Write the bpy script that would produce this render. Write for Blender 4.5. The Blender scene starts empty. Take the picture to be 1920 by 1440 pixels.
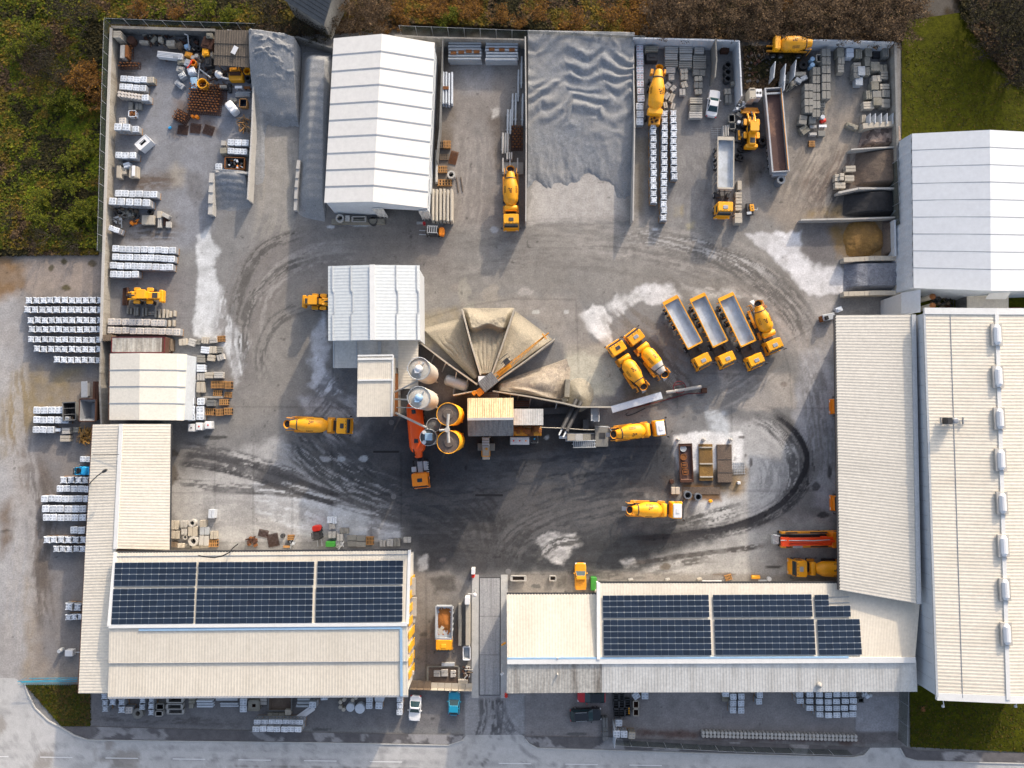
import bpy, math, random
import numpy as np
from mathutils import Vector, Matrix
random.seed(7); np.random.seed(7)
R = math.radians
scene = bpy.context.scene
C = scene.collection
# ------------------------------------------------------------------ camera, sky, sun
FPX, CAM_H, PITCH = 1331.0,110.0, R(3.4)
cam_d = bpy.data.cameras.new('camera'); cam = bpy.data.objects.new('camera', cam_d); C.objects.link(cam)
cam_d.sensor_width = 36; cam_d.lens = 36*FPX/1920; cam_d.clip_start = 1; cam_d.clip_end = 6000
cam.location = (0,0, CAM_H); cam.rotation_euler = (PITCH, 0,0)
scene.camera = cam
scene.render.resolution_x, scene.render.resolution_y = 1024,768
SUN_EL, SUN_AZ = R(19.5),R(26)          # azimuth east of the picture's up direction
w = bpy.data.worlds.new('World'); scene.world = w; w.use_nodes = True
nt = w.node_tree; nt.nodes.clear()
sky = nt.nodes.new('ShaderNodeTexSky'); sky.sky_type = 'NISHITA'; sky.sun_disc = False
sky.sun_elevation = SUN_EL; sky.sun_rotation = SUN_AZ; sky.air_density = 0.8; sky.dust_density = 4.0; sky.ozone_density = 1.0
bg = nt.nodes.new('ShaderNodeBackground'); bg.inputs[1].default_value = 0.15
wo = nt.nodes.new('ShaderNodeOutputWorld')
hs = nt.nodes.new('ShaderNodeHueSaturation'); hs.inputs['Saturation'].default_value = .72; nt.links.new(sky.outputs[0], hs.inputs['Color']); nt.links.new(hs.outputs[0], bg.inputs[0]); nt.links.new(bg.outputs[0], wo.inputs[0])
sd = bpy.data.lights.new('sun','SUN'); so = bpy.data.objects.new('sun', sd); C.objects.link(so)
sd.energy = 2.05; sd.angle = R(1.2); sd.color = (1.0,0.83,0.64)
sv = Vector((math.sin(SUN_AZ)*math.cos(SUN_EL),math.cos(SUN_AZ)*math.cos(SUN_EL),math.sin(SUN_EL)))
so.rotation_euler = sv.to_track_quat('Z','Y').to_euler(); so.location = (60,120,60)
vs = scene.view_settings
vs.view_transform = 'Standard'; vs.look = 'None'; vs.gamma = 1; vs.exposure = 1.04
# ------------------------------------------------------------------ where a point seen in the photograph lies in the yard
cp, sp = math.cos(PITCH),math.sin(PITCH)
def P(px, py, z=0.0):
    x, y = (px-960)/FPX, -(py-720)/FPX
    t = (z-CAM_H)/(y*sp-cp)
    return Vector((x*t, (y*cp+sp)*t, z))
def ang(a, b): return math.atan2(b[1]-a[1], b[0]-a[0])
# ------------------------------------------------------------------ materials
MATS = {}
def nodes_of(name):
    m = bpy.data.materials.new(name); m.use_nodes = True; n = m.node_tree
    n.nodes.clear(); MATS[name] = m
    b = n.nodes.new('ShaderNodeBsdfPrincipled'); o = n.nodes.new('ShaderNodeOutputMaterial')
    n.links.new(b.outputs[0], o.inputs[0])
    return m, n, b
def mk(n, t, **k):
    d = n.nodes.new('ShaderNode'+t)
    for a, v in k.items(): setattr(d, a, v)
    return d
def mixc(n, f, a, b, mode='MIX'):
    d = mk(n, 'Mix', data_type='RGBA', blend_type=mode)
    for s, v in ((0, f),(6, a),(7, b)):
        if hasattr(v, 'links'): n.links.new(v, d.inputs[s])
        elif s == 0: d.inputs[0].default_value = v
        else: d.inputs[s].default_value = (*v, 1)
    return d.outputs[2]
def ramp(n, v, a, b):
    d = mk(n, 'MapRange'); d.inputs[1].default_value = a; d.inputs[2].default_value = b
    n.links.new(v, d.inputs[0]); return d.outputs[0]
def coords(n, world=False, stretch=(1,1,1)):
    if world: src = mk(n, 'NewGeometry').outputs['Position']
    else:
        tc = mk(n, 'TexCoord').outputs['Object']; oi = mk(n, 'ObjectInfo').outputs['Random']
        mu = mk(n, 'Math', operation='MULTIPLY'); mu.inputs[1].default_value = 57.0; n.links.new(oi, mu.inputs[0])
        ad = mk(n, 'VectorMath', operation='ADD'); n.links.new(tc, ad.inputs[0]); n.links.new(mu.outputs[0], ad.inputs[1]); src = ad.outputs[0]
    mp = mk(n, 'Mapping'); mp.inputs['Scale'].default_value = stretch; n.links.new(src, mp.inputs[0])
    return mp.outputs[0]
def noise(n, vec, scale, detail=4, rough=.6):
    d = mk(n, 'TexNoise'); d.inputs['Scale'].default_value = scale; d.inputs['Detail'].default_value = detail
    d.inputs['Roughness'].default_value = rough; n.links.new(vec, d.inputs['Vector']); return d.outputs['Fac']
def mat(name, col, rough=.7, dirt=.35, dcol=None, scale=.9, fine=6, world=False, stretch=(1,1,1),metal=0, bump=.0, vary=.12, lo=.45, hi=.75, coat=0):
    """painted or cast surface: a base colour, blotches of dirt, fine grain, and a slight change from copy to copy"""
    m, n, b = nodes_of(name)
    dcol = dcol or tuple(c*.55 for c in col)
    v = coords(n, world, stretch)
    big = noise(n, v, scale, 5,.65); f = ramp(n, big, lo, hi)
    mu = mk(n, 'Math', operation='MULTIPLY'); mu.inputs[1].default_value = dirt; n.links.new(f, mu.inputs[0])
    c = mixc(n, mu.outputs[0], col, dcol)
    fn = noise(n, coords(n, world),fine, 3,.7)
    g = ramp(n, fn, .2,.8)
    mr = mk(n, 'MapRange'); mr.inputs[3].default_value = 1-dirt*.45; mr.inputs[4].default_value = 1+dirt*.3; n.links.new(g, mr.inputs[0])
    c = mixc(n, 1.0, c, mr.outputs[0], 'MULTIPLY')
    if vary:
        oi = mk(n, 'ObjectInfo').outputs['Random']
        r2 = mk(n, 'MapRange'); r2.inputs[3].default_value = 1-vary; r2.inputs[4].default_value = 1+vary*.6; n.links.new(oi, r2.inputs[0])
        c = mixc(n, 1.0, c, r2.outputs[0], 'MULTIPLY')
    n.links.new(c, b.inputs['Base Color'])
    b.inputs['Roughness'].default_value = rough; b.inputs['Metallic'].default_value = metal
    if coat: b.inputs['Coat Weight'].default_value = coat
    if bump:
        bp = mk(n, 'Bump'); bp.inputs['Strength'].default_value = bump; bp.inputs['Distance'].default_value = .05
        n.links.new(fn, bp.inputs['Height']); n.links.new(bp.outputs[0], b.inputs['Normal'])
    return m
def gravel(name, c1, c2, c3, scale=3.0, big=.12, bump=.6, cmul=1):
    m, n, b = nodes_of(name); v = coords(n, True)
    vo = mk(n, 'TexVoronoi'); vo.inputs['Scale'].default_value = scale; n.links.new(v, vo.inputs['Vector'])
    sep = mk(n, 'SeparateColor'); n.links.new(vo.outputs['Color'], sep.inputs[0])
    c = mixc(n, sep.outputs[0], c1, c2)
    f = ramp(n, noise(n, v, big, 5,.7),.4,.68)
    c = mixc(n, f, c, c3)
    fn = ramp(n, noise(n, v, scale*2.3,3,.8),.25,.75)
    mr = mk(n, 'MapRange'); mr.inputs[3].default_value = .62; mr.inputs[4].default_value = 1.28; n.links.new(fn, mr.inputs[0])
    c = mixc(n, 1.0, c, mr.outputs[0], 'MULTIPLY')
    n.links.new(c, b.inputs['Base Color']); b.inputs['Roughness'].default_value = .95
    bp = mk(n, 'Bump'); bp.inputs['Strength'].default_value = bump; bp.inputs['Distance'].default_value = .12
    n.links.new(fn, bp.inputs['Height']); n.links.new(bp.outputs[0], b.inputs['Normal'])
def colmat(name, rough=.95, fine=5.0, amt=.45, bump=.25, extra=1.0):
    """surface whose own colour is stored on its vertices, broken up by grain"""
    m, n, b = nodes_of(name); v = coords(n, True)
    at = mk(n, 'Attribute', attribute_name='col').outputs['Color']
    f1 = noise(n, v, fine, 5,.75); f2 = noise(n, v, fine*.18,6,.7)
    mr = mk(n, 'MapRange'); mr.inputs[1].default_value = .25; mr.inputs[2].default_value = .75
    mr.inputs[3].default_value = 1-amt; mr.inputs[4].default_value = 1+amt*.8; n.links.new(f1, mr.inputs[0])
    mr2 = mk(n, 'MapRange'); mr2.inputs[1].default_value = .3; mr2.inputs[2].default_value = .7
    mr2.inputs[3].default_value = 1-amt*.5; mr2.inputs[4].default_value = 1+amt*.45; n.links.new(f2, mr2.inputs[0])
    c = mixc(n, 1.0, mixc(n, 1.0, at, mr.outputs[0], 'MULTIPLY'),mr2.outputs[0], 'MULTIPLY')
    n.links.new(c, b.inputs['Base Color']); b.inputs['Roughness'].default_value = rough; b.inputs['Specular IOR Level'].default_value = .08
    if bump:
        bp = mk(n, 'Bump'); bp.inputs['Strength'].default_value = bump; bp.inputs['Distance'].default_value = .06
        n.links.new(f1, bp.inputs['Height']); n.links.new(bp.outputs[0], b.inputs['Normal'])
def mesh_mat(name, col, opac):
    m, n, b = nodes_of(name); n.nodes.remove(b)
    out = [x for x in n.nodes if x.type == 'OUTPUT_MATERIAL'][0]
    d = mk(n, 'BsdfDiffuse'); d.inputs[0].default_value = (*col, 1); t = mk(n, 'BsdfTransparent'); mx = mk(n, 'MixShader')
    mx.inputs[0].default_value = opac
    n.links.new(t.outputs[0], mx.inputs[1]); n.links.new(d.outputs[0], mx.inputs[2]); n.links.new(mx.outputs[0], out.inputs[0])
YEL = (.90,.385,.002)
mat('yellow_paint', YEL, .5,.34,(.60,.36,.10),.8,5, vary=.18)
mat('orange_paint', (.85,.24,.006),.38,.2,(.45,.15,.02),1.2,5)
mat('amber_paint', (.78,.33,.02),.5,.5,(.35,.16,.04),1.5,5)
mat('red_paint', (.72,.03,.012),.4,.2)
mat('tanker_red', (.90,.10,.003),.42,.12, scale=.6)
mat('blue_paint', (.01,.26,.42),.35,.1, coat=.4)
mat('sky_blue', (.02,.38,.75),.6,.2)
mat('pale_blue', (.30,.48,.68),.6,.3)
mat('white_paint', (.74,.75,.77),.35,.12,(.5,.5,.5),coat=.3)
mat('film_side', (.30,.32,.35),.5,.5,(.2,.21,.23),2.2,7)  # shaded side tone put into the colour, with grey block showing through
mat('pump_red', (.88,.07,.008),.4,.15)
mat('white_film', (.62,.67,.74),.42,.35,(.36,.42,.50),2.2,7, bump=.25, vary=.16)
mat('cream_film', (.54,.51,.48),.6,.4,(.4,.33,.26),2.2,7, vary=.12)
mat('film_mark', (.17,.20,.25),.7,.5,(.36,.40,.45),6,20)
mat('pink_mark', (.42,.14,.14),.7,.5,(.5,.45,.45),6,20)
mat('black_paint', (.012,.016,.022),.25,.1, coat=.4)
mat('red_car', (.5,.012,.02),.3,.1, coat=.4)
mat('green_plastic', (.035,.25,.03),.5,.2)
mat('glass', (.015,.03,.04),.08,.1, vary=0)
mat('car_glass', (.02,.05,.06),.06,.1, vary=0)
mat('dark_steel', (.035,.036,.04),.6,.5,(.08,.075,.07),2,8)
mat('rubber', (.018,.018,.02),.85,.3)
mat('steel', (.36,.38,.41),.45,.4,(.2,.21,.22),1.2,6, metal=.3)
mat('tip_steel', (.50,.545,.60),.55,.6,(.30,.31,.32),.5,4, metal=.15, lo=.42, hi=.62)
mat('galv', (.45,.48,.51),.45,.45,(.3,.32,.34),.8,5, metal=.2)
mat('concrete', (.235,.23,.212),.9,.55,(.20,.19,.17),.7,6, bump=.3)
mat('pale_concrete', (.43,.42,.40),.9,.5,(.33,.31,.28),.8,6, bump=.3)
mat('old_concrete', (.27,.255,.215),.95,.7,(.13,.12,.08),.8,6, bump=.4)
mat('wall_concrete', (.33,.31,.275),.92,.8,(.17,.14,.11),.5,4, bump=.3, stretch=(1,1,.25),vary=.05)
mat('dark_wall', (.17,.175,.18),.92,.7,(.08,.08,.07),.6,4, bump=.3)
mat('stone_cream', (.43,.395,.335),.9,.45,(.34,.29,.22),1.5,6)
mat('wood', (.42,.22,.075),.85,.5,(.24,.12,.05),2,9)
mat('old_wood', (.16,.12,.085),.9,.6,(.07,.05,.04),2,9)
mat('rust', (.075,.032,.02),.95,.8,(.05,.022,.014),1.6,8, bump=.5)
mat('rust_bright', (.22,.082,.022),.95,.7,(.10,.04,.02),1.2,7, bump=.4)
mat('trailer_floor', (.085,.045,.04),.85,.7,(.22,.12,.08),.35,5, vary=0, lo=.5, hi=.62)
mat('black_pipe', (.03,.034,.04),.6,.2)
mat('grey_pipe', (.13,.15,.18),.6,.3)
mat('roof_stone', (.56,.535,.48),.6,.4,(.42,.40,.36),.10,2.2, world=True, stretch=(1,3,1),vary=0)
mat('tent_fabric', (.68,.67,.645),.55,.22,(.60,.62,.64),.12,1.4, world=True, stretch=(1,.5,1),vary=0)
mat('tent_blue', (.61,.64,.68),.55,.2,(.52,.55,.6),.12,1.4, world=True, vary=0)
mat('bridge_deck', (.36,.365,.375),.8,.8,(.15,.15,.16),.5,5, world=True, stretch=(3,.12,1),vary=0)
mat('tent_cream', (.70,.665,.585),.55,.3,(.55,.53,.48),.3,3, world=True, vary=0)
mat('tent_wall', (.55,.60,.66),.6,.4,(.4,.42,.45),.3,3, world=True, vary=0)
mat('hose_red', (.14,.012,.018),.7,.3)
mat('seam', (.27,.30,.34),.7,.3)
mat('roof_cream', (.66,.615,.53),.6,.34,(.40,.35,.27),.10,2.2, world=True, stretch=(1,3,1),vary=0)
mat('roof_cream_h', (.65,.60,.51),.6,.34,(.40,.35,.27),.10,2.2, world=True, stretch=(3,1,1),vary=0)
mat('roof_white', (.56,.60,.62),.5,.3,(.48,.50,.52),.15,2, world=True, vary=0)
mat('roof_grey', (.57,.57,.55),.6,.5,(.22,.20,.17),.14,2.4, world=True, stretch=(4,.6,1),vary=0)
mat('roof_old', (.42,.41,.38),.7,.95,(.13,.11,.09),.18,2.4, world=True, stretch=(5,.5,1),vary=0)
mat('roof_plant_sunlit', (.46,.36,.21),.4,.8,(.20,.12,.05),.6,4, world=True, stretch=(3,.6,1),vary=0, metal=.25)  # sunlit gold of the plant's north slope, put into the base colour
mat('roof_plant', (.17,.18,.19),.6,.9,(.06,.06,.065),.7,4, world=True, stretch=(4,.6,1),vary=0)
mat('roof_wood', (.14,.115,.09),.9,.8,(.05,.042,.035),1.0,6, world=True, stretch=(4,.5,1),vary=0, bump=.4)
mat('roof_tile', (.12,.12,.12),.8,.5,(.07,.07,.07),1.0,8, world=True, vary=0)
mat('ridge_white', (.66,.67,.67),.45,.2, vary=0)
mat('panel_wall', (.50,.535,.58),.6,.25,(.38,.4,.43),.3,3, world=True, vary=0)
mat('wall_yellow', (.80,.42,.02),.6,.2, vary=0)
mat('wall_white', (.72,.69,.62),.7,.3, vary=0)
mat('solar_cell', (.014,.024,.044),.22,.2,(.02,.035,.07),.4,3, vary=.2)
mat('solar_frame', (.20,.25,.32),.4,.2, vary=0)
mat('silo_shell', (.52,.49,.44),.6,.5,(.34,.31,.27),.8,5)
mat('silo_top', (.40,.39,.36),.7,.8,(.50,.24,.12),.45,4, lo=.5, hi=.7)
mat('silo_crust', (.13,.105,.09),.95,.8,(.07,.05,.045),1.1,6, bump=.5)
mat('grating', (.16,.16,.165),.7,.5,(.08,.08,.08),3,12)
mat('load_rust', (.36,.13,.025),.95,.6,(.15,.06,.02),1.2,6, bump=.6)
mat('kerb_stone', (.46,.46,.45),.9,.4, vary=.05)
mat('road_paint', (.66,.67,.68),.7,.3, vary=0)
mat('bark', (.13,.095,.07),.95,.4, vary=.35)
mat('bark_dark', (.035,.028,.024),.95,.4, vary=.3)
mat('gold_hay', (.42,.22,.05),.95,.6,(.2,.1,.03),2,9)
mat('tarp_shade_black', (.016,.017,.02),.6,.3)
mat('lettering', (.10,.04,.01),.6,.1, vary=0)
gravel('gravel_blue', (.26,.275,.298),(.19,.205,.225),(.27,.27,.27),3.0,.14,.35)
gravel('gravel_grey', (.28,.295,.315),(.21,.225,.245),(.29,.29,.29),3.0,.1,.4)
gravel('gravel_pebble', (.44,.385,.31),(.24,.205,.185),(.38,.325,.25),2.6,.25,.8)
gravel('sand_tan', (.33,.293,.225),(.29,.258,.20),(.27,.245,.195),2.5,.22,.3)
gravel('sand_pale', (.30,.275,.215),(.26,.24,.19),(.34,.31,.25),2.5,.2,.3)
gravel('sand_ochre', (.26,.15,.04),(.20,.11,.03),(.15,.09,.035),2.8,.3,.4)
gravel('earth_brown', (.13,.095,.075),(.10,.075,.06),(.17,.13,.10),2.8,.3,.4)
gravel('stone_mix', (.42,.33,.28),(.07,.05,.045),(.19,.14,.125),1.7,.3,.9)
gravel('coal_black', (.018,.020,.026),(.010,.011,.014),(.035,.035,.038),2.8,.3,.4)
gravel('chip_blue', (.24,.26,.31),(.13,.145,.19),(.20,.215,.25),2.5,.3,.8)
colmat('ground', .95,4.0,.33,.25)
colmat('road_surface', .9,6.0,.2,.15)
colmat('lawn_grass', .95,3.0,.6,.8)
colmat('leafage', .9,2.0,.3,0)
mesh_mat('fence_mesh', (.055,.07,.06),.5)
# ------------------------------------------------------------------ mesh building
def rrect(sx, sy, r=.1, k=3):
    hx, hy = sx/2, sy/2; r = min(r, hx*.98, hy*.98); o = []
    for cx, cy, a0 in ((hx-r, hy-r, 0),(-hx+r, hy-r, 90),(-hx+r, -hy+r, 180),(hx-r, -hy+r, 270)):
        for i in range(k):
            a = R(a0+90*i/(k-1)) if k > 1 else R(a0+45)
            o.append((cx+r*math.cos(a),cy+r*math.sin(a)))
    return o
class MB:
    def __init__(s): s.v = []; s.f = []; s.m = []; s.s = []
    def add(s, vs_, fs, mi=0, sm=False):
        o = len(s.v); s.v += [tuple(v) for v in vs_]
        for f in fs: s.f.append([i+o for i in f]); s.m.append(mi); s.s.append(sm)
    def box(s, cx, cy, cz, sx, sy, sz, rz=0, mi=0, rot=None):
        M_ = Matrix.Rotation(rz, 3, 'Z') if rot is None else rot
        vs_ = [M_ @ Vector((x*sx/2, y*sy/2, z*sz/2))+Vector((cx, cy, cz)) for z in (-1,1) for x, y in ((-1,-1),(1,-1),(1,1),(-1,1))]
        s.add(vs_, [(3,2,1,0),(4,5,6,7),(0,1,5,4),(1,2,6,5),(2,3,7,6),(3,0,4,7)], mi)
    def loft(s, rings, mi=0, cap=True, sm=False):
        n = len(rings[0]); vs_ = [p for r_ in rings for p in r_]; fs = []
        for k in range(len(rings)-1):
            for i in range(n): j = (i+1) % n; fs.append((k*n+i, k*n+j, (k+1)*n+j, (k+1)*n+i))
        s.add(vs_, fs, mi, sm)
        if cap:
            s.add(rings[0],[tuple(range(n-1,-1,-1))], mi); s.add(rings[-1],[tuple(range(n))], mi)
    def cbox(s, cx, cy, z0, z1, sx, sy, r=.1, b=.05, rz=0, mi=0, k=3, top=1.0, dx=0):
        c, n = math.cos(rz),math.sin(rz)
        def ring(q, z, f=1, d=0): return [((cx+(x*f+d)*c-y*f*n),(cy+(x*f+d)*n+y*f*c),z) for x, y in q]
        p = rrect(sx, sy, r, k); q = rrect(sx-2*b, sy-2*b, max(r-b, .01),k)
        s.loft([ring(p, z0),ring(p, z1-b, top, dx),ring(q, z1, top, dx)], mi)
    def prism(s, poly, z0, z1, mi=0):
        s.loft([[(x, y, z0) for x, y in poly],[(x, y, z1) for x, y in poly]], mi)
    def tube(s, a, b, r0, r1=None, n=8, mi=0, sm=True, cap=True):
        r1 = r0 if r1 is None else r1; a, b = Vector(a),Vector(b); d = (b-a)
        if d.length < 1e-6: return
        q = d.to_track_quat('Z','Y').to_matrix()
        ring = lambda o, r_: [o+q @ Vector((r_*math.cos(2*math.pi*i/n),r_*math.sin(2*math.pi*i/n),0)) for i in range(n)]
        s.loft([ring(a, r0),ring(b, r1)], mi, cap, sm)
    def path(s, pts, r, n=6, mi=0):
        for a, b in zip(pts[:-1], pts[1:]): s.tube(a, b, r, r, n, mi)
    def lathe(s, a, axis, prof, n=20, mi=0, sm=True, cap=True):
        a = Vector(a); ax = Vector(axis).normalized(); q = ax.to_track_quat('Z','Y').to_matrix()
        rings = [[a+ax*t+q @ Vector((r_*math.cos(2*math.pi*i/n),r_*math.sin(2*math.pi*i/n),0)) for i in range(n)] for t, r_ in prof]
        s.loft(rings, mi, cap, sm)
    def slab(s, a, b, c, d, t, mi=0):
        a, b, c, d = map(Vector, (a, b, c, d)); dn = Vector((0,0,-t)); q = [a, b, c, d]
        s.add(q+[p+dn for p in q],[(0,1,2,3),(7,6,5,4),(0,4,5,1),(1,5,6,2),(2,6,7,3),(3,7,4,0)], mi)
    def corr(s, a, b, c, d, pitch=.42, amp=.06, mi=0, t=.16, nv=1):
        """profiled sheet: a-b runs across the ribs, a-d along them; closed below by a slab"""
        a, b, c, d = map(Vector, (a, b, c, d)); nrm = (b-a).cross(d-a).normalized()
        if nrm.z < 0: nrm = -nrm
        n = max(2, int(round((b-a).length/pitch))); us = []
        for i in range(n):
            for fr, h in ((0,0),(.42,0),(.54,1),(.88,1)): us.append(((i+fr)/n, h))
        us.append((1,0)); vs_ = []
        for j in range(nv+1):
            for u, h in us:
                p0, p1 = a.lerp(b, u),d.lerp(c, u); vs_.append(p0.lerp(p1, j/nv)+nrm*(amp*.2*h))
        k = len(us); fs = [(j*k+i, j*k+i+1,(j+1)*k+i+1,(j+1)*k+i) for j in range(nv) for i in range(k-1)]
        if (b-a).cross(d-a).z < 0: fs = [f[::-1] for f in fs]
        s.add(vs_, fs, mi); dn = nrm*-.01
        s.slab(a+dn, b+dn, c+dn, d+dn, t, mi)
    def mesh(s, name, mats):
        me = bpy.data.meshes.new(name); me.from_pydata(s.v, [], s.f)
        for m in mats: me.materials.append(MATS[m])
        me.polygons.foreach_set('material_index', s.m); me.polygons.foreach_set('use_smooth', s.s); me.update(); return me
    def build(s, name, mats, parent=None, loc=(0,0,0),rz=0, **k):
        if isinstance(mats, str): mats = [mats]
        o = bpy.data.objects.new(name, s.mesh(name, mats)); C.objects.link(o)
        o.location = loc; o.rotation_euler = (0,0, rz)
        if parent: o.parent = parent
        tag(o, **k); return o
def tag(o, label=None, cat=None, group=None, kind=None):
    if label: o['label'] = label
    if cat: o['category'] = cat
    if group: o['group'] = group
    if kind: o['kind'] = kind
    return o
def thing(name, label, cat, loc=(0,0,0),rz=0, group=None):
    o = bpy.data.objects.new(name, None); o.empty_display_size = .5; C.objects.link(o)
    o.location = loc; o.rotation_euler = (0,0, rz); return tag(o, label, cat, group)
def dup(root, loc, rz, label, group=None):
    def cp_(o, par):
        c = o.copy(); C.objects.link(c)
        if par: c.parent = par
        for ch in o.children: cp_(ch, c)
        return c
    r = cp_(root, None); r.location = loc; r.rotation_euler = (0,0, rz); r['label'] = label
    if group: r['group'] = group
    return r
ORD = 'first second third fourth fifth sixth seventh eighth ninth tenth eleventh twelfth thirteenth fourteenth fifteenth sixteenth seventeenth eighteenth'.split()
def ordn(i):
    if i < 18: return ORD[i]
    n = i+1; return '%d%s' % (n, 'th' if 10 <= n % 100 <= 20 else {1:'st',2:'nd',3:'rd'}.get(n % 10, 'th'))
# ------------------------------------------------------------------ numpy noise and painted-ground colours
def vnoise(x, y, scale, seed=0):
    rs = np.random.RandomState(seed); L = rs.rand(256,256)
    x = x/scale+seed*3.7; y = y/scale+seed*1.3
    xi, yi = np.floor(x).astype(int),np.floor(y).astype(int); fx, fy = x-xi, y-yi
    fx = fx*fx*(3-2*fx); fy = fy*fy*(3-2*fy)
    a, b = L[xi % 256, yi % 256], L[(xi+1) % 256, yi % 256]; c, d = L[xi % 256,(yi+1) % 256], L[(xi+1) % 256,(yi+1) % 256]
    return (a*(1-fx)+b*fx)*(1-fy)+(c*(1-fx)+d*fx)*fy
def fbm(x, y, scale, seed=0, o=4):
    t, a, n = 0,1,0
    for k in range(o): t = t+a*vnoise(x, y, scale/2**k, seed+k*11); n += a; a *= .55
    return t/n
def sstep(e0, e1, x):
    t = np.clip((x-e0)/(e1-e0),0,1); return t*t*(3-2*t)
def seg_dist(x, y, pts, closed=False):
    """distance, signed lateral offset, arc length to the nearest point of a polyline, and inside flag"""
    D = np.full(x.shape, 1e9); S = np.zeros(x.shape); T = np.zeros(x.shape); ins = np.zeros(x.shape, bool); acc = 0
    q = list(pts)+([pts[0]] if closed else [])
    for (ax, ay),(bx, by) in zip(q[:-1], q[1:]):
        dx, dy = bx-ax, by-ay; l2 = dx*dx+dy*dy+1e-12
        t = np.clip(((x-ax)*dx+(y-ay)*dy)/l2,0,1)
        d = np.hypot(x-ax-t*dx, y-ay-t*dy); k = d < D
        D = np.where(k, d, D); S = np.where(k, np.sign(dx*(y-ay)-dy*(x-ax))*d, S); T = np.where(k, acc+t*math.sqrt(l2),T); acc += math.sqrt(l2)
        if closed:
            cr = ((ay > y) != (by > y)); ins ^= cr & (x < (bx-ax)*(y-ay)/(by-ay+1e-12)+ax)
    return D, S, T, ins, acc
def wpts(px): return [tuple(P(a, b)[:2]) for a, b in px]
def smooth_path(pts, n=6):
    o = []
    for i in range(len(pts)-1):
        p0, p1, p2, p3 = pts[max(i-1,0)], pts[i], pts[i+1], pts[min(i+2, len(pts)-1)]
        for k in range(n):
            t = k/n
            o.append(tuple(.5*(2*p1[j]+(p2[j]-p0[j])*t+(2*p0[j]-5*p1[j]+4*p2[j]-p3[j])*t*t+(3*p1[j]-p0[j]-3*p2[j]+p3[j])*t**3) for j in (0,1)))
    return o+[tuple(pts[-1])]
def colour_attr(me, cols):
    a = me.color_attributes.new('col','FLOAT_COLOR','POINT')
    buf = np.ones((len(me.vertices),4),np.float32); buf[:, :3] = np.clip(cols, 0,1); a.data.foreach_set('color', buf.ravel())
def grid_obj(name, X, Y, Z, cols, m, parent=None, **k):
    nx, ny = X.shape; me = bpy.data.meshes.new(name)
    V = np.stack([X, Y, Z],-1).reshape(-1,3).astype(np.float32)
    i, j = np.meshgrid(np.arange(nx-1),np.arange(ny-1),indexing='ij'); b = (i*ny+j).ravel()
    F = np.stack([b, b+ny, b+ny+1, b+1],-1).astype(np.int32)
    quads_mesh(me, V, F); me.materials.append(MATS[m])
    if cols is not None: colour_attr(me, cols.reshape(-1,3))
    me.polygons.foreach_set('use_smooth', np.ones(len(F),bool))
    o = bpy.data.objects.new(name, me); C.objects.link(o)
    if parent: o.parent = parent
    tag(o, **k); return o
def quads_mesh(me, V, F):
    me.vertices.add(len(V)); me.vertices.foreach_set('co', V.ravel())
    me.loops.add(F.size); me.loops.foreach_set('vertex_index', F.ravel())
    me.polygons.add(len(F)); me.polygons.foreach_set('loop_start', np.arange(0, F.size, F.shape[1]).astype(np.int32))
    me.update(calc_edges=True)
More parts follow.
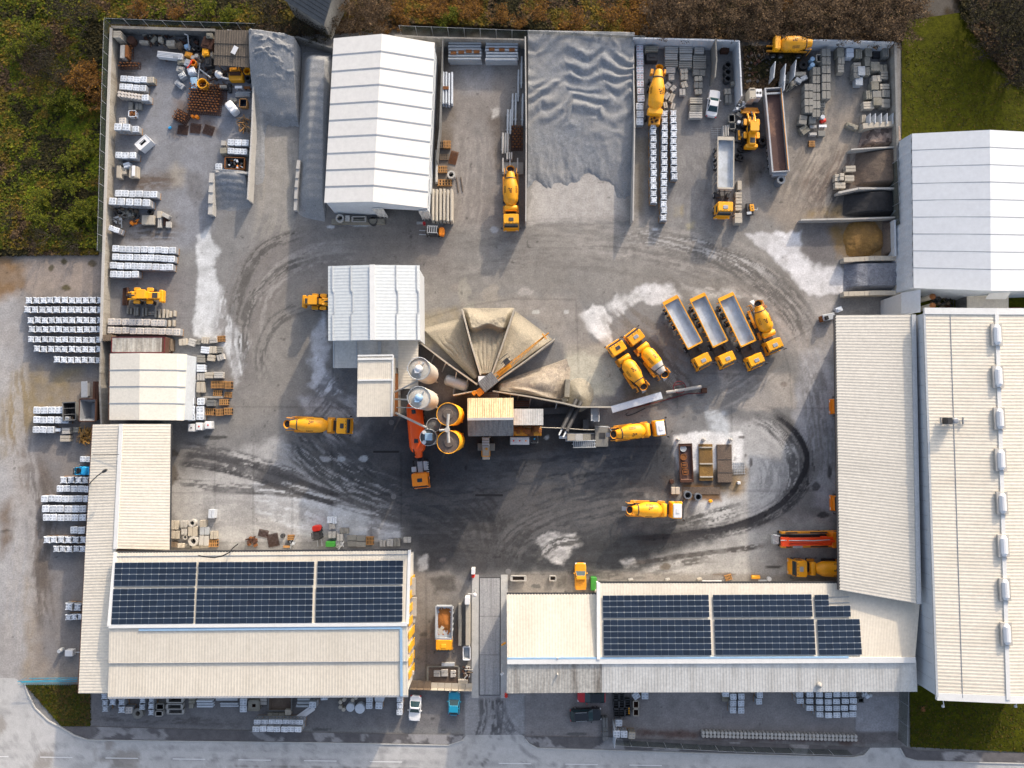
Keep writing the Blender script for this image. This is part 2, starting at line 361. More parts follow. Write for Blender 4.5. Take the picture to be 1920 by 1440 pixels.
# ------------------------------------------------------------------ the ground: one sheet out to the horizon, its dust, damp, ruts, soils and some painted wall shade on its vertices
AREAS = [  # outline in photo pixels, colour, edge softness m, raggedness m, strength, patchiness 0-1, noise scale
 # soils outside the west wall
 ([(-400,470),(196,470),(190,800),(150,1290),(-400,1290)],(.25,.215,.185),1.5,2.0,1,0,4),
 ([(-20,560),(45,500),(60,640),(60,760),(10,800),(45,960),(70,1090),(45,1290),(-400,1290),(-400,560)],(.335,.333,.34),2.0,1.5,.95,.25,5),
 ([(45,545),(195,545),(180,700),(130,760),(160,860),(150,1240),(90,1270),(60,1000),(40,800)],(.20,.195,.20),1.5,1.2,.85,.3,4),
 ([(30,700),(150,690),(130,750),(60,800),(10,850),(0,760)],(.26,.20,.11),2.0,1.5,.8,.4,3),
 ([(0,480),(52,500),(50,545),(0,560),(-200,560),(-200,480)],(.22,.14,.075),1.2,1.0,.95,.3,3),
 ([(50,480),(195,480),(196,545),(55,548)],(.32,.27,.235),1.0,.8,.95,.4,3),
 ([(60,1020),(95,1030),(90,1110),(66,1100)],(.11,.085,.065),1.0,1.0,.7,.3,2),
 ([(70,860),(100,900),(95,1000),(70,1000)],(.13,.10,.08),1.2,1.0,.6,.3,2),
 ([(50,1080),(66,1120),(62,1240),(45,1280)],(.29,.23,.16),1.0,.8,.6,.4,2),
 ([(0,960),(20,940),(22,1010),(0,1040)],(.15,.11,.08),1.0,1.0,.8,.3,2),
 # west yard
 ([(215,70),(475,75),(470,330),(360,470),(220,470)],(.225,.235,.262),1.5,1.0,.9,.25,3),
 ([(215,70),(475,75),(475,130),(300,110),(260,125),(215,190)],(.075,.065,.06),1.5,1.0,.8,.3,2),  # shade of the north wall painted into the ground
 ([(225,330),(330,320),(340,350),(225,355)],(.14,.115,.095),.8,.8,.7,.5,1.5),
 ([(210,395),(330,400),(340,430),(215,460)],(.16,.14,.12),1.0,.8,.75,.5,1.5),
 ([(330,190),(400,190),(410,250),(330,250)],(.15,.10,.07),1.2,1.0,.7,.4,1.5),
 ([(316,320),(330,304),(345,318),(345,345),(325,348)],(.30,.275,.24),.8,.4,.8,0,2),
 ([(352,325),(382,325),(380,370),(366,390),(352,370)],(.12,.115,.115),.6,.5,.6,.4,1.5),
 ([(210,500),(360,500),(365,625),(210,630)],(.19,.185,.19),1.5,1.0,.8,.3,3),
 # trodden middle yard
 ([(480,400),(1500,420),(1560,560),(1250,560),(900,560),(790,600),(610,640),(560,760),(440,800),(430,640),(470,500)],(.243,.230,.213),2.5,1.5,.9,.2,5),
 ([(630,415),(830,430),(850,520),(700,500),(560,520),(480,640),(440,620),(470,470)],(.19,.175,.165),2.0,1.5,.8,.3,4),
 ([(800,100),(985,100),(985,415),(930,430),(820,420)],(.235,.215,.20),1.0,.8,.9,.3,3),
 ([(812,90),(845,90),(850,300),(838,420),(810,420)],(.14,.115,.09),1.0,.8,.8,.4,2),
 ([(920,215),(985,215),(985,320),(935,320),(920,300)],(.13,.11,.095),1.0,.8,.8,.3,2),
 ([(860,110),(925,110),(920,170),(870,180)],(.30,.295,.30),1.0,.9,.6,.4,2),
 ([(921,203),(937,200),(937,218),(924,220)],(.55,.53,.50),.3,.5,.95,.3,1),
 # north-east yard
 ([(1187,80),(1400,80),(1420,400),(1250,430),(1187,410)],(.205,.20,.20),1.5,1.0,.9,.25,3),
 ([(1385,85),(1520,85),(1525,200),(1430,180),(1390,170)],(.045,.036,.032),1.0,1.0,.9,.3,2),
 ([(1400,170),(1430,190),(1440,330),(1400,350),(1370,300)],(.09,.085,.085),1.2,1.0,.85,.3,2),
 ([(1390,290),(1430,310),(1420,350),(1395,350)],(.07,.06,.05),1.0,1.0,.8,.3,2),
 ([(1490,180),(1620,170),(1610,260),(1560,420),(1490,440),(1420,400),(1470,330)],(.26,.225,.19),1.8,1.5,.9,.35,3),
 ([(1190,260),(1220,260),(1205,400),(1190,400)],(.17,.15,.12),.7,.6,.7,.3,2),
 ([(1265,385),(1282,385),(1280,405),(1266,405)],(.30,.26,.18),.5,.5,.9,0,1),
 ([(1288,420),(1300,417),(1302,428),(1290,430)],(.32,.29,.18),.4,.4,.9,0,1),
 ([(990,270),(1186,270),(1186,420),(990,420)],(.26,.25,.24),.8,1.2,.9,.2,3),
 ([(1000,330),(1060,310),(1110,330),(1150,320),(1180,410),(1000,412)],(.36,.345,.33),.7,1.5,.9,.4,1.5),
 ([(490,230),(552,240),(548,400),(484,400)],(.30,.285,.265),.8,1.0,.9,.2,3),
 # in front of the east bays
 ([(1580,280),(1690,280),(1690,352),(1530,370),(1500,340)],(.16,.125,.105),1.5,1.0,.85,.3,2),
 ([(1560,358),(1690,360),(1690,408),(1530,410),(1555,385)],(.03,.032,.038),1.2,1.0,.9,.3,2),
 ([(1515,395),(1575,388),(1575,408),(1515,408)],(.24,.18,.10),.8,.8,.85,.4,1.5),
 ([(1500,415),(1690,415),(1690,485),(1575,490),(1510,500)],(.155,.145,.145),1.0,.8,.9,.3,2),
 # pale cement dust
 ([(366,440),(392,428),(412,470),(404,500),(420,560),(425,590),(442,610),(466,650),(455,700),(440,740),(432,690),(405,640),(365,630)],(.57,.59,.61),.35,.8,.95,.25,2),
 ([(1396,438),(1430,432),(1502,434),(1500,470),(1525,500),(1575,500),(1580,545),(1530,560),(1475,510),(1420,462)],(.63,.63,.65),.4,.9,.95,.35,2),
 ([(1090,590),(1112,572),(1132,575),(1148,600),(1145,640),(1132,648),(1096,615)],(.67,.67,.67),.3,.7,.98,.15,2),
 ([(1140,572),(1165,552),(1195,545),(1205,560),(1190,580),(1160,590)],(.61,.61,.61),.4,1.0,.9,.4,1.2),
 ([(1195,540),(1230,525),(1262,538),(1275,560),(1240,575),(1210,575)],(.61,.61,.62),.4,1.0,.92,.35,1.5),
 ([(1275,530),(1330,545),(1400,548),(1440,560),(1400,562),(1310,558)],(.55,.54,.52),.5,.9,.8,.5,1.2),
 ([(582,640),(608,590),(616,690),(642,735),(600,745),(578,720)],(.61,.63,.68),.5,.9,.9,.3,2),
 ([(560,745),(668,745),(720,835),(700,880),(640,870),(600,820)],(.44,.45,.48),.8,1.0,.8,.45,1.2),
 ([(330,880),(420,880),(430,840),(530,830),(560,880),(640,930),(700,950),(752,975),(752,1018),(320,1018),(320,940)],(.40,.40,.40),1.0,1.2,.9,.3,3),
 ([(470,905),(560,910),(640,935),(752,978),(752,1012),(560,1000),(480,960)],(.52,.55,.59),.8,1.0,.9,.3,2),
 ([(1000,1010),(1030,1000),(1078,1003),(1088,1020),(1060,1045),(1045,1062),(1012,1045)],(.61,.61,.61),.3,.9,.95,.3,1.5),
 ([(780,1040),(800,1045),(806,1072),(788,1068)],(.61,.61,.61),.3,.7,.9,.3,1),
 ([(1360,790),(1440,785),(1490,835),(1500,890),(1480,935),(1420,965),(1330,985),(1300,975),(1300,930),(1380,925),(1395,880),(1372,830)],(.49,.49,.49),.8,.9,.92,.25,2),
 ([(1330,1000),(1470,980),(1560,960),(1565,1080),(1300,1085),(1180,1085),(1230,1040)],(.41,.41,.41),1.0,1.0,.85,.3,2),
 ([(1500,660),(1565,640),(1568,960),(1525,950),(1530,860),(1490,800)],(.44,.45,.49),1.0,1.0,.8,.3,3),
 ([(1480,560),(1560,560),(1565,640),(1500,660),(1450,600)],(.40,.38,.37),1.5,1.0,.7,.3,3),
 ([(1262,815),(1330,808),(1392,812),(1392,885),(1372,885),(1268,880)],(.72,.72,.72),.3,.5,.97,.1,1.5),
 ([(1320,765),(1368,765),(1370,818),(1325,808)],(.51,.54,.57),.5,.9,.8,.5,1),
 ([(1205,915),(1225,915),(1232,935),(1210,938)],(.59,.59,.57),.3,.6,.9,.2,1),
 ([(1345,690),(1490,705),(1490,765),(1360,765)],(.40,.37,.34),.5,.7,.8,.3,2),
 # damp slab between plant and loop
 ([(640,830),(760,775),(1040,760),(1130,820),(1260,815),(1270,880),(1262,930),(1180,940),(1175,990),(1270,1000),(1340,1012),(1230,1045),(1175,1082),(960,1075),(800,1070),(775,1020),(752,970),(640,925),(560,870)],(.050,.054,.062),1.6,1.3,.97,.08,4),
 ([(900,930),(1000,930),(1080,1000),(1000,1010),(960,1070),(800,1075),(760,1010)],(.072,.070,.072),2.5,1.5,.7,.3,4),
 ([(1010,850),(1240,850),(1230,900),(1020,930)],(.038,.044,.054),2.0,1.2,.7,.2,4),
 ([(790,760),(870,740),(1110,765),(1115,840),(880,850)],(.045,.045,.047),1.0,.8,.9,.2,3),
 ([(660,770),(745,775),(752,880),(700,880),(680,830)],(.10,.10,.105),1.0,.7,.75,.3,3),
 ([(1060,640),(1150,650),(1175,700),(1150,740),(1060,745)],(.46,.44,.365),.5,.5,1,.05,3),
 ([(1060,640),(1140,640),(1170,672),(1070,665)],(.25,.225,.20),.8,.8,.8,.3,2),
 ([(1170,710),(1260,720),(1250,760),(1170,760)],(.12,.10,.07),1.0,1.0,.8,.4,1.5),
 ([(1320,880),(1400,880),(1390,935),(1345,920)],(.24,.16,.07),.9,.7,.8,.3,1.5),
 ([(1240,890),(1375,882),(1372,908),(1250,915)],(.075,.068,.065),.6,.6,.9,.3,1.5),
 ([(1278,908),(1350,908),(1352,938),(1282,938)],(.16,.085,.03),.4,.3,.9,.2,1.5),
 ([(1000,1010),(1030,1000),(1078,1003),(1088,1020),(1060,1045),(1045,1062),(1012,1045)],(.55,.55,.56),.3,.9,.95,.3,1.5),
 ([(780,1040),(800,1045),(806,1072),(788,1068)],(.5,.5,.5),.3,.7,.9,.3,1),
 ([(1165,1052),(1190,1050),(1195,1062),(1170,1064)],(.5,.5,.51),.3,.6,.9,.3,1),
 ([(700,950),(752,975),(752,1015),(690,1010)],(.5,.51,.54),.4,.9,.9,.3,1),
 # sand round the fan of bins
 ([(788,590),(865,575),(870,600),(800,660),(788,640)],(.29,.255,.19),.8,.8,.9,.3,2),
 ([(860,560),(1050,560),(1060,640),(1000,600),(870,590)],(.30,.275,.245),1.2,1.0,.8,.3,2),
 ([(960,560),(1080,560),(1110,640),(1060,660),(1040,620)],(.28,.26,.24),1.0,1.0,.8,.3,2),
 # gate, forecourt and south yards
 ([(772,1075),(840,1070),(880,1100),(885,1300),(772,1300)],(.23,.22,.21),.3,.15,.95,.2,3),
 ([(772,1170),(885,1170),(885,1300),(772,1300)],(.15,.135,.125),1.2,.8,.75,.3,2),
 ([(805,1085),(850,1080),(855,1108),(815,1110)],(.10,.095,.09),.4,.6,.9,.35,1.2),
 ([(950,1075),(1125,1072),(1570,1080),(1570,1120),(1120,1115),(950,1115)],(.24,.225,.21),.4,.2,.9,.25,3),
 ([(1045,1075),(1065,1080),(1062,1100),(1045,1100)],(.11,.105,.10),.4,.5,.85,.4,1),
 ([(172,1300),(880,1300),(880,1365),(172,1365)],(.165,.16,.165),.3,.1,.95,.2,3),
 ([(960,1290),(1690,1290),(1690,1392),(985,1392)],(.24,.225,.225),.3,.2,.95,.25,3),
 ([(1190,1365),(1620,1383),(1620,1396),(1190,1380)],(.10,.06,.05),.4,.4,.8,.3,1),
 ([(870,1290),(985,1290),(985,1400),(870,1400)],(.30,.30,.31),.2,.1,.95,.15,3),
 ([(1603,1305),(1685,1305),(1685,1372),(1603,1372)],(.30,.30,.32),.2,.2,.9,.3,1.5),
 ([(1603,1372),(1690,1372),(1690,1396),(1612,1396)],(.13,.12,.12),.3,.2,.9,.3,1.5),
 ([(1556,430),(1580,412),(1660,414),(1662,484),(1570,482)],(.20,.13,.05),.8,1.2,.85,.3,1.5),
 ([(1000,318),(1030,345),(1060,312),(1085,330),(1105,318),(1130,345),(1165,335),(1182,405),(1000,410)],(.40,.385,.37),.5,1.8,.85,.45,1.2),
 # thicket floor and lawns
 ([(-900,-500),(1900,-500),(1900,40),(1690,75),(1200,75),(750,62),(480,60),(205,45),(200,465),(110,470),(-900,470)],(.045,.034,.02),1.0,1.0,1,.3,3),
 ([(30,200),(120,160),(190,200),(185,420),(60,460),(36,430)],(.05,.06,.018),2.0,1.5,.9,.3,3),
 ([(100,60),(170,50),(200,200),(130,160)],(.07,.04,.018),2.0,1.5,.8,.3,3),
]
TRACKS = [  # centre line px, half width m, rut width m, colour, strength, density, fade-in/out m
 ([(1215,1008),(1300,1003),(1390,985),(1455,955),(1495,918),(1508,870),(1490,820),(1450,780),(1405,768)],1.6,.2,(.09,.09,.095),.6,.5,6),
 ([(1170,1040),(1290,1012),(1400,985),(1480,945),(1520,885),(1512,830),(1480,790)],1.0,.2,(.06,.06,.065),.7,.45,8),
 ([(1190,1000),(1270,985),(1350,965),(1440,938)],1.4,.22,(.09,.09,.09),.7,.5,8),
 ([(1390,870),(1430,850),(1450,890),(1440,930),(1380,955)],3.2,.3,(.24,.24,.245),.5,.5,8),
 ([(1160,1060),(1300,1040),(1400,1028),(1450,1020)],.5,.25,(.09,.085,.085),.8,.6,4),
 ([(1200,1075),(1300,1050),(1370,1045)],1.2,.25,(.12,.115,.11),.6,.5,6),
 ([(470,790),(445,690),(445,590),(475,510),(540,460),(640,440),(760,445)],4.2,.45,(.19,.18,.175),.55,.5,10),
 ([(520,720),(480,640),(500,540),(590,480),(700,470)],2.6,.4,(.33,.315,.30),.5,.45,8),
 ([(760,500),(900,470),(1100,462),(1300,490),(1420,545),(1480,620),(1490,700)],5.5,.5,(.17,.16,.15),.45,.45,12),
 ([(1000,430),(1180,445),(1330,480),(1440,540),(1520,640),(1545,740)],5,.4,(.34,.32,.30),.45,.45,12),
 ([(1300,470),(1400,500),(1480,560),(1530,640)],2.5,.3,(.12,.115,.11),.6,.45,8),
 ([(1490,430),(1530,350),(1560,280),(1580,200),(1570,120)],5,.5,(.33,.29,.245),.55,.5,8),
 ([(1470,420),(1500,340),(1530,280),(1545,200)],4,.35,(.15,.135,.12),.5,.45,8),
 ([(330,845),(420,862),(520,890),(640,930),(780,970)],2.2,.35,(.10,.10,.105),.9,.55,3),
 ([(320,905),(430,915),(560,925),(700,950)],1.0,.3,(.14,.14,.145),.8,.5,3),
 ([(560,800),(610,840),(660,890),(720,940)],5.0,.35,(.10,.105,.11),.65,.5,5),
 ([(500,820),(570,850),(640,900),(760,950)],4.0,.4,(.38,.39,.41),.55,.4,5),
 ([(600,720),(660,760),(700,800)],3.5,.4,(.16,.16,.165),.6,.5,3),
 ([(330,985),(430,960),(560,975),(640,1010)],3.5,.35,(.28,.28,.285),.5,.5,6),
 ([(930,1075),(940,1000),(990,940),(1100,900)],4.5,.5,(.10,.098,.098),.4,.45,6),
 ([(920,1075),(880,1000),(800,950),(700,930)],4.0,.5,(.10,.098,.098),.4,.45,6),
 ([(960,1060),(1060,1000),(1180,960),(1260,940)],3.5,.4,(.10,.10,.105),.4,.45,6),
 ([(1000,1052),(1040,1020),(1095,1012)],.9,.25,(.11,.11,.11),.9,.5,1),
 ([(1140,560),(1180,610),(1260,660),(1330,700)],4.0,.5,(.17,.155,.14),.6,.5,5),
 ([(1240,760),(1340,735),(1420,690),(1470,640)],4.0,.4,(.20,.19,.18),.55,.5,5),
 ([(1490,640),(1525,720),(1540,830),(1535,950)],2.8,.3,(.22,.22,.23),.6,.5,8),
 ([(1090,290),(1090,350),(1085,420)],6.0,.5,(.36,.34,.32),.5,.5,4),
 ([(520,240),(525,330),(520,400),(500,470)],4.0,.5,(.30,.285,.26),.6,.5,4),
 ([(885,230),(890,310),(880,400),(860,440)],4.0,.4,(.31,.285,.265),.5,.45,4),
 ([(1290,260),(1310,330),(1290,400),(1300,440)],4.0,.4,(.26,.255,.25),.5,.45,4),
 ([(1560,100),(1555,200),(1540,300)],1.2,.3,(.34,.30,.25),.6,.5,4),
 ([(232,435),(300,432),(345,436)],2.0,.3,(.11,.095,.085),.6,.5,3),
 ([(230,345),(290,342),(340,345)],1.5,.3,(.12,.095,.08),.6,.5,3),
 ([(60,860),(90,960),(75,1080),(95,1200)],2.0,.5,(.12,.105,.095),.5,.5,5),
 ([(20,640),(30,800),(50,960),(40,1100),(25,1250)],3.0,.5,(.36,.345,.335),.5,.5,5),
 ([(928,1305),(932,1350),(920,1395),(880,1440)],1.6,.3,(.10,.10,.105),.9,.55,1),
 ([(905,1305),(905,1350),(890,1395)],.8,.3,(.12,.12,.125),.9,.55,1),
 ([(935,1310),(945,1350),(985,1395),(1060,1425)],1.2,.3,(.15,.15,.16),.7,.5,2),
 ([(170,1345),(330,1350),(460,1360)],.8,.3,(.09,.085,.085),.5,.5,3),
]
TRACKS += [
 ([(640,930),(760,960),(880,960),(1010,930),(1180,880)],5.5,.45,(.10,.10,.105),.5,.5,8),
 ([(780,1000),(900,1000),(1050,1040),(1180,1050),(1330,1020)],4.5,.4,(.03,.032,.035),.3,.5,8),
 ([(840,880),(980,880),(1120,870),(1230,860)],3.5,.4,(.085,.09,.10),.5,.5,6),
 ([(920,1075),(925,1010),(905,950),(840,910)],3.0,.35,(.035,.035,.038),.35,.5,6),
 ([(940,1075),(960,1020),(1020,980),(1130,950),(1260,935)],3.0,.35,(.12,.12,.125),.5,.5,6),
 ([(440,640),(445,560),(490,470),(590,430)],1.2,.25,(.11,.105,.10),.8,.55,6),
 ([(470,720),(455,640),(475,560),(540,500),(610,485)],1.0,.25,(.12,.115,.11),.8,.55,6),
 ([(500,740),(490,660),(520,600),(600,560)],1.4,.3,(.13,.125,.12),.7,.5,6),
 ([(340,850),(440,865),(540,895),(650,935)],.55,.25,(.07,.07,.075),.95,.7,2),
 ([(330,868),(430,885),(530,915),(640,950)],.45,.25,(.07,.07,.075),.9,.7,2),
 ([(540,820),(580,860),(640,900),(720,930)],2.5,.25,(.08,.085,.09),.8,.5,3),
 ([(1230,452),(1330,475),(1420,520),(1490,590),(1520,660)],2.4,.22,(.13,.125,.12),.75,.5,6),
 ([(1150,440),(1280,455),(1390,490),(1470,550)],1.6,.2,(.42,.41,.40),.6,.4,6),
 ([(1400,780),(1440,800),(1475,840),(1488,885),(1475,925),(1440,950)],1.0,.22,(.12,.12,.125),.8,.5,4),
 ([(1180,1012),(1280,1002),(1380,985),(1470,940),(1512,870),(1495,815),(1440,770)],.55,.2,(.035,.035,.04),.95,.75,4),
 ([(1180,1022),(1300,1008),(1410,978),(1490,930)],.4,.2,(.05,.05,.055),.9,.7,4),
 ([(700,640),(640,700),(600,760),(560,800)],2.5,.3,(.16,.165,.175),.6,.5,4),
 ([(1180,620),(1240,690),(1300,760)],3.0,.4,(.11,.10,.095),.7,.55,4),
 ([(1520,420),(1545,350),(1590,300)],3.0,.35,(.13,.11,.10),.6,.5,4),
]
SPOTS = [(1390,820,6,3,(.11,.10,.095)),(1398,855,3,4,(.10,.09,.085)),(1408,868,3,8,(.10,.09,.085)),(1555,885,4,14,(.06,.06,.065)),(1530,912,8,10,(.07,.07,.075)),
 (1545,965,14,6,(.05,.05,.055)),(1470,720,6,5,(.22,.19,.17)),(1250,1062,10,7,(.13,.11,.09)),(1355,1077,20,3,(.15,.12,.10)),(1450,1063,14,2,(.06,.06,.06)),
 (928,432,9,6,(.42,.44,.47)),(1228,430,7,2,(.55,.56,.58)),(620,425,8,3,(.5,.52,.55)),(675,422,30,3,(.42,.45,.48)),(820,420,12,3,(.40,.40,.40)),(640,860,8,5,(.38,.42,.46)),
 (680,860,9,5,(.42,.46,.5)),(610,860,10,6,(.36,.38,.41)),(1025,820,5,4,(.32,.34,.36)),(400,820,22,4,(.06,.06,.06)),(322,850,12,8,(.10,.09,.08)),(318,890,16,20,(.13,.115,.10)),
 (120,490,8,6,(.07,.06,.03)),(125,540,10,7,(.08,.07,.03)),(96,502,6,6,(.09,.08,.05)),(175,495,10,8,(.10,.08,.05)),(1060,1110,3,3,(.1,.1,.1)),(830,1050,6,4,(.14,.13,.13)),
 (795,1190,8,4,(.09,.085,.08)),(1005,1100,10,4,(.10,.10,.10)),(860,540,20,9,(.25,.23,.21)),(985,545,16,8,(.36,.34,.32)),(880,575,10,10,(.31,.30,.26)),(1005,585,8,5,(.5,.5,.47)),(1062,585,5,4,(.45,.45,.44)),
 (1245,630,14,20,(.20,.18,.16)),(1000,1120,6,3,(.12,.12,.12)),(700,1000,10,10,(.22,.22,.23)),(745,1015,12,5,(.2,.2,.21)),(1085,1376,24,3,(.10,.10,.10)),(560,1350,12,3,(.08,.08,.08)),(600,1368,20,3,(.09,.09,.09)),
 (870,545,14,22,(.30,.285,.25)),(920,550,16,18,(.31,.285,.25))]
def ground_col(x, y):
    shp = x.shape; x = x.ravel(); y = y.ravel()
    col = np.empty((x.size, 3)); n1 = fbm(x, y, 9,1)-.5; n2 = fbm(x, y, 2.2,2)-.5
    col[:] = (.200,.199,.199); col *= (1+.35*n1+.3*n2)[:, None]
    wx, wy = x+fbm(x, y, 3,5)*2-1, y+fbm(x, y, 3,6)*2-1
    def sel(pts, mrg):
        a = np.array(pts); return np.where((x > a[:, 0].min()-mrg) & (x < a[:, 0].max()+mrg) & (y > a[:, 1].min()-mrg) & (y < a[:, 1].max()+mrg))[0]
    def put(k, m, c): col[k] = col[k]*(1-m[:, None])+np.array(c)*m[:, None]
    for n, (pp, c, soft, rag, st, patch, sc) in enumerate(AREAS):
        pts = wpts(pp); k = sel(pts, soft+rag+1)
        if not len(k): continue
        X, Y = x[k], y[k]; D, S, T, ins, _ = seg_dist(X, Y, pts, True)
        s = np.where(ins, -D, D)+rag*(fbm(X, Y, rag*2.2+.5,20+n)+.5*fbm(X, Y, rag*.6+.3,40+n)-.75)*2
        m = st*sstep(soft, -soft, s)
        if patch: m = m*(1-patch*sstep(.45,.7, fbm(X, Y, sc, 60+n)))
        tone = 1+.28*(fbm(X, Y, sc*1.3,90+n)-.5)+.22*(fbm(X, Y, sc*.3,91+n)-.5)
        col[k] = col[k]*(1-m[:, None])+(np.array(c)[None]*tone[:, None])*m[:, None]
    for n, (pp, hw, rw, c, st, dens, fade) in enumerate(TRACKS):
        pts = smooth_path(wpts(pp)); k = sel(pts, hw+1)
        if not len(k): continue
        X, Y = x[k], y[k]; D, S, T, _, L = seg_dist(X, Y, pts)
        S = S+.25*(fbm(X, Y, 3,130+n)-.5)
        st1 = vnoise(S, T/14.0, rw, 150+n); st2 = vnoise(S, T/5.0, rw*.45,170+n)
        m = sstep(1-dens-.10,1-dens+.05,.6*st1+.4*st2)*sstep(1,.55, D/hw)*sstep(0, fade, T)*sstep(0, fade, L-T)
        m = np.minimum(m*st*1.45*(.6+.4*sstep(.35,.55, fbm(X, Y, 1.2,190+n))),.97)
        put(k, m, c)
    for n, (px, py, a, b, c) in enumerate(SPOTS):
        p = P(px, py); sx, sy = a*.083, b*.083; k = sel([(p.x-sx, p.y-sy),(p.x+sx, p.y+sy)],1.5)
        r = np.hypot((x[k]-p.x)/sx, (y[k]-p.y)/sy)+1.1*(fbm(x[k], y[k],.9,210+n)-.5)
        put(k, .85*sstep(1.15,.75, r),c)
    for pp in JOINTS:
        pts = wpts(pp); k = sel(pts, .6); D = seg_dist(x[k], y[k], pts)[0]
        col[k] *= (1-.22*sstep(.22,.05, D))[:, None]
    # scattered oil drips and grit
    g = fbm(x, y, .8,300,3); col *= (1-.45*sstep(.80,.86, g))[:, None]
    return col.reshape(*shp, 3)
JOINTS = [[(322,924),(752,928)],[(403,830),(403,1018)],[(475,830),(475,1018)],[(548,830),(548,1018)],[(622,830),(622,1018)],[(696,900),(696,1018)],[(752,850),(752,1020)],
 [(350,762),(750,765)],[(624,640),(624,740)],[(1110,838),(1270,836)],[(1232,836),(1232,870)],[(1371,762),(1372,880)],[(1490,765),(1570,766)],[(1485,765),(1480,690),(1450,600),(1430,570)],
 [(1300,700),(1440,702)],[(1370,920),(1540,920)],[(1141,1075),(1141,1095)],[(950,1078),(1125,1074)],[(1270,702),(1270,765)],[(1480,640),(1530,610),(1565,600)],[(870,1300),(985,1300)],
 [(799,1075),(799,1300)],[(870,1305),(870,1398)],[(984,1305),(984,1400)],[(1603,1305),(1603,1370)],[(790,600),(870,575),(960,560),(1080,562),(1085,700)],[(320,1018),(752,1018)]]
def axis(lo, hi, step):
    a = np.arange(lo, hi+step, step); out = np.cumsum(np.array([.6,1.2,2.4,5,10,20,40,90,200,450,900,1500]))
    return np.concatenate([(lo-out)[::-1], a, a[-1]+out])
gx, gy = axis(-84,84,.2),axis(-53,70,.2)
GX, GY = np.meshgrid(gx, gy, indexing='ij')
gcol = ground_col(GX, GY)
far = (np.abs(GX) > 84.5) | (GY > 70.5) | (GY < -53.5)
ground = grid_obj('ground', GX, GY, np.zeros_like(GX),gcol, 'ground', kind='structure')
# --- road, pavements, lawns: sheets laid a few millimetres up
def strip(name, top, bot, m, z, nu, nv, colf, height=None, **k):
    def res(pp, n):
        q = [Vector((*p, 0)) for p in pp]; L = [0]
        for a, b in zip(q[:-1], q[1:]): L.append(L[-1]+(b-a).length)
        o = []
        for t in np.linspace(0, L[-1], n):
            i = min(max(np.searchsorted(L, t)-1,0),len(q)-2); f = (t-L[i])/max(L[i+1]-L[i],1e-9); o.append(q[i].lerp(q[i+1], f))
        return np.array([[p.x, p.y] for p in o])
    a, b = res(wpts(top),nu),res(wpts(bot),nu); t = np.linspace(0,1, nv)
    X = a[:, None, 0]*(1-t)+b[:, None, 0]*t; Y = a[:, None, 1]*(1-t)+b[:, None, 1]*t
    Z = np.full(X.shape, z)+(height(X, Y) if height else 0)
    return grid_obj(name, X, Y, Z, colf(X, Y),m, **k)
ROAD_N = [(-700,1262),(-60,1268),(30,1272),(50,1290),(66,1325),(92,1350),(115,1362),(140,1377),(165,1386),(300,1388),(640,1392),(840,1396),(866,1388),(875,1378),(981,1378),(990,1392),(1006,1401),(1300,1410),(1600,1419),(1618,1416),(1632,1402),(1686,1402),(1696,1420),(1720,1425),(1920,1430),(2700,1440)]
def road_col(x, y):
    c = np.empty((*x.shape, 3)); c[:] = (.44,.44,.44); n = fbm(x, y, 12,401)-.5; f = fbm(x*.35, y, 1.6,402)-.5
    c *= (1+.25*n+.22*f)[..., None]
    for pp, hw, col, s in (([(-100,1416),(400,1424),(900,1432),(1900,1450)],.5,(.22,.22,.23),.5),([(-100,1395),(400,1404),(900,1412)],.6,(.27,.27,.28),.4),
                           ([(940,1380),(915,1420),(885,1460)],.35,(.12,.12,.125),.8),([(920,1380),(900,1412),(860,1450)],.25,(.14,.14,.145),.6),
                           ([(960,1380),(1000,1420),(1100,1450)],.5,(.2,.2,.21),.6),([(440,1436),(900,1446)],.4,(.16,.15,.15),.7),([(70,1270),(95,1330),(80,1350)],.8,(.20,.19,.185),.5)):
        D = seg_dist(x, y, smooth_path(wpts(pp)))[0]; m = s*sstep(hw, hw*.3, D)*sstep(.35,.6, fbm(x, y, .8,410)); c = c*(1-m[..., None])+np.array(col)*m[..., None]
    m = .75*sstep(.60,.70, fbm(x, y, 4,405))*sstep(-25,-60, x); c = c*(1-m[..., None])+np.array((.25,.23,.21))*m[..., None]
    m = .5*sstep(.62,.70, fbm(x, y, 1.5,407)); c = c*(1-.4*m[..., None])
    return c
strip('road', ROAD_N, [(-700,1560),(960,1570),(2700,1600)], 'road_surface', .004,700,50, road_col, kind='structure')
def pave_col(x, y):
    c = np.empty((*x.shape, 3)); c[:] = (.125,.12,.125); m = sstep(.56,.60, fbm(x, y, 3.0,421)); c = c*(1-m[..., None])+np.array((.27,.265,.27))*m[..., None]
    return c*(1+.5*(fbm(x, y, .7,422)-.5))[..., None]
strip('pavement', [(116,1362),(165,1362),(640,1374),(840,1377),(869,1376)],[(141,1376),(166,1385),(640,1391),(839,1395),(865,1388)], 'road_surface', .10,260,10, pave_col, kind='structure')
strip('pavement', [(983,1380),(1150,1382),(1620,1400),(1631,1400)],[(992,1391),(1008,1400),(1300,1409),(1598,1417)], 'road_surface', .10,260,10, pave_col, kind='structure')
strip('pavement', [(1690,1399),(1720,1407),(1920,1412),(2400,1420)],[(1698,1418),(1720,1424),(1920,1429),(2400,1438)], 'road_surface', .10,120,10, pave_col, kind='structure')
def kerb(pp):
    b = MB()
    for (a, c) in zip(pp[:-1], pp[1:]):
        p, q = P(*a),P(*c); m = (p+q)/2; b.box(m.x, m.y, .065,(q-p).length+.02,.16,.125, ang(p, q))
    b.build('kerb','kerb_stone', kind='structure')
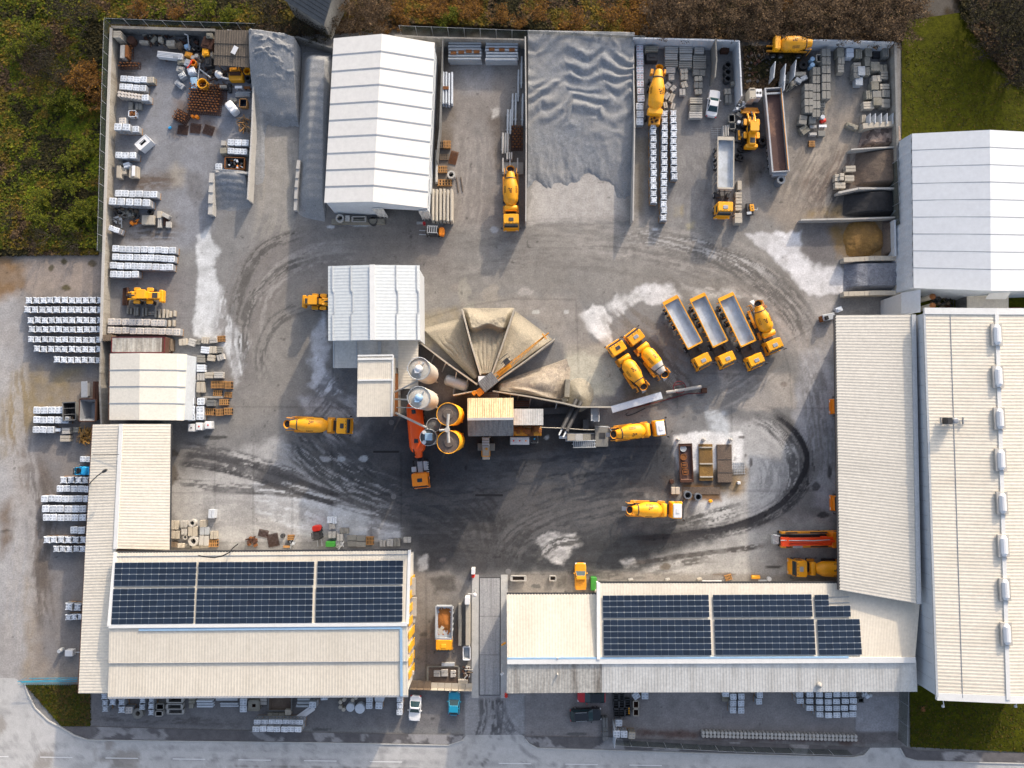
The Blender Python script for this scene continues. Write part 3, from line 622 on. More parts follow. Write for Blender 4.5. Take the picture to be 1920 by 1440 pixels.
kerb([(47,1282),(52,1300),(66,1327),(92,1352),(115,1364),(140,1379),(165,1387),(300,1389),(640,1393),(840,1397),(868,1388)])
kerb([(984,1384),(992,1394),(1008,1402.5),(1300,1412),(1600,1420),(1620,1416),(1632,1402)])
kerb([(1687,1402),(1697,1420),(1720,1426.5),(1920,1431.5),(2300,1440)])
b = MB()
for x0 in (-45,75,198,324,447,570,693,935,1060,1180):
    p, q = P(x0,1418.5+x0*.0135),P(x0+61,1418.5+(x0+61)*.0135); m = (p+q)/2; b.box(m.x, m.y, .0105,(q-p).length, .13,.003, ang(p, q))
b.build('lane_marking','road_paint', kind='structure')
def lawn_col(x, y):
    c = np.empty((*x.shape, 3)); c[:] = (.048,.050,.002); m = fbm(x, y, 6,431)[..., None]; m2 = fbm(x, y, 1.6,432)[..., None]
    c = c*(1.2-m)+np.array((.034,.040,.003))*m; return c*(.8+.4*m2)
def lawn_h(x, y): return .10*fbm(x, y, .6,433)+.10*fbm(x, y, 2,434)
strip('lawn', [(1690,40),(1900,10),(2300,0)],[(1690,600),(1920,600),(2300,600)], 'lawn_grass', .01,130,180, lawn_col, lawn_h, kind='structure')
strip('lawn', [(1705,1285),(1920,1290),(2300,1295)],[(1706,1400),(1920,1410),(2300,1416)], 'lawn_grass', .01,130,60, lawn_col, lawn_h, kind='structure')
def verge_col(x, y):
    c = lawn_col(x, y); m = sstep(.42,.55, fbm(x, y, 2.2,440)+.22*sstep(-71,-66, x)-.1)[..., None]*.9; return c*(1-m)+np.array((.07,.045,.022))*m
strip('lawn', [(48,1283),(170,1283)],[(116,1361),(170,1361)], 'lawn_grass', .03,60,40, verge_col, lawn_h, kind='structure')
# ------------------------------------------------------------------ buildings
def wpart(name, b, mats, root, **k):
    """mesh given in yard coordinates, made a child of an unrotated thing"""
    L = root.location; b.v = [(v[0]-L.x, v[1]-L.y, v[2]-L.z) for v in b.v]
    return b.build(name, mats, root, **k)
def wthing(name, b, mats, **k):
    """one-mesh thing given in yard coordinates, origin at its base"""
    A = np.array(b.v); o = Vector(((A[:,0].min()+A[:,0].max())/2,(A[:,1].min()+A[:,1].max())/2, A[:,2].min()))
    b.v = [(v[0]-o.x, v[1]-o.y, v[2]-o.z) for v in b.v]; return b.build(name, mats, None, o, **k)
def base(pts): return Vector((sum(p[0] for p in pts)/len(pts),sum(p[1] for p in pts)/len(pts),0))
def walls(b, tops, inset=.25, drop=.14, mi=0, push=()):
    """closed wall body under a roof outline (list of eave/ridge points, in order round the plan)"""
    c = base(tops); q = []
    for p in tops:
        d = Vector((p.x-c.x, p.y-c.y, 0)); q.append(Vector((p.x, p.y, p.z-drop))-d.normalized()*inset)
    for i, dx, dy in push: q[i] = q[i]+Vector((dx, dy, -.25))
    lo = [Vector((p.x, p.y, -.05)) for p in q]; n = len(q)
    b.add(q+lo, [(i, i+n, (i+1) % n+n, (i+1) % n) for i in range(n)], mi)
    b.add(q, [tuple(range(n))], mi)
def bead(b, a, c, w=.22, h=.12, up=.06, mi=0):
    a, c = Vector(a),Vector(c); d = (c-a).normalized(); s = d.cross(Vector((0,0,1))).normalized()*w/2; u = Vector((0,0,1))
    ring = lambda p: [p-s+u*(up-h),p+s+u*(up-h),p+s+u*up, p-s+u*up]
    b.loft([ring(a),ring(c)], mi)
# --- white fabric hall in the north
E, Rg = 6.0,7.5
A, B_, Cc, D_ = P(625.6,71.7,E),P(608,380,E),P(801,390,E),P(815,80,E); R1, R2 = P(716,63.5,Rg),P(699,378,Rg)
t = thing('tent_hall','large white fabric hall with dark seams between the gravel bays and beam yard','hall', base([A,B_,Cc,D_]))
b = MB(); b.slab(A, B_, R2, R1,.06); b.slab(R1, R2, Cc, D_, .06); wpart('roof', b, 'tent_fabric', t)
b = MB()                                    # long sides and north gable
inn = lambda p, f=.985: Vector((base([A,B_,Cc,D_]).x*(1-f)+p.x*f, base([A,B_,Cc,D_]).y*(1-f)+p.y*f, p.z-.1))
a_, b2, c_, d_, r1_, r2_ = map(inn, (A, B_, Cc, D_, R1, R2)); g = lambda p: Vector((p.x, p.y, 0))
for q in ((a_, g(a_),g(b2),b2),(c_, g(c_),g(d_),d_)): b.add(q, [(0,1,2,3)])
b.add([a_, r1_, d_, g(d_),g(a_)],[(0,1,2,3,4)])
m1, m2 = b2.lerp(c_, .50),b2.lerp(c_, .96)     # south gable: valance across the whole front, solid left half, open bay on the right
hz = 3.9
v3 = lambda p, z: Vector((p.x, p.y, z))
b.add([b2, r2_, c_, v3(c_, hz),v3(b2, hz)],[(0,4,3,2,1)])
b.add([v3(b2, hz),v3(m1, hz),g(m1),g(b2)],[(0,3,2,1)]); b.add([v3(m2, hz),v3(c_, hz),g(c_),g(m2)],[(0,3,2,1)])
wpart('wall', b, 'tent_wall', t)
for k in range(1,10):
    f = k/10+.004; b = MB(); bead(b, A.lerp(B_, f),R1.lerp(R2, f),.2,.1,.04); bead(b, R1.lerp(R2, f),D_.lerp(Cc, f),.2,.1,.05)
    wpart('seam_strap', b, 'seam', t)
for k, (q0, q1) in enumerate(((m1, m1),(m2, m2))):
    b = MB(); n = 9; rings = []
    for z in (0,1.5,3, hz+.6): rings.append([(q0.x+(i/8-.5)*1.6+.1*math.sin(z*2),q0.y-.25+.14*math.sin(i*2.3+z),z) for i in range(n)]+[(q0.x+(i/8-.5)*1.6, q0.y-.1, z) for i in range(n-1,-1,-1)])
    b.loft(rings); wpart('curtain', b, 'tent_fabric', t)
b = MB(); b.path([D_.lerp(Cc, f)+Vector((.15+.5*(1-abs(((f*10) % 1)-.5)*2)*-.3,0,-.3-1.4*(((f*10) % 1)))) for f in np.linspace(0,1,40)],.035,4); wpart('lacing_rope', b, 'seam', t)
# --- corrugated shed with the loader in front
E, Rg = 7.5,8.6
A, B_, Cc, D_ = P(615,499,E),P(615.5,639,E),P(788,637.5,E),P(786.6,497.5,E); R1, R2 = P(698,496.5,Rg),P(699,637.5,Rg)
t = thing('aggregate_shed','pale grey ribbed shed with a central ridge above the fan of sand bins','shed', base([A,B_,Cc,D_]))
b = MB(); b.corr(A, B_, R2, R1,.48,.05); b.corr(R1, R2, Cc, D_, .48,.05); wpart('roof', b, 'roof_white', t)
b = MB(); bead(b, R1, R2,.75,.14,.16); wpart('ridge_cap', b, 'ridge_white', t)
for f, s in ((.10,0),(.52,0),(.50,1),(.94,1)):
    b = MB(); p, q = (A.lerp(R1, f),B_.lerp(R2, f)) if not s else (R1.lerp(D_, f),R2.lerp(Cc, f))
    j = Vector((.25,0,0)); pts = [p, p.lerp(q, .33),p.lerp(q, .36)+j, p.lerp(q, .62)+j, p.lerp(q, .65),q]
    for a, c in zip(pts[:-1], pts[1:]): bead(b, a, c, .16,.12,.13)
    wpart('sheet_joint', b, 'galv', t)
b = MB(); walls(b, [A, B_, R2, Cc, D_, R1],.3,.2); wpart('wall', b, 'panel_wall', t)
A, B_, Cc, D_ = P(626,637,5.2),P(626,690,4.9),P(784,729,4.9),P(784,637,5.2)
t = thing('lean_to_roof','low grey ribbed canopy in the shadow south of the ribbed shed','canopy', base([A,B_,Cc,D_]))
b = MB(); b.corr(A, B_, P(747,690,4.9),P(747,637,5.2),.4,.06); wpart('roof', b, 'roof_grey', t)
b = MB(); b.corr(P(747,637,5.2),P(747,729,4.9),Cc, D_, .4,.06); wpart('roof', b, 'roof_cream', t)
b = MB(); bead(b, P(712,640,5.2),P(712,690,5.0),.5,.1,.16); bead(b, P(669,640,5.2),P(669,690,5.0),.15,.1,.14); bead(b, A, B_, .2,.1,.14); wpart('roof_batten', b, 'galv', t)
for q in ((628,640),(628,688),(705,688),(782,640),(782,726),(750,726)):
    p = P(*q, 4.6); b = MB(); b.tube((p.x, p.y, 0),(p.x, p.y, 4.9),.1); wpart('post', b, 'galv', t)
A, B_, Cc, D_ = P(671,667,8.6),P(669,781.5,8.2),P(735,781,8.2),P(737,666,8.6)
t = thing('control_house','tall narrow batching house with a cream ribbed roof beside the cement silos','building', base([A,B_,Cc,D_]))
b = MB(); b.corr(A, D_, Cc, B_, .3,.05); wpart('roof', b, 'roof_cream_h', t)
b = MB(); bead(b, P(671,713,8.45),P(736,712,8.45),.25,.1,.14); bead(b, A+Vector((0,-.5,0)),D_+Vector((0,-.5,0)),.3,.1,.12); bead(b, D_, Cc, .22,.15,.12); bead(b, A, D_, .22,.15,.12); wpart('flashing', b, 'ridge_white', t)
b = MB(); walls(b, [A, B_, Cc, D_],.2,.2); wpart('wall', b, 'pale_concrete', t)
b = MB(); p, q = P(741,700,6),P(741,780,6); b.box((p.x+q.x)/2,(p.y+q.y)/2,5.6,.7, abs(p.y-q.y),.12); b.box(p.x+.3,(p.y+q.y)/2,6.6,.05, abs(p.y-q.y),.05); wpart('walkway', b, 'rust_bright', t)
# --- cement silos
def silo(px, py, rpx, zt, zb, label, shell, topm, kind):
    c = P(px, py, zt); r = rpx*(CAM_H-zt)/FPX
    t = thing('silo', label, 'silo', (c.x, c.y, 0),0, 'silos of the batching plant')
    b = MB(); b.lathe((0,0,zb),(0,0,1),[(0, r)]+[(z_, r*f) for k in range(1,12) for z_, f in (((zt-zb)*k/12-.08,1),((zt-zb)*k/12,1.025),((zt-zb)*k/12+.08,1))]+[(zt-zb-.02, r)],32, cap=False); b.build('shell', shell, t)
    b = MB(); b.lathe((0,0,0),(0,0,1),[(zb-2.6,.35),(zb, r)],24); b.build('cone', shell, t)
    b = MB(); b.lathe((0,0,zt-.25),(0,0,1),[(0, r-.03),(.12, r*.6),(.2,.05)] if kind != 'open' else [(.08, r-.03),(.12, r*.6),(.16,.1)],28); b.build('top_plate', topm, t)
    b = MB()
    for k in range(24):
        a0, a1 = 2*math.pi*k/24,2*math.pi*(k+1)/24; b.tube((r*math.cos(a0),r*math.sin(a0),zt+(.9 if kind == 'cement' else .05)),(r*math.cos(a1),r*math.sin(a1),zt+(.9 if kind == 'cement' else .05)),.05, n=5)
        if kind == 'cement' and k % 3 == 0: b.tube((r*math.cos(a0),r*math.sin(a0),zt-.2),(r*math.cos(a0),r*math.sin(a0),zt+.9),.035, n=4)
    b.build('guard_rail' if kind == 'cement' else 'rim','galv' if kind != 'open' else shell, t)
    for k in range(4):
        a = R(45+90*k); b = MB(); b.tube((r*.92*math.cos(a),r*.92*math.sin(a),0),(r*.92*math.cos(a),r*.92*math.sin(a),zb+.1),.14, n=6); b.build('leg', shell, t)
    return t, r
for px, py, lb in ((786.7,691.7,'northern grey cement silo with white filter cap and rusty stain on its top'),(786.7,745.8,'southern grey cement silo with pale blue filter cap above the red tanker')):
    t, r = silo(px, py, 20.8,14,3.6, lb, 'silo_shell','silo_top' if py < 700 else 'silo_shell','cement')
    b = MB(); b.lathe((-.05,0,14),(0,0,1),[(-.2,.5),(.75,.5),(.95,.42),(1.0,.1)],18); b.box(-.25,-.32,14.45,.6,.6,.9); b.build('filter_cap','pale_blue' if py > 700 else 'white_paint', t)
    for x, y, r_ in ((.1,-.75,.2),(-.75,-.1,.16),(.5,.8,.12)): b = MB(); b.lathe((x,y,13.9),(0,0,1),[(0,r_),(.35,r_)],12); b.build('hatch','galv', t)
    b = MB()
    for s in (-.25,.25): b.tube((-r-.15, s, 1),(-r-.15, s, 14.9),.03, n=4)
    for k in range(36): b.tube((-r-.15,-.25,1.2+k*.38),(-r-.15,.25,1.2+k*.38),.02, n=4)
    b.build('ladder','galv', t)
for px, py, lb in ((840,776.7,'northern yellow open silo filled with crusted brown material'),(840.8,829,'southern yellow open silo with brown crust, next to the tanker trailer')):
    t, r = silo(px, py, 21.3,13.6,3.5, lb, 'yellow_paint','silo_crust','open')
    b = MB(); b.lathe((0,0,13.5),(0,0,1),[(0,.62),(.05,.72),(.1,.72),(.1,.62)],20); b.build('inlet_ring','silo_crust', t)
t, r = silo(803,820,15.5,8.6,3, 'small grey octagonal silo with blue filter box beside the tanker','galv','grating','small')
b = MB(); b.cbox(.15,.1,8.5,9.6,1.05,1.05,.08,.05); b.build('filter_box','pale_blue', t)
for y in (.7,-.7): b = MB(); b.lathe((-.55,y,8.5),(0,0,1),[(0,.28),(.4,.28)],12); b.build('hatch','white_paint', t)
t, r = silo(813,797,13,7.4,2.6, 'small dark dusty hopper tank north of the octagonal silo','steel','grating','small')
# filling pipes from the batching house to the silos
for pp, lb, rr in (([(740,735,7),(784,714,10.5)], 'thin white filling pipe from batching house to northern cement silo', .12),([(740,748.5,7),(770,749.5,9)], 'short level white pipe from batching house to southern cement silo', .12),([(743,764,6.5),(775,764.5,7.2)], 'thin dark level pipe crossing above the red tanker', .07),
                 ([(742,774,7),(800,802,8.8)], 'long slanting screw conveyor pipe crossing above the red tanker', .16)):
    b = MB(); b.path([P(*q) for q in pp], rr, 8); wthing('filling_pipe', b, 'pale_concrete' if rr > .1 else 'galv', label=lb, cat='pipe', group='pipes of the batching plant')
b = MB(); b.path([P(841,776,14.2),P(839,798,14.2),P(840,808,14.2),P(841.5,830,14.2)],.2,8); b.path([P(839,806,14.2),P(824,807,14.2)],.16,8); b.lathe(P(839,806,13.9),(0,0,1),[(0,.35),(.6,.35)],12)
wthing('filling_pipe', b, 'pale_concrete', label='thick forked white pipe joining the two yellow silos', cat='pipe', group='pipes of the batching plant')
# --- mixing plant: sunlit gold and shaded dark tones put into its ribbed roof colours
A, B_, Cc, D_ = P(876.5,746.5,7.6),P(877.5,818,7.2),P(962.5,817,7.2),P(962.5,746,7.6); R1, R2 = P(876.5,786,9.0),P(962.5,785,9.0)
t = thing('mixing_plant','mixing tower house with sunlit-gold toned north slope and shade-dark south slope','building', base([A,B_,Cc,D_]))
b = MB(); b.corr(A, D_, R2, R1,.33,.07); wpart('roof', b, 'roof_plant_sunlit', t)
b = MB(); b.corr(R1, R2, Cc, B_, .33,.07); wpart('roof', b, 'roof_plant', t, label='shade-toned dark ribbed roof slope')
b = MB(); bead(b, R1, R2,.35,.1,.12); wpart('ridge_cap', b, 'galv', t)
b = MB(); walls(b, [A, R1, B_, Cc, R2, D_],.3,.2); wpart('wall', b, 'amber_paint', t)
A, B_, Cc, D_ = P(963,766.5,6.0),P(963,797,5.9),P(1018.5,797,5.9),P(1018.5,766.5,6.0)
t = thing('plant_cabin','grey ribbed cabin attached east of the golden roofed mixing tower','cabin', base([A,B_,Cc,D_]))
b = MB(); b.corr(A, D_, Cc, B_, .33,.07); wpart('roof', b, 'roof_grey', t); b = MB(); walls(b, [A, B_, Cc, D_],.15,.2); wpart('wall', b, 'rust', t)
A, B_, Cc, D_ = P(963,798,3.2),P(963,817,3.2),P(1015,817,3.2),P(1015,798,3.2)
t = thing('plant_platform','rusty yellow machine platform under the grey cabin edge','platform', base([A,B_,Cc,D_]))
b = MB(); b.slab(A, B_, Cc, D_, .15); wpart('deck', b, 'amber_paint', t)
b = MB()
for k in range(9): p = A.lerp(D_, (k+.5)/9).lerp(B_.lerp(Cc, (k+.5)/9),random.uniform(.2,.8)); b.cbox(p.x, p.y, 3.2,3.2+random.uniform(.3,1.2),random.uniform(.5,1.0),random.uniform(.5,1.2),.1,.05)
wpart('machinery', b, 'rust_bright', t)
for q in ((965,816),(1013,816),(965,799),(1013,799)):
    p = P(*q, 3.1); b = MB(); b.tube((p.x, p.y, 0),(p.x, p.y, 3.2),.12); wpart('post', b, 'amber_paint', t)
# black damp service yard under the bins
for x0, y0, x1, y1, h, m, lb, nm in ((963,751,993,763,1.6,'rust','rust brown steel trough lying behind the grey plant cabin','steel_trough'),(897,736,935,746,4.6,'rust','rusty hopper gate at the narrow end of the sand bins','hopper_gate'),
                                    (1093,787,1104,806,1.8,'dark_steel','dark open steel box beside the lower stair','steel_box'),(904,820,917,836,5.0,'galv','grey discharge chute deck projecting from the black roof','chute_deck')):
    p, q = P(x0, y0, h),P(x1, y1, h); c = (p+q)/2; sx, sy = abs(q.x-p.x),abs(q.y-p.y)
    t = thing(nm, lb, nm.split('_')[-1],(c.x, c.y, 0))
    b = MB(); b.cbox(0,0,0 if h < 3 else h-.8, h, sx, sy, .05,.03); b.build('body', m, t)
    b = MB()
    for k in range(4): b.box(0, sy*(k/3-.5)*.9, h+.05, sx*.98,.12,.1)
    b.build('rib','dark_steel' if m != 'galv' else 'concrete', t)
    if h > 3:
        for sx_ in (-1,1):
            for sy_ in (-1,1): b = MB(); b.tube((sx_*sx*.45, sy_*sy*.45,0),(sx_*sx*.45, sy_*sy*.45, h-.7),.1); b.build('post', m, t)
c = P(911,843,2.5); t = thing('loading_booth','small cross shaped loading booth standing south of the plant','booth', (c.x, c.y, 0))
for n_, (x, y, z0, z1, sx, sy, m) in {'booth_body': (0,-.3,0,2.5,1.05,2.4,'stone_cream'),'side_platform': (0,.35,0,1.3,2.6,1.1,'concrete'),'upper_box': (0,1.1,1.8,3.2,1.0,1.5,'steel')}.items():
    b = MB(); b.cbox(x, y, z0, z1, sx, sy, .05,.04); b.build(n_, m, t)
b = MB(); b.box(0,-1.0,2.52,1.3,.12,.1); b.box(-.6,-.6,2.52,.1,.9,.1); b.box(.6,-.6,2.52,.1,.9,.1); b.lathe((.1,.1,2.5),(0,0,1),[(0,.2),(.12,.2)],10); b.build('trim','amber_paint', t)
# --- west fabric tent
E, Rg = 4.2,5.2
A, B_, Cc, D_ = P(205.5,663,E),P(204,787.5,E),P(345,788.5,E),P(350.5,664,E); R1, R2 = P(262,662,Rg),P(261,787.5,Rg); S1, S2 = P(332,663,4.6),P(331,788,4.6)
t = thing('tent_hall','small cream fabric tent beside the west wall, with three dark seams','tent', base([A,B_,Cc,D_]))
b = MB(); b.slab(A, B_, R2, R1,.06); wpart('roof', b, 'tent_cream', t); b = MB(); b.slab(R1, R2, S2, S1,.06); b.slab(S1, S2, Cc, D_, .06); wpart('roof', b, 'tent_cream', t)
b = MB(); walls(b, [A, B_, R2, S2, Cc, D_, S1, R1],.12,.1); wpart('wall', b, 'tent_wall', t)
for f in (.25,.5,.75):
    b = MB(); bead(b, A.lerp(B_, f),R1.lerp(R2, f),.16,.08,.04); bead(b, R1.lerp(R2, f),S1.lerp(S2, f),.16,.08,.04); bead(b, S1.lerp(S2, f)+Vector((0,0,.02)),D_.lerp(Cc, f)+Vector((0,0,.02)),.16,.08,.04); wpart('seam_strap', b, 'seam', t)
b = MB(); bead(b, A, B_, .14,.2,.03); wpart('edge_trim', b, 'rust', t)
# --- north-east fabric hall
E, Rg = 5.4,8.4
A, B_, R1, R2, Cc, D_ = P(1710,250.5,E),P(1713,540,E),P(1856,243.5,Rg),P(1858,545,Rg),P(2015,545,E),P(2012,252,E)
lo = [P(1687,268,1.8),P(1689,556,1.8)]
t = thing('tent_hall','big white fabric hall beyond the east wall with grey side curtain','hall', base([A,B_,Cc,D_]))
b = MB(); b.slab(A, B_, R2, R1,.06); b.slab(R1, R2, Cc, D_, .06); wpart('roof', b, 'tent_blue', t)
b = MB(); walls(b, [A, B_, R2, Cc, D_, R1],.15,.1); wpart('wall', b, 'tent_wall', t)
b = MB(); g0, g1 = Vector((A.x-.25, A.y, 0)),Vector((B_.x-.25, B_.y, 0)); n = 60; V, F_ = [],[]
for i in range(n+1):
    for z, o in ((0,-.25),(1.8,-.12),(3.6,-.05),(5.3,.2)): p = g0.lerp(g1, i/n); V.append((p.x+o+.07*math.sin(i*1.57),p.y, z))
b.add(V, [(i*4+k, (i+1)*4+k, (i+1)*4+k+1, i*4+k+1) for i in range(n) for k in range(3)]); wpart('side_curtain', b, 'tent_wall', t)
for k in range(1,9):
    f = k/9.2; b = MB(); bead(b, A.lerp(B_, f),R1.lerp(R2, f),.1,.06,.02); bead(b, R1.lerp(R2, f),D_.lerp(Cc, f),.1,.06,.02); bead(b, Vector((A.x-.45, A.y, .1)).lerp(Vector((B_.x-.45, B_.y, .1)),f),A.lerp(B_, f)+Vector((.02,0,0)),.12,.08,.04); wpart('seam_strap', b, 'seam', t)
b = MB(); p0, p1, p2, p3 = P(1848,561,4.6),P(1858,544,5.4),P(1896,548,5.4),P(1886,561,4.6); b.slab(p0, p1, p2, p3,.08); wpart('awning_flap', b, 'tent_fabric', t)
# --- house corner at the top edge
A, B_, Cc, D_ = P(530,-2,5),P(607,47,5),P(650,-26,5),P(575,-70,5)
t = thing('house','corner of a grey slate roofed house among bare shrubs at the top edge','house', base([A,B_,Cc,D_]))
r1, r2 = A.lerp(D_, .5)+Vector((0,0,2)),B_.lerp(Cc, .5)+Vector((0,0,2))
b = MB(); b.corr(A, B_, r2, r1,.45,.05); b.corr(r1, r2, Cc, D_, .45,.05); wpart('roof', b, 'roof_tile', t)
b = MB()
for f in (.15,.3,.45,.6,.75,.9): bead(b, A.lerp(r1, f),B_.lerp(r2, f),.07,.05,.10)
wpart('tile_course', b, 'dark_steel', t); b = MB(); walls(b, [A, B_, r2, Cc, D_, r1],.4,.2); wpart('wall', b, 'wall_concrete', t)
# --- west ribbed building (long, low)
E, Rg = 5.0,5.75
A, B_, Cc, D_ = P(174,796,E),P(147,1300,E),P(204,1300,5.6),P(228,795,Rg)
t = thing('ribbed_building','long cream ribbed building between pallet rows and the solar roof','building', base([A,B_,P(320,1030,E),P(320,795,E)]))
Rm = P(217,1029,Rg); Ex, Ey = P(320,795,E),P(318,1031,E)
b = MB(); b.corr(A, P(160,1031,E),Rm, D_, .42,.09); b.corr(P(160,1031,E),B_, P(208,1300,5.6),Rm, .42,.09); wpart('roof', b, 'roof_cream', t)
b = MB(); b.corr(D_, Rm, Ey, Ex, .42,.09); wpart('roof', b, 'roof_cream', t, label='sunlit cream east slope')
b = MB(); bead(b, D_, Rm, .55,.12,.16); wpart('ridge_cap', b, 'ridge_white', t)
b = MB(); walls(b, [A, P(160,1031,E),B_, P(208,1300,5.6),Rm, Ey, Ex, D_],.25,.25, push=((5,-2.6,0),(6,-2.6,0))); wpart('wall', b, 'rust', t)
b = MB(); bead(b, A, B_, .3,.2,.0); wpart('gutter', b, 'rust', t); b = MB(); bead(b, Ex, Ey, .3,.2,.0); wpart('gutter', b, 'dark_steel', t)
b = MB(); bead(b, A.lerp(D_, .02),Ex.lerp(D_, .02),.2,.15,.1); b = MB(); p = P(175,852,5.2); q = P(224,852,6.3); bead(b, p, q, .08,.06,.12); wpart('snow_rail', b, 'dark_steel', t)
b = MB(); b.path([P(166,912,.2),P(166,910,4.5),P(172,902,5.8),P(184,891,7.6),P(190,887,7.9)],.08,6); b.lathe(P(191,886,7.8),(.5,.3,0),[(0,.1),(.3,.22),(.8,.2)],8)
wthing('street_lamp', b, 'dark_steel', label='dark bent lamp post leaning over the cream ribbed roof', cat='lamp')
# --- solar building in the south-west
E, Rg = 6.6,7.3
A, B_, Cc, D_ = P(217,1035,E),P(202,1308,6.5),P(765,1305,6.5),P(768,1031,E); R1, R2 = P(205,1174,Rg),P(764,1170,Rg)
t = thing('solar_building','long cream ribbed hall carrying six dark solar arrays, west of the gate','building', base([A,B_,Cc,D_]))
b = MB(); b.corr(A, D_, R2, R1,.42,.07); wpart('roof', b, 'roof_cream_h', t)
M1, M2 = R1.lerp(B_, .52),R2.lerp(Cc, .52)
b = MB(); b.corr(R1, R2, M2, M1,.42,.08); b.corr(M1-Vector((0,0,.12)),M2-Vector((0,0,.12)),Cc, B_, .42,.08); wpart('roof', b, 'roof_cream_h', t)
b = MB(); bead(b, R1, R2,.5,.16,.18); bead(b, A, R1,.5,.2,.14); bead(b, D_, R2,.4,.2,.14); wpart('ridge_cap', b, 'ridge_white', t)
b = MB(); bead(b, M1, M2,.08,.06,.06); bead(b, A.lerp(R1,.06),D_.lerp(R2,.06),.1,.08,.08); wpart('snow_rail', b, 'steel', t)
b = MB(); bead(b, A, D_, .25,.2,.02,0); wpart('gutter', b, 'dark_steel', t); b = MB(); bead(b, B_, Cc, .3,.3,.02); wpart('gutter', b, 'steel', t)
b = MB(); p, q = R1.lerp(R2,.10)+Vector((0,-.5,-.05)),R2+Vector((-.9,-.5,-.05)); bead(b, p, q, .35,.12,.14); bead(b, q, Cc+Vector((-.9,0,0)),.35,.12,.16); wpart('drain_channel', b, 'pale_blue', t)
b = MB(); walls(b, [A, R1, B_, Cc, R2, D_],.3,.2, push=((0,0,-1.3),(5,0,-1.3))); wpart('wall', b, 'wall_white', t)
b = MB(); c0, c1, c2 = D_, R2, Cc          # yellow painted strips on the east gable
e0, e1 = P(766,1090,6.5),P(766,1290,6.3)
for k in range(8):
    f0 = k/8; p = e0.lerp(e1, f0+.02); q = e0.lerp(e1, f0+.07); b.add([(p.x-.05, p.y, 0.2),(p.x-.05, q.y-.4,0.2),(q.x-.05, q.y+.2,6.0),(p.x-.05, p.y+.5,6.2),(p.x+.05, p.y, 0.2),(p.x+.05, q.y-.4,0.2),(q.x+.05, q.y+.2,6.0),(p.x+.05, p.y+.5,6.2)],[(3,2,1,0),(4,5,6,7),(0,1,5,4),(1,2,6,5),(2,3,7,6),(3,0,4,7)])
wpart('wall_stripe', b, 'wall_yellow', t)
b = MB()
for y, h, w_, l in ((1100,3.4,.9,2.6),(1138,2.6,1.2,2.8),(1155,2.4,.8,2.0),(1228,2.2,.3,2.4),(1262,3.0,.5,.6)): p = P(773,y,h); b.cbox(p.x, p.y, h-.25, h, w_, l, .04,.03)
wpart('door_canopy', b, 'pale_concrete', t)
b = MB(); b.path([P(372,1041.5,7.5),P(385,1044,7.6),P(402,1045.5,7.6),P(418,1042,7.55),P(430,1036,7.4),P(436,1028,6.6),P(446,1020,3)],.09,6)
wthing('hose', b, 'rubber', label='black hose curving over the north eave of the solar building', cat='hose')
def slope(A, D_, R1, R2):
    """frame of a roof plane from its eave A-D and ridge R1-R2"""
    return lambda u, v, h=0: A.lerp(D_, u).lerp(R1.lerp(R2, u),v)+((D_-A).cross(R1-A)).normalized()*h
SOLAR = {}
def solar_array(q, cols, rows, label, zf, gap=.05, skip=None):
    """q: photo pixels of the array's corners NW, NE, SE, SW; zf gives the roof height at a pixel"""
    c4 = [P(x, y, zf(x, y)) for x, y in q]; o = c4[3]; ux = (c4[2]-o).normalized(); n = (c4[2]-o).cross(c4[0]-o).normalized(); uy = n.cross(ux)
    Lx = ((c4[2]-c4[3]).length+(c4[1]-c4[0]).length)/2; Ly = ((c4[0]-c4[3]).length+(c4[1]-c4[2]).length)/2
    M_ = Matrix((ux, uy, n)).transposed().to_4x4(); t = thing('solar_array', label, 'solar array', o+n*.16,0, 'solar arrays on the roofs'); t.rotation_euler = M_.to_euler()
    pw, ph = Lx/cols, Ly/rows; key = (round(pw, 2),round(ph, 2))
    if key not in SOLAR:
        b = MB(); b.box(0,0,.03,pw-.02,ph-.05,.045, mi=1); b.box(0,0,.056,pw-.035,ph-.12,.006, mi=0)
        b.box(pw/2,ph/2,.055,.10,.10,.03, mi=2); SOLAR[key] = b.mesh('solar_panel', ['solar_cell','solar_frame','ridge_white'])
    for j in range(rows):
        for i in range(cols):
            if skip and skip(i, rows-1-j): continue
            p = bpy.data.objects.new('solar_panel', SOLAR[key]); C.objects.link(p); p.parent = t; p.location = ((i+.5)*pw, (j+.5)*ph, 0)
    b = MB()
    for j in range(rows): b.box(Lx/2,(j+.5)*ph, -.06, Lx, .05,.08)
    b.build('mounting_rail','solar_frame', t)
def plane_z(p0, p1, p2):
    """height of a roof plane as seen at a pixel"""
    n = (p1-p0).cross(p2-p0)
    def f(x, y):
        z = p0.z
        for _ in range(12): q = P(x, y, z); z = p0.z-(n.x*(q.x-p0.x)+n.y*(q.y-p0.y))/n.z
        return z
    return f
zf = plane_z(A, D_, R1)
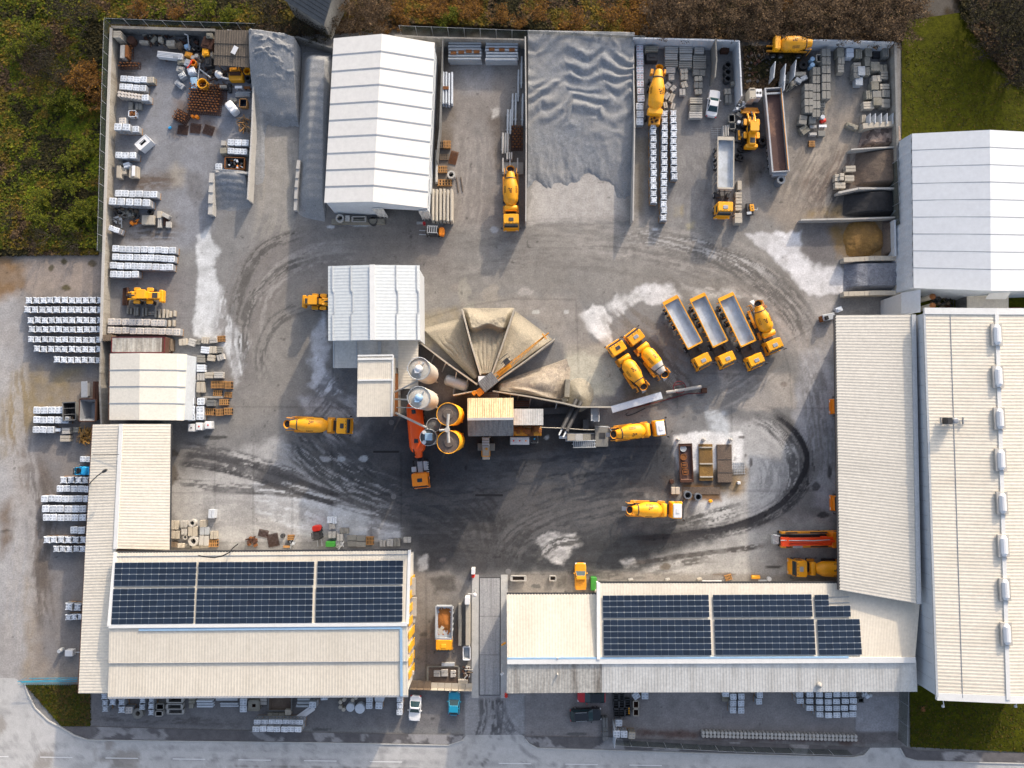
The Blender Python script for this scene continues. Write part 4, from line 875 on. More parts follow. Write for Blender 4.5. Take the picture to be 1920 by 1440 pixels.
for q, cl, rw, lb in (([(217,1054),(369.5,1053.5),(367.5,1098),(214.5,1099)],11,4, 'northwest solar array of eleven columns on the west hall roof'),([(373.5,1053.5),(590.5,1052),(588,1097),(371.5,1098)],16,4, 'north middle solar array of sixteen columns on the west hall roof'),([(596.5,1051.5),(756.5,1050),(756,1095),(595,1096)],12,4, 'northeast solar array of twelve columns on the west hall roof'),
                  ([(213.5,1103),(367,1102),(363.5,1169),(210,1171)],11,6, 'southwest solar array of eleven columns beside the ridge, west hall roof'),([(371,1102),(588,1100.5),(585.5,1168),(367.5,1169.5)],16,6, 'south middle solar array of sixteen columns beside the ridge'),([(594.5,1100),(756,1098.5),(755,1165.5),(592,1167.5)],12,6, 'southeast solar array of twelve columns beside the yellow striped gable')):
    solar_array(q, cl, rw, lb, zf)
# --- south-east building with solar arrays
N1, N2, S1, S2 = P(1122,1092,7.2),P(1728,1092,7.2),P(950,1300,7.25),P(1660,1297,7.25); K1, K2 = P(1122,1236,7.9),P(1716,1234,7.9)
t = thing('solar_building','long grey and cream ribbed building with staggered solar arrays, east of the gate','building', base([N1,N2,S1,S2]))
b = MB(); b.corr(N1, N2, K2, K1,.42,.07); wpart('roof', b, 'roof_cream_h', t)
W1, W0, KW = P(950,1113,6.4),P(1121,1113,6.4),P(951,1237,7.7); KE = P(1121,1237,7.7)
b = MB(); b.corr(W1, W0, KE, KW, .42,.07); wpart('roof', b, 'roof_cream_h', t, label='lower west part of the roof with cream ribs')
b = MB(); b.corr(P(951,1242,7.6),P(1129,1241,7.7),P(1129,1298.5,7.25),S1,.42,.08); wpart('roof', b, 'roof_old', t, label='weathered south slope streaked with dirt')
b = MB(); b.corr(P(1129,1241,7.8),P(1718,1240,7.8),P(1720,1297,7.25),P(1129,1298.5,7.25),.42,.08); wpart('roof', b, 'roof_grey', t, label='grey south slope')
b = MB(); bead(b, KW+Vector((0,-.2,0)),P(1716,1237,7.9),.75,.2,.16); bead(b, N1, K1,.45,1.0,.14); wpart('ridge_cap', b, 'ridge_white', t)
b = MB(); bead(b, P(951,1234,7.7),P(1590,1231.5,7.9),.25,.1,.17); wpart('drain_channel', b, 'pale_blue', t)
b = MB(); walls(b, [W1, KW, S1, P(1720,1297,6.9),K2, N2, N1, W0],.25,.3, push=((0,0,-1.6),(5,0,-2.2),(6,0,-2.2),(7,0,-1.6))); wpart('wall', b, 'wall_white', t)
b = MB(); bead(b, N1, N2,.25,.2,.02); bead(b, W1, W0,.25,.2,.02); wpart('gutter', b, 'dark_steel', t)
for x, y, lb in ((1535,1284,'round vent cap on a sooty patch of the grey south slope'),(1045,1232,'small grey chimney pipe at the ridge of the east building'),(1045,1263,'small bright pipe stub on the weathered south slope')):
    p = P(x, y, 7.4); b = MB(); b.lathe((0,0,-.8),(0,0,1),[(0,.22),(.9,.22),(.95,.42),(1.2,.35),(1.3,.05)] if x > 1500 else [(0,.12),(1.4,.12),(1.4,.02)],14)
    b.build('roof_vent','pale_concrete', None, p, label=lb, cat='vent', group='roof vents')
zf = plane_z(N1, N2, K1)
for q, cl, rw, lb, sk in (([(1129.5,1115.5),(1327.5,1114.5),(1330,1157),(1130.5,1158.5)],15,4, 'northwest solar array of the east building roof', None),([(1336,1114.5),(1520,1113.5),(1523.5,1156),(1337.5,1157)],14,4, 'north middle solar array of the east building roof', None),([(1526,1114),(1592,1114),(1594,1156),(1528.5,1157)],5,4, 'stepped solar array with missing corner panels near the tall hall', lambda i, j: j < 2 and i > 1),
                  ([(1130.5,1161.5),(1330.5,1160.5),(1334,1228.5),(1132,1229)],15,6, 'southwest solar array of the east building roof', None),([(1338,1160.5),(1524,1159.5),(1529,1227.5),(1341,1228)],14,6, 'south middle solar array of the east building roof', None),([(1529,1160.5),(1609,1160),(1615,1227),(1535,1228)],6,6, 'small southeast solar array of six columns, east building roof', None)):
    solar_array(q, cl, rw, lb, zf, skip=sk)
# --- east hall: low shed roof, panel wall, tall roof
A, B_, Cc, D_ = P(1565.5,591,8.2),P(1573,1106,8.2),P(1721,1132,8.8),P(1711,590,8.8)
t = thing('ribbed_building','broad low ribbed shed in front of the tall east hall','building', base([A,B_,Cc,D_]))
b = MB(); b.corr(A, B_, Cc, D_, .42,.08, nv=2); wpart('roof', b, 'roof_stone', t)
b = MB(); walls(b, [A, B_, Cc, D_],.3,.3, push=((0,4.5,0),(1,4.5,2))); wpart('wall', b, 'wall_concrete', t); b = MB(); bead(b, A, B_, .3,.25,.02); wpart('gutter', b, 'dark_steel', t)
b = MB(); bead(b, D_+Vector((.1,0,0)),Cc+Vector((.1,0,0)),.6,.2,.16); wpart('flashing', b, 'galv', t)
E = 10.4; A, B_, R1, R2, Cc, D_ = P(1733,587,E),P(1757,1306,E),P(1868,588,10.9),P(1890,1312,10.9),P(2010,1312,E),P(1990,588,E)
t = thing('tall_hall','tall cream ribbed hall with domed rooflights along its ridge at the east edge','hall', base([A,B_,Cc,D_]))
b = MB(); b.corr(A, B_, R2, R1,.46,.09); b.corr(R1, R2, Cc, D_, .46,.09); wpart('roof', b, 'roof_cream', t)
b = MB(); walls(b, [A, B_, R2, Cc, D_, R1],.05,.1); wpart('wall', b, 'panel_wall', t)
b = MB(); bead(b, R1, R2,.55,.12,.14); wpart('ridge_cap', b, 'ridge_white', t)
b = MB(); p, q = A.lerp(R1,.36),B_.lerp(R2,.36); bead(b, p, q, .08,.06,.07); wpart('snow_rail', b, 'steel', t)
b = MB(); bead(b, A, B_, .3,.25,.08); wpart('gutter', b, 'galv', t); b = MB(); bead(b, B_, R2,1.0,.5,.05); bead(b, R2, Cc, 1.0,.5,.05); bead(b, A+Vector((0,.3,0)),R1+Vector((0,.3,0)),.9,.4,.12); bead(b, R1+Vector((0,.3,0)),D_+Vector((0,.3,0)),.9,.4,.12); wpart('parapet', b, 'ridge_white', t)
b = MB()
for k in range(1,26): p = A.lerp(B_, k/26); b.box(p.x+.02, p.y, 4.8,.04,.06,9.6)
wpart('panel_joint', b, 'steel', t)
for k, y in enumerate((628,706.5,785,862,943,1023,1105,1188)):
    p = P(1867.5+(y-628)*.032, y, 11.05); b = MB(); b.box(0,0,.08,1.5,3.1,.3, mi=1); V = []
    n = 7; rings = []
    for i in range(n):
        a = math.pi*i/(n-1); rings.append((-.48*math.cos(a),.2+.45*math.sin(a)))
    b.loft([[(x*.55,-1.42,.2+(z-.2)*.4) for x, z in rings]]+[[(x, s, z) for x, z in rings] for s in (-1.0,1.0)]+[[(x*.55,1.42,.2+(z-.2)*.4) for x, z in rings]],0, True, False)
    L = t.location; b.build('rooflight', ['white_paint','pale_concrete'], t, (p.x-L.x, p.y-L.y, p.z-L.z),.015)
p = P(1778,789,11.2); b = MB(); b.cbox(-.3,0,0,1.3,.7,.9,.05,.04, mi=1); b.lathe((.55,0,0),(0,0,1),[(0,.4),(1.2,.4),(1.25,.3),(1.25,.05)],16, mi=0); b.box(1.2,0,.1,3.0,.12,.12, mi=0); b.box(-.9,0,.1,.1,1.0,.3); b.box(2.2,0,.1,.1,1.0,.3)
b.build('roof_fan', ['steel','dark_steel'], None, p-Vector((0,0,.35)),label='grey roof fan with dark motor box on the tall hall', cat='fan')
for x, y in ((1768,1322),(1904,1322)):
    p = P(x, y-6,9.6); b = MB(); b.tube((0,.6,0),(0,-.5,.2),.06, n=6); b.lathe((0,-.6,.2),(0,0,-1),[(0,.1),(.25,.22),(.3,.05)],10)
    b.build('wall_lamp','white_paint', None, p, label='small white lamp on the south wall of the tall hall, '+('west of the pair' if x < 1800 else 'east of the pair'),cat='lamp', group='wall lamps')
# link shed between tents and halls
p0, p1, p2, p3 = P(1690,549,6.0),P(1690,589,6.0),P(1726,585,8),P(1726,543,8)
t = thing('link_wall','slanted blue grey panel wall between the fabric hall and east hall','wall', base([p0,p1,p2,p3])); b = MB(); b.slab(p0, p1, p2, p3,.2); wpart('sloping_panel', b, 'panel_wall', t)
b = MB(); walls(b, [p0, p1, p2, p3],.1,.25); wpart('wall', b, 'panel_wall', t)
A, B_, Cc, D_ = P(1814,555,3.2),P(1814,581,3.2),P(1891,581,3.2),P(1891,552,3.2)
t = thing('small_shed','small ribbed cream shed roof tucked north of the tall hall','shed', base([A,B_,Cc,D_])); b = MB(); b.corr(A, D_, Cc, B_, .3,.05); wpart('roof', b, 'roof_cream_h', t); b = MB(); walls(b, [A,B_,Cc,D_],.1,.2); wpart('wall', b, 'dark_wall', t)
for y, lb in ((556,'orange capped brown tank, northern of two between the east halls'),(573,'orange capped brown tank, southern of two between the east halls')):
    p = P(1748,y,5); b = MB(); b.lathe((0,0,0),(0,0,1),[(0,.4),(5,.4)],14, mi=1); b.lathe((0,0,5),(0,0,1),[(0,.45),(.25,.4),(.3,.05)],14, mi=0); b.build('tank', ['rust_bright','stone_cream'], None, (p.x, p.y, 0),label=lb, cat='tank', group='tanks between halls')
# --- shack with weathered board roof in the north-west
A, B_, Cc, D_ = P(404,57,3.4),P(401,122,2.8),P(477,127,2.8),P(481,58,3.4)
t = thing('open_shack','shack with weathered brown board roof in the northwest corner','shack', base([A,B_,Cc,D_]))
for k in range(3):
    b = MB(); a, c = A.lerp(B_, k/3)+Vector((0,0,.08*(2-k))),A.lerp(B_, (k+1.15)/3 if k < 2 else 1)+Vector((0,0,.08*(2-k))); d, e = D_.lerp(Cc, k/3)+Vector((0,0,.08*(2-k))),D_.lerp(Cc, (k+1.15)/3 if k < 2 else 1)+Vector((0,0,.08*(2-k)))
    b.corr(a, d, e, c, .4,.25,0,.05); wpart('roof', b, 'roof_wood', t)
for q in ((405,120),(440,124),(475,125)): p = P(*q, 2.6); b = MB(); b.box(p.x, p.y+.3,1.3,.15,.15,2.6); wpart('post', b, 'old_wood', t)
b = MB(); p, q = P(404,60,3),P(480,61,3); b.box((p.x+q.x)/2, p.y, 1.5, abs(q.x-p.x),.12,3); wpart('back_wall', b, 'dark_wall', t)
for x, y, rz, w_, d_, lb in ((430,66,-.06,.75,1.6,'upright white metal sheet lying on the board roof'),(440,94,-.5,.75,1.25,'tilted white metal sheet lying on the board roof')):
    p = P(x, y, 3.35); b = MB(); b.corr((-w_/2,-d_/2,0),(w_/2,-d_/2,0),(w_/2,d_/2,.12),(-w_/2,d_/2,.12),.18,.03,0,.04); b.build('metal_sheet','white_paint', None, p, rz, label=lb, cat='sheet', group='sheets on the shack')
# ------------------------------------------------------------------ walls and fences
def wall(pp, h, th, m, label, joints=1.2, cap=None, h1=None, name='concrete_wall', cat='wall', group=None):
    q = [P(a, b_, h) for a, b_ in pp]; t = thing(name, label, cat, base(q),0, group); b = MB(); L = sum((c-a).length for a, c in zip(q[:-1], q[1:])); s = 0
    for a, c in zip(q[:-1], q[1:]):
        d = (c-a); n = max(1, round(d.length/joints)); u = d.normalized()
        for k in range(n):
            p0, p1 = a+d*(k/n),a+d*((k+1)/n); mdl = (p0+p1)/2; hh = h if h1 is None else h+(h1-h)*((s+(p0-a).length)/L)
            hh += random.uniform(-.03,.03); b.box(mdl.x, mdl.y, hh/2, d.length/n-.03, th+random.uniform(-.015,.015),hh, math.atan2(u.y, u.x))
        s += d.length
    wpart('panels', b, m, t)
    if cap:
        b = MB()
        for a, c in zip(q[:-1], q[1:]): bead(b, a, c, th+.12,.1,.12)
        wpart('coping', b, cap, t)
    return t
wall([(209,52),(203,210),(197,400),(192,560),(190,640)],1.9,.3, 'wall_concrete','long weathered concrete wall along the west side of the yard', 1.9, 'pale_concrete')
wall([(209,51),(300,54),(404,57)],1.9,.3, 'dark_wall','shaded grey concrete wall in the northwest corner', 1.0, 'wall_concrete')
wall([(740,66),(818,70),(985,74)],2.5,.25, 'wall_concrete','shaded concrete panel wall behind the two beam stacks', .9)
wall([(985,68),(987,240),(986,415)],3.2,.18, 'pale_concrete','tall thin wall on the west side of the rippled gravel bay', 2.5)
wall([(1187,76),(1190,240),(1187,414)],2.2,.18, 'pale_concrete','thin pale wall on the east side of the rippled gravel bay', 2.5)
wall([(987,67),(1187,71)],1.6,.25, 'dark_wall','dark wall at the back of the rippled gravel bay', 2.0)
wall([(1187,71),(1342,75)],2.8,.25, 'panel_wall','blue grey panel wall behind the paving slab stacks', 1.1)
wall([(1342,72),(1344,112),(1341,145)],3.0,.2, 'concrete','row of concrete slabs dividing the slab store from the pipe bay', 2.4)
wall([(1344,75),(1386,77)],2.8,.25, 'panel_wall','short grey back wall of the black pipe bay', 1.1)
wall([(1386,76),(1391,180)],3.2,.2, 'panel_wall','tall grey wall east of the black pipe bay', 2.8)
wall([(1516,75),(1600,77),(1676,80)],2.8,.3, 'panel_wall','blue grey panel wall across the northeast corner', 1.6)
wall([(1678,80),(1683,300),(1687,420)],2.3,.25, 'wall_concrete','concrete wall along the northeast side of the yard', 1.6, 'dark_wall')
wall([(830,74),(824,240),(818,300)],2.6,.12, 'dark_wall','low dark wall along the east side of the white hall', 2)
wall([(478,78),(472,240),(464,374)],2.2,.22, 'pale_concrete','thick pale wall west of the sloping gravel bay', 2.6)
wall([(560,300),(554,350),(551,392)],1.6,.5, 'pale_concrete','low pale block wall between the two gravel heaps', 1.6, h1=.8)
wall([(404,321),(466,324)],1.8,.3, 'pale_concrete','back wall of the small grey gravel bay', 1.5)
wall([(397,324),(394,360),(391,400)],1.9,.7, 'pale_concrete','white block wall west of the small grey gravel bay', 1.9, h1=1.2)
wall([(483,58),(510,66),(560,70),(625,90)],2.0,.25, 'concrete','leaning concrete wall behind the sloping gravel heaps', 3)
wall([(1618,236),(1680,231)],1.8,.8, 'stone_cream','cream capped block wall north of the pebble bay', 1.5, group='bay walls')
wall([(1596,280),(1640,277),(1686,275)],1.6,.2, 'pale_concrete','thin wall between the pebble bay and the brown earth bay', 2.2, group='bay walls')
wall([(1572,361),(1610,353),(1686,353)],1.5,.3, 'pale_concrete','pale wall between the brown earth bay and the black bay', 2.2, group='bay walls')
wall([(1502,412),(1600,410),(1688,407)],1.5,.22, 'pale_concrete','long thin wall between the black bay and the ochre sand bay', 2.2, group='bay walls')
wall([(1582,487),(1640,484),(1690,484)],1.4,.7, 'stone_cream','studded cream block wall south of the ochre sand bay', .8, group='bay walls')
wall([(1582,551),(1640,549),(1690,549)],1.4,.7, 'stone_cream','studded cream block wall south of the blue chippings bay', .8, group='bay walls')
wall([(1684,490),(1684,590)],1.4,.7, 'stone_cream','studded cream block wall along the back of the blue chippings bay', .8, group='bay walls')
wall([(1678,412),(1679,480)],2.0,.3, 'panel_wall','thin grey back wall of the ochre sand bay', 1.6, group='bay walls')
wall([(190,640),(187,720),(190,800)],2.2,.3, 'wall_concrete','short wall between the hopper skip and the cream tent', 1.6)
# walls of the sand fan
FAN = [([(786,641),(840,682),(895,721)], 'southwestern wall of the sand fan, sloping down to the scraper hub'),([(866,579),(882,640),(901,703)], 'second wall of the sand fan from the west'),([(965,578),(944,640),(922,702)], 'third wall of the sand fan, nearly hidden by sand'),([(1041,635),(985,677),(925,719)], 'fourth wall of the fan between sand and pebbles'),
       ([(923,733),(990,743),(1058,756),(1086,763),(1146,763)], 'long southern wall holding back the pebble heap')]
for pp, lb in FAN: wall(pp, 3.4,.22, 'stone_cream', lb, 2.2, group='walls of the sand fan')
wall([(849,741),(896,732)],3.0,.15, 'stone_cream','short cream wall running west from the scraper hub', 2.2, group='walls of the sand fan')
for i, (x0, y0, x1, y1) in enumerate(((815,663,808,680),(836,680,829,697),(856,697,850,740),(877,711,873,737),(958,740,954,756),(995,746,992,764),(1044,756,1041,768),(972,743,970,750))):
    p, q = P(x0, y0,3.0),P(x1, y1,.3); b = MB(); b.tube(p, q, .1, n=6); wthing('wall_strut', b, 'galv', label='%s slanted steel strut from the west propping the fan walls' % ordn(i),cat='strut', group='struts of the sand fan')
def fence(pp, h, label, post=2.4, m='fence_mesh', lean=0, pm='steel'):
    q = [P(a, b_, h) for a, b_ in pp]; t = thing('wire_fence', label, 'fence', base(q)); b = MB()
    for a, c in zip(q[:-1], q[1:]): b.add([(a.x, a.y, .1),(c.x, c.y, .1),(c.x, c.y, h),(a.x, a.y, h)],[(0,1,2,3)])
    wpart('wire_mesh', b, m, t); b = MB()
    for a, c in zip(q[:-1], q[1:]):
        b.tube(a, c, .025, n=4)
    wpart('top_rail', b, pm, t)
    for a, c in zip(q[:-1], q[1:]):
        n = max(1, round((c-a).length/post))
        for k in range(n): p = a.lerp(c, k/n); b = MB(); b.tube((p.x, p.y, 0),(p.x, p.y, h+.05),.05, n=6); wpart('post', b, pm, t)
fence([(195,34),(188,250),(182,470)],3.2, 'tall grey wire fence outside the west wall', 2.7)
fence([(195,34),(340,40),(478,44)],3.2, 'tall grey wire fence outside the northwest wall', 2.7)
fence([(748,48),(900,54),(1050,60),(1210,68)],3.2, 'tall grey wire fence along the northern thicket', 2.7)
fence([(1152,1398),(1380,1410),(1600,1417)],2.0, 'low wire fence along the southeast pavement', 2.7)
fence([(1704,1286),(1701,1400)],2.6, 'wire fence between the south yard and the southeast lawn', 2.7)
fence([(1683,300),(1688,420)],2.9, 'dark wire fence on top of the northeast wall', 3, 'fence_mesh')
# ------------------------------------------------------------------ heaps of sand and gravel
def heap(name, label, corners, nu, nv, hf, m, cat='heap', z0=0):
    """corners in photo px (back-left, back-right, front-right, front-left); hf(u, v, x, y) gives the height"""
    a, b_, c, d = [np.array(P(*q)[:2]) for q in corners]; u, v = np.meshgrid(np.linspace(0,1, nu),np.linspace(0,1, nv),indexing='ij'); U, V = u[..., None], v[..., None]
    XY = (a*(1-U)+b_*U)*(1-V)+(d*(1-U)+c*U)*V; X, Y = XY[..., 0], XY[..., 1]; Z = np.maximum(hf(u, v, X, Y),-.04)
    edge = np.minimum(np.minimum(u, 1-u)*nu, np.minimum(v, 1-v)*nv); Z = np.where(edge < .5,-.05, Z)+z0
    o = np.array([X.mean(),Y.mean()]); ob = grid_obj(name, X-o[0], Y-o[1], Z, None, m); ob.location = (o[0], o[1],0)
    if np.cross(b_-a, d-a) < 0: ob.data.flip_normals()
    return tag(ob, label, cat)
def h_big(u, v, x, y):
    v = v+(.22*(fbm(x, y*.5,5,509,2)-.5)+.12*(fbm(x, y*.4,1.3,511,3)-.5))*sstep(.4,.75, v)
    base_ = np.maximum(0,3.0*(1-v/.82))**.9*.9+.15*(fbm(x, y, 3,507)-.4)*sstep(.85,.5, v); ph = y/2.3+5.0*fbm(x*.7, y*.8,6.0,501,2)+.5*np.abs(np.sin(x*.55+3*fbm(x, y, 4,510,2)))+.25*fbm(x, y, 1.2,506,2)
    wv = .5+.5*np.sin(6.283*ph); brk = sstep(.25,.65, fbm(x*.5, y*1.2,3.0,503,2))
    amp = .36*sstep(.0,.06, v)*sstep(.60,.42, v+.10*(fbm(x, y, 4,505)-.5)+.05*np.sin(u*7))
    return base_+amp*wv*(.15+.85*brk)+.08*fbm(x, y, 1.2,504)*sstep(1,.8, v)-.14*sstep(.76,.86, v+.12*(fbm(x, y, 3,508)-.5))
heap('gravel_heap','large blue grey gravel heap with rippled surface between two thin walls', [(988,71),(1186,75),(1186,418),(988,418)],150,260, h_big, 'gravel_blue')
def h_w1(u, v, x, y):
    r = 4.0*(1-sstep(.05,.62, v))+.35*(1-sstep(.6,.95, v)); r = r*(.86+.14*np.sin(np.pi*u)); cut = sstep(.42,.52, v+.12*(fbm(x, y, 3,511)-.5))*sstep(.15,.3, u)
    return r-.9*cut*sstep(.9,.5, v)+.35*(fbm(x, y, 3.0,512)-.5)*sstep(1,.7, v)+.25*sstep(.55,.7, fbm(x, y*2,1.5,513))*sstep(.35,.1, v)-.05
heap('gravel_heap','grey gravel slope west of the white hall, dug out at its southern foot', [(482,78),(566,92),(556,400),(476,390)],70,200, h_w1, 'gravel_grey')
def h_w2(u, v, x, y):
    r = 3.6*sstep(0,.12, v)*(1-.45*sstep(.2,.95, v)); prof = sstep(-.05,.55, u)*.9+.1; sc = np.abs(((y+.9*fbm(x, y, 3,515)+.25*(u-.6)**2*8)/1.55 % 1)-.5)*2
    return r*prof*sstep(1.0,.86, v)+.10*sc*sstep(.1,.3, v)*sstep(1,.85, v)*sstep(0,.25, u)-.05
heap('gravel_heap','scalloped row of dark grey gravel tipped against the white hall', [(567,92),(622,98),(610,420),(556,410)],60,260, h_w2, 'gravel_grey')
heap('gravel_heap','small dark grey gravel heap inside the walled bay west of the sloping gravel', [(405,324),(466,326),(473,404),(393,410)],60,70,
     lambda u, v, x, y: 1.9*(1-sstep(.05,.9, v))*(.75+.25*np.sin(np.pi*u))+.25*(fbm(x, y, 1.6,521)-.5)*sstep(1,.7, v)+.1*np.abs(np.sin(y*3+2*fbm(x, y, 2,522)))*sstep(.9,.5, v)-.04, 'gravel_blue')
def fan(hub1, hub2, t2, t1, nm, lb, m, hf, nu=90, nv=120): return heap(nm, lb, [hub1, hub2, t2, t1], nu, nv, hf, m)
fold = lambda u, x, y, s: .16*np.abs(np.sin(u*17+7*fbm(x, y, 4, s)))*sstep(.3,.6, fbm(x, y, 3, s+2))+.14*fbm(x, y, 1.0, s+1)
fan((890,714),(899,708),(866,588),(787,612),'sand_heap','western tan sand heap of the fan beside the ribbed shed','sand_tan',
    lambda u, v, x, y: (2.7*(1-.85*v)*(.55+.45*np.sin(np.pi*np.clip(u*.8+.1,0,1)))*sstep(1.0,.75, v-.12*(1-u))+fold(u, x, y, 531)*sstep(.0,.2, v)*sstep(.95,.5, v))*sstep(.98,.86, v)-.03)
fan((902,705),(921,703),(965,577),(866,577),'sand_heap','central tan sand heap of the fan with crumbled lump at its mouth','sand_tan',
    lambda u, v, x, y: (2.6*(1-v)**.8+fold(u, x, y, 541)*sstep(.75,.5, v)+sstep(.64,.70, v+.03*np.sin(u*9))*sstep(1.0,.80, v+.05*np.cos((u-.5)*6))*(1.5+.5*fbm(x, y, .9,542))*sstep(0,.12, u)*sstep(1,.9, u))-.03)
fan((923,705),(926,717),(1040,634),(967,579),'sand_heap','eastern smooth tan sand heap of the fan under the scraper boom','sand_tan',
    lambda u, v, x, y: (2.8*(1-.55*v)*(.7+.3*np.sin(np.pi*u))+fold(u, x, y, 551)*.6*sstep(.75,.3, v)+.25*(fbm(x, y, 2,552)-.5))*sstep(1.0,.72, v)-.03)
def h_peb(u, v, x, y):
    r = 2.5*sstep(0,.1, v)*(1-sstep(.45,1.0, v+.12*(fbm(x, y, 3,561)-.5)))*sstep(1.0,.9, v)+1.1*np.exp(-((u-.62)**2*14+(v-.72)**2*16))
    return r*(.55+.45*sstep(.0,.35, u))+.5*np.exp(-((u-.78)-.5*(v-.3))**2*160)*sstep(.2,.4, v)*sstep(.9,.7, v)+.15*fbm(x, y, 1,562)*sstep(1,.8, v)-.04
heap('pebble_heap','pinkish pebble heap in the eastern sector of the fan', [(926,721),(925,732),(1062,752),(1074,668)],90,120, h_peb, 'gravel_pebble')
def cone(px, py, r, h, nm, lb, m, sq=1, seed=1):
    c = P(px, py); a = np.linspace(-1,1,60); X, Y = np.meshgrid(a*r, a*r*sq, indexing='ij'); d = np.hypot(X/r, Y/(r*sq))+.25*(fbm(X+c.x, Y+c.y, r*.8, seed)-.5)
    Z = np.where(d < 1, h*(1-d)**.9,-.05)+.08*(fbm(X, Y, .5, seed+1)-.5)*(d < 1); o = grid_obj(nm, X, Y, Z, None, m); o.location = (c.x, c.y, 0); return tag(o, lb, 'heap')
cone(1086,741,2.2,1.5, 'sand_heap','small pale ribbed sand pile at the foot of the slanted conveyor','sand_pale', 1.2,571)
heap('stone_heap','speckled brown stone heap in the bay under the cream capped wall', [(1618,243),(1680,238),(1684,274),(1606,279)],60,40, lambda u, v, x, y: 1.1*sstep(0,.25, u)*sstep(0,.12, v)*sstep(1,.85, v)+.2*fbm(x, y, .7,581)-.04, 'stone_mix')
heap('earth_heap','brown earth heap in the bay with loose concrete blocks', [(1600,284),(1683,280),(1684,350),(1590,352)],70,60, lambda u, v, x, y: 1.5*sstep(0,.7, u)*sstep(0,.1, v)*sstep(1,.9, v)*sstep(1.0,.92, u)+.3*(fbm(x, y, 2,583)-.5)*sstep(0,.2, u)-.03, 'earth_brown')
heap('asphalt_heap','black asphalt heap in a walled bay on the east side', [(1578,364),(1684,358),(1684,405),(1574,408)],70,50, lambda u, v, x, y: 1.5*sstep(0,.55, u)*(1-.5*sstep(.6,1, u))*sstep(0,.1, v)*sstep(1,.85, v)+.2*(fbm(x, y, 1.5,585)-.5)*sstep(0,.2, u)-.03, 'coal_black')
heap('sand_heap','ochre brown sand heap in a bay on the east side', [(1582,416),(1656,415),(1655,480),(1578,482)],70,60, lambda u, v, x, y: 0.8*np.clip(1.25-1.5*np.hypot((u-.5)*1.8,(v-.5)*1.6)**2+1.1*(fbm(x, y, 2.2,587)-.5),0,1)*(.75+.3*u)-.04, 'sand_ochre')
heap('earth_heap','low dark earth bank behind the ochre sand heap', [(1654,415),(1676,414),(1677,480),(1652,481)],30,50, lambda u, v, x, y: .9*sstep(0,.5, u)*sstep(1,.8, u)*sstep(0,.1, v)*sstep(1,.9, v)+.2*fbm(x, y, 1,589)-.04, 'earth_brown')
heap('gravel_heap','blue grey stone chippings heap between two studded block walls', [(1582,491),(1678,490),(1679,546),(1580,547)],80,60, lambda u, v, x, y: 1.4*sstep(0,.22, u)*sstep(0,.15, v)*sstep(1,.85, v)*(.8+.2*u)+.2*fbm(x, y, 1,591)-.04, 'chip_blue')
# --- scraper crane on the hub of the fan
h = P(914,724,0); tip = P(1029,624,7.0); hz_ = math.atan2(tip.y-h.y, tip.x-h.x)
t = thing('scraper_crane','yellow scraper crane with dark roofed cab and long boom over the sand fan','crane', (h.x, h.y, 0),hz_)
b = MB(); b.cbox(0,0,0,3.4,1.6,1.6,.1,.05); b.build('tower','dark_steel', t)
b = MB(); b.cbox(.4,0,3.6,6.0,2.2,1.5,.1,.05); b.build('cab','amber_paint', t)
b = MB(); b.corr((-.9,-.9,6.3),(1.7,-.9,6.3),(1.7,.9,6.5),(-.9,.9,6.5),.3,.15); b.build('cab_roof','roof_plant', t)
b = MB(); b.cbox(-1.5,-.3,4.2,5.6,1.0,1.0,.1,.05); b.cbox(-2.2,.1,4.6,5.5,.6,.6,.1,.05); b.build('winch','amber_paint', t)
Lb = (Vector((tip.x, tip.y, 0))-h).length
b = MB(); c0 = (2.4,-.2,5.8)
for y, z in ((-.4,5.3),(.4,5.3),(0,6.1)): b.tube((1.6,y,z),(Lb*.5,y*.55,z*.9+.9),.05,n=5); b.tube((Lb*.5,y*.55,z*.9+.9),(Lb,y*.1,7),.05,n=5)
for k in range(14): x0, x1 = 2.4+(Lb-2.4)*k/14,2.4+(Lb-2.4)*(k+1)/14; f = 1-k/15; b.tube((x0,-.42*f,5.5+k*.1),(x1,.42*f,5.55+k*.1),.025,n=4); b.tube((x0,.42*f,5.5+k*.1),(x1,0,6.3+k*.05),.02,n=4)
b.build('boom','amber_paint', t)
b = MB(); b.box(Lb*.93,0,7.0,.16,1.0,.16); b.build('boom_sheave','amber_paint', t)
b = MB(); b.cbox(4.4,.7,5.4,6.2,.9,.8,.06,.04); b.box(4.4,.9,6.25,1.7,.1,.1); b.box(4.4,1.5,6.25,1.7,.1,.1); b.box(4.4,.3,6.25,1.7,.1,.1); b.build('drive_box','dark_steel', t)
b = MB(); b.box(3.4,0,5.2,2.4,.8,.1); b.build('walkway','amber_paint', t)
p = P(909,712,6.2); b = MB(); b.box(0,0,0,1.9,1.1,.12); b.box(0,0,-3,.15,.15,6); b.build('canopy_panel','white_paint', None, p, .02, label='white sheet roof beside the scraper crane cab', cat='roof sheet')
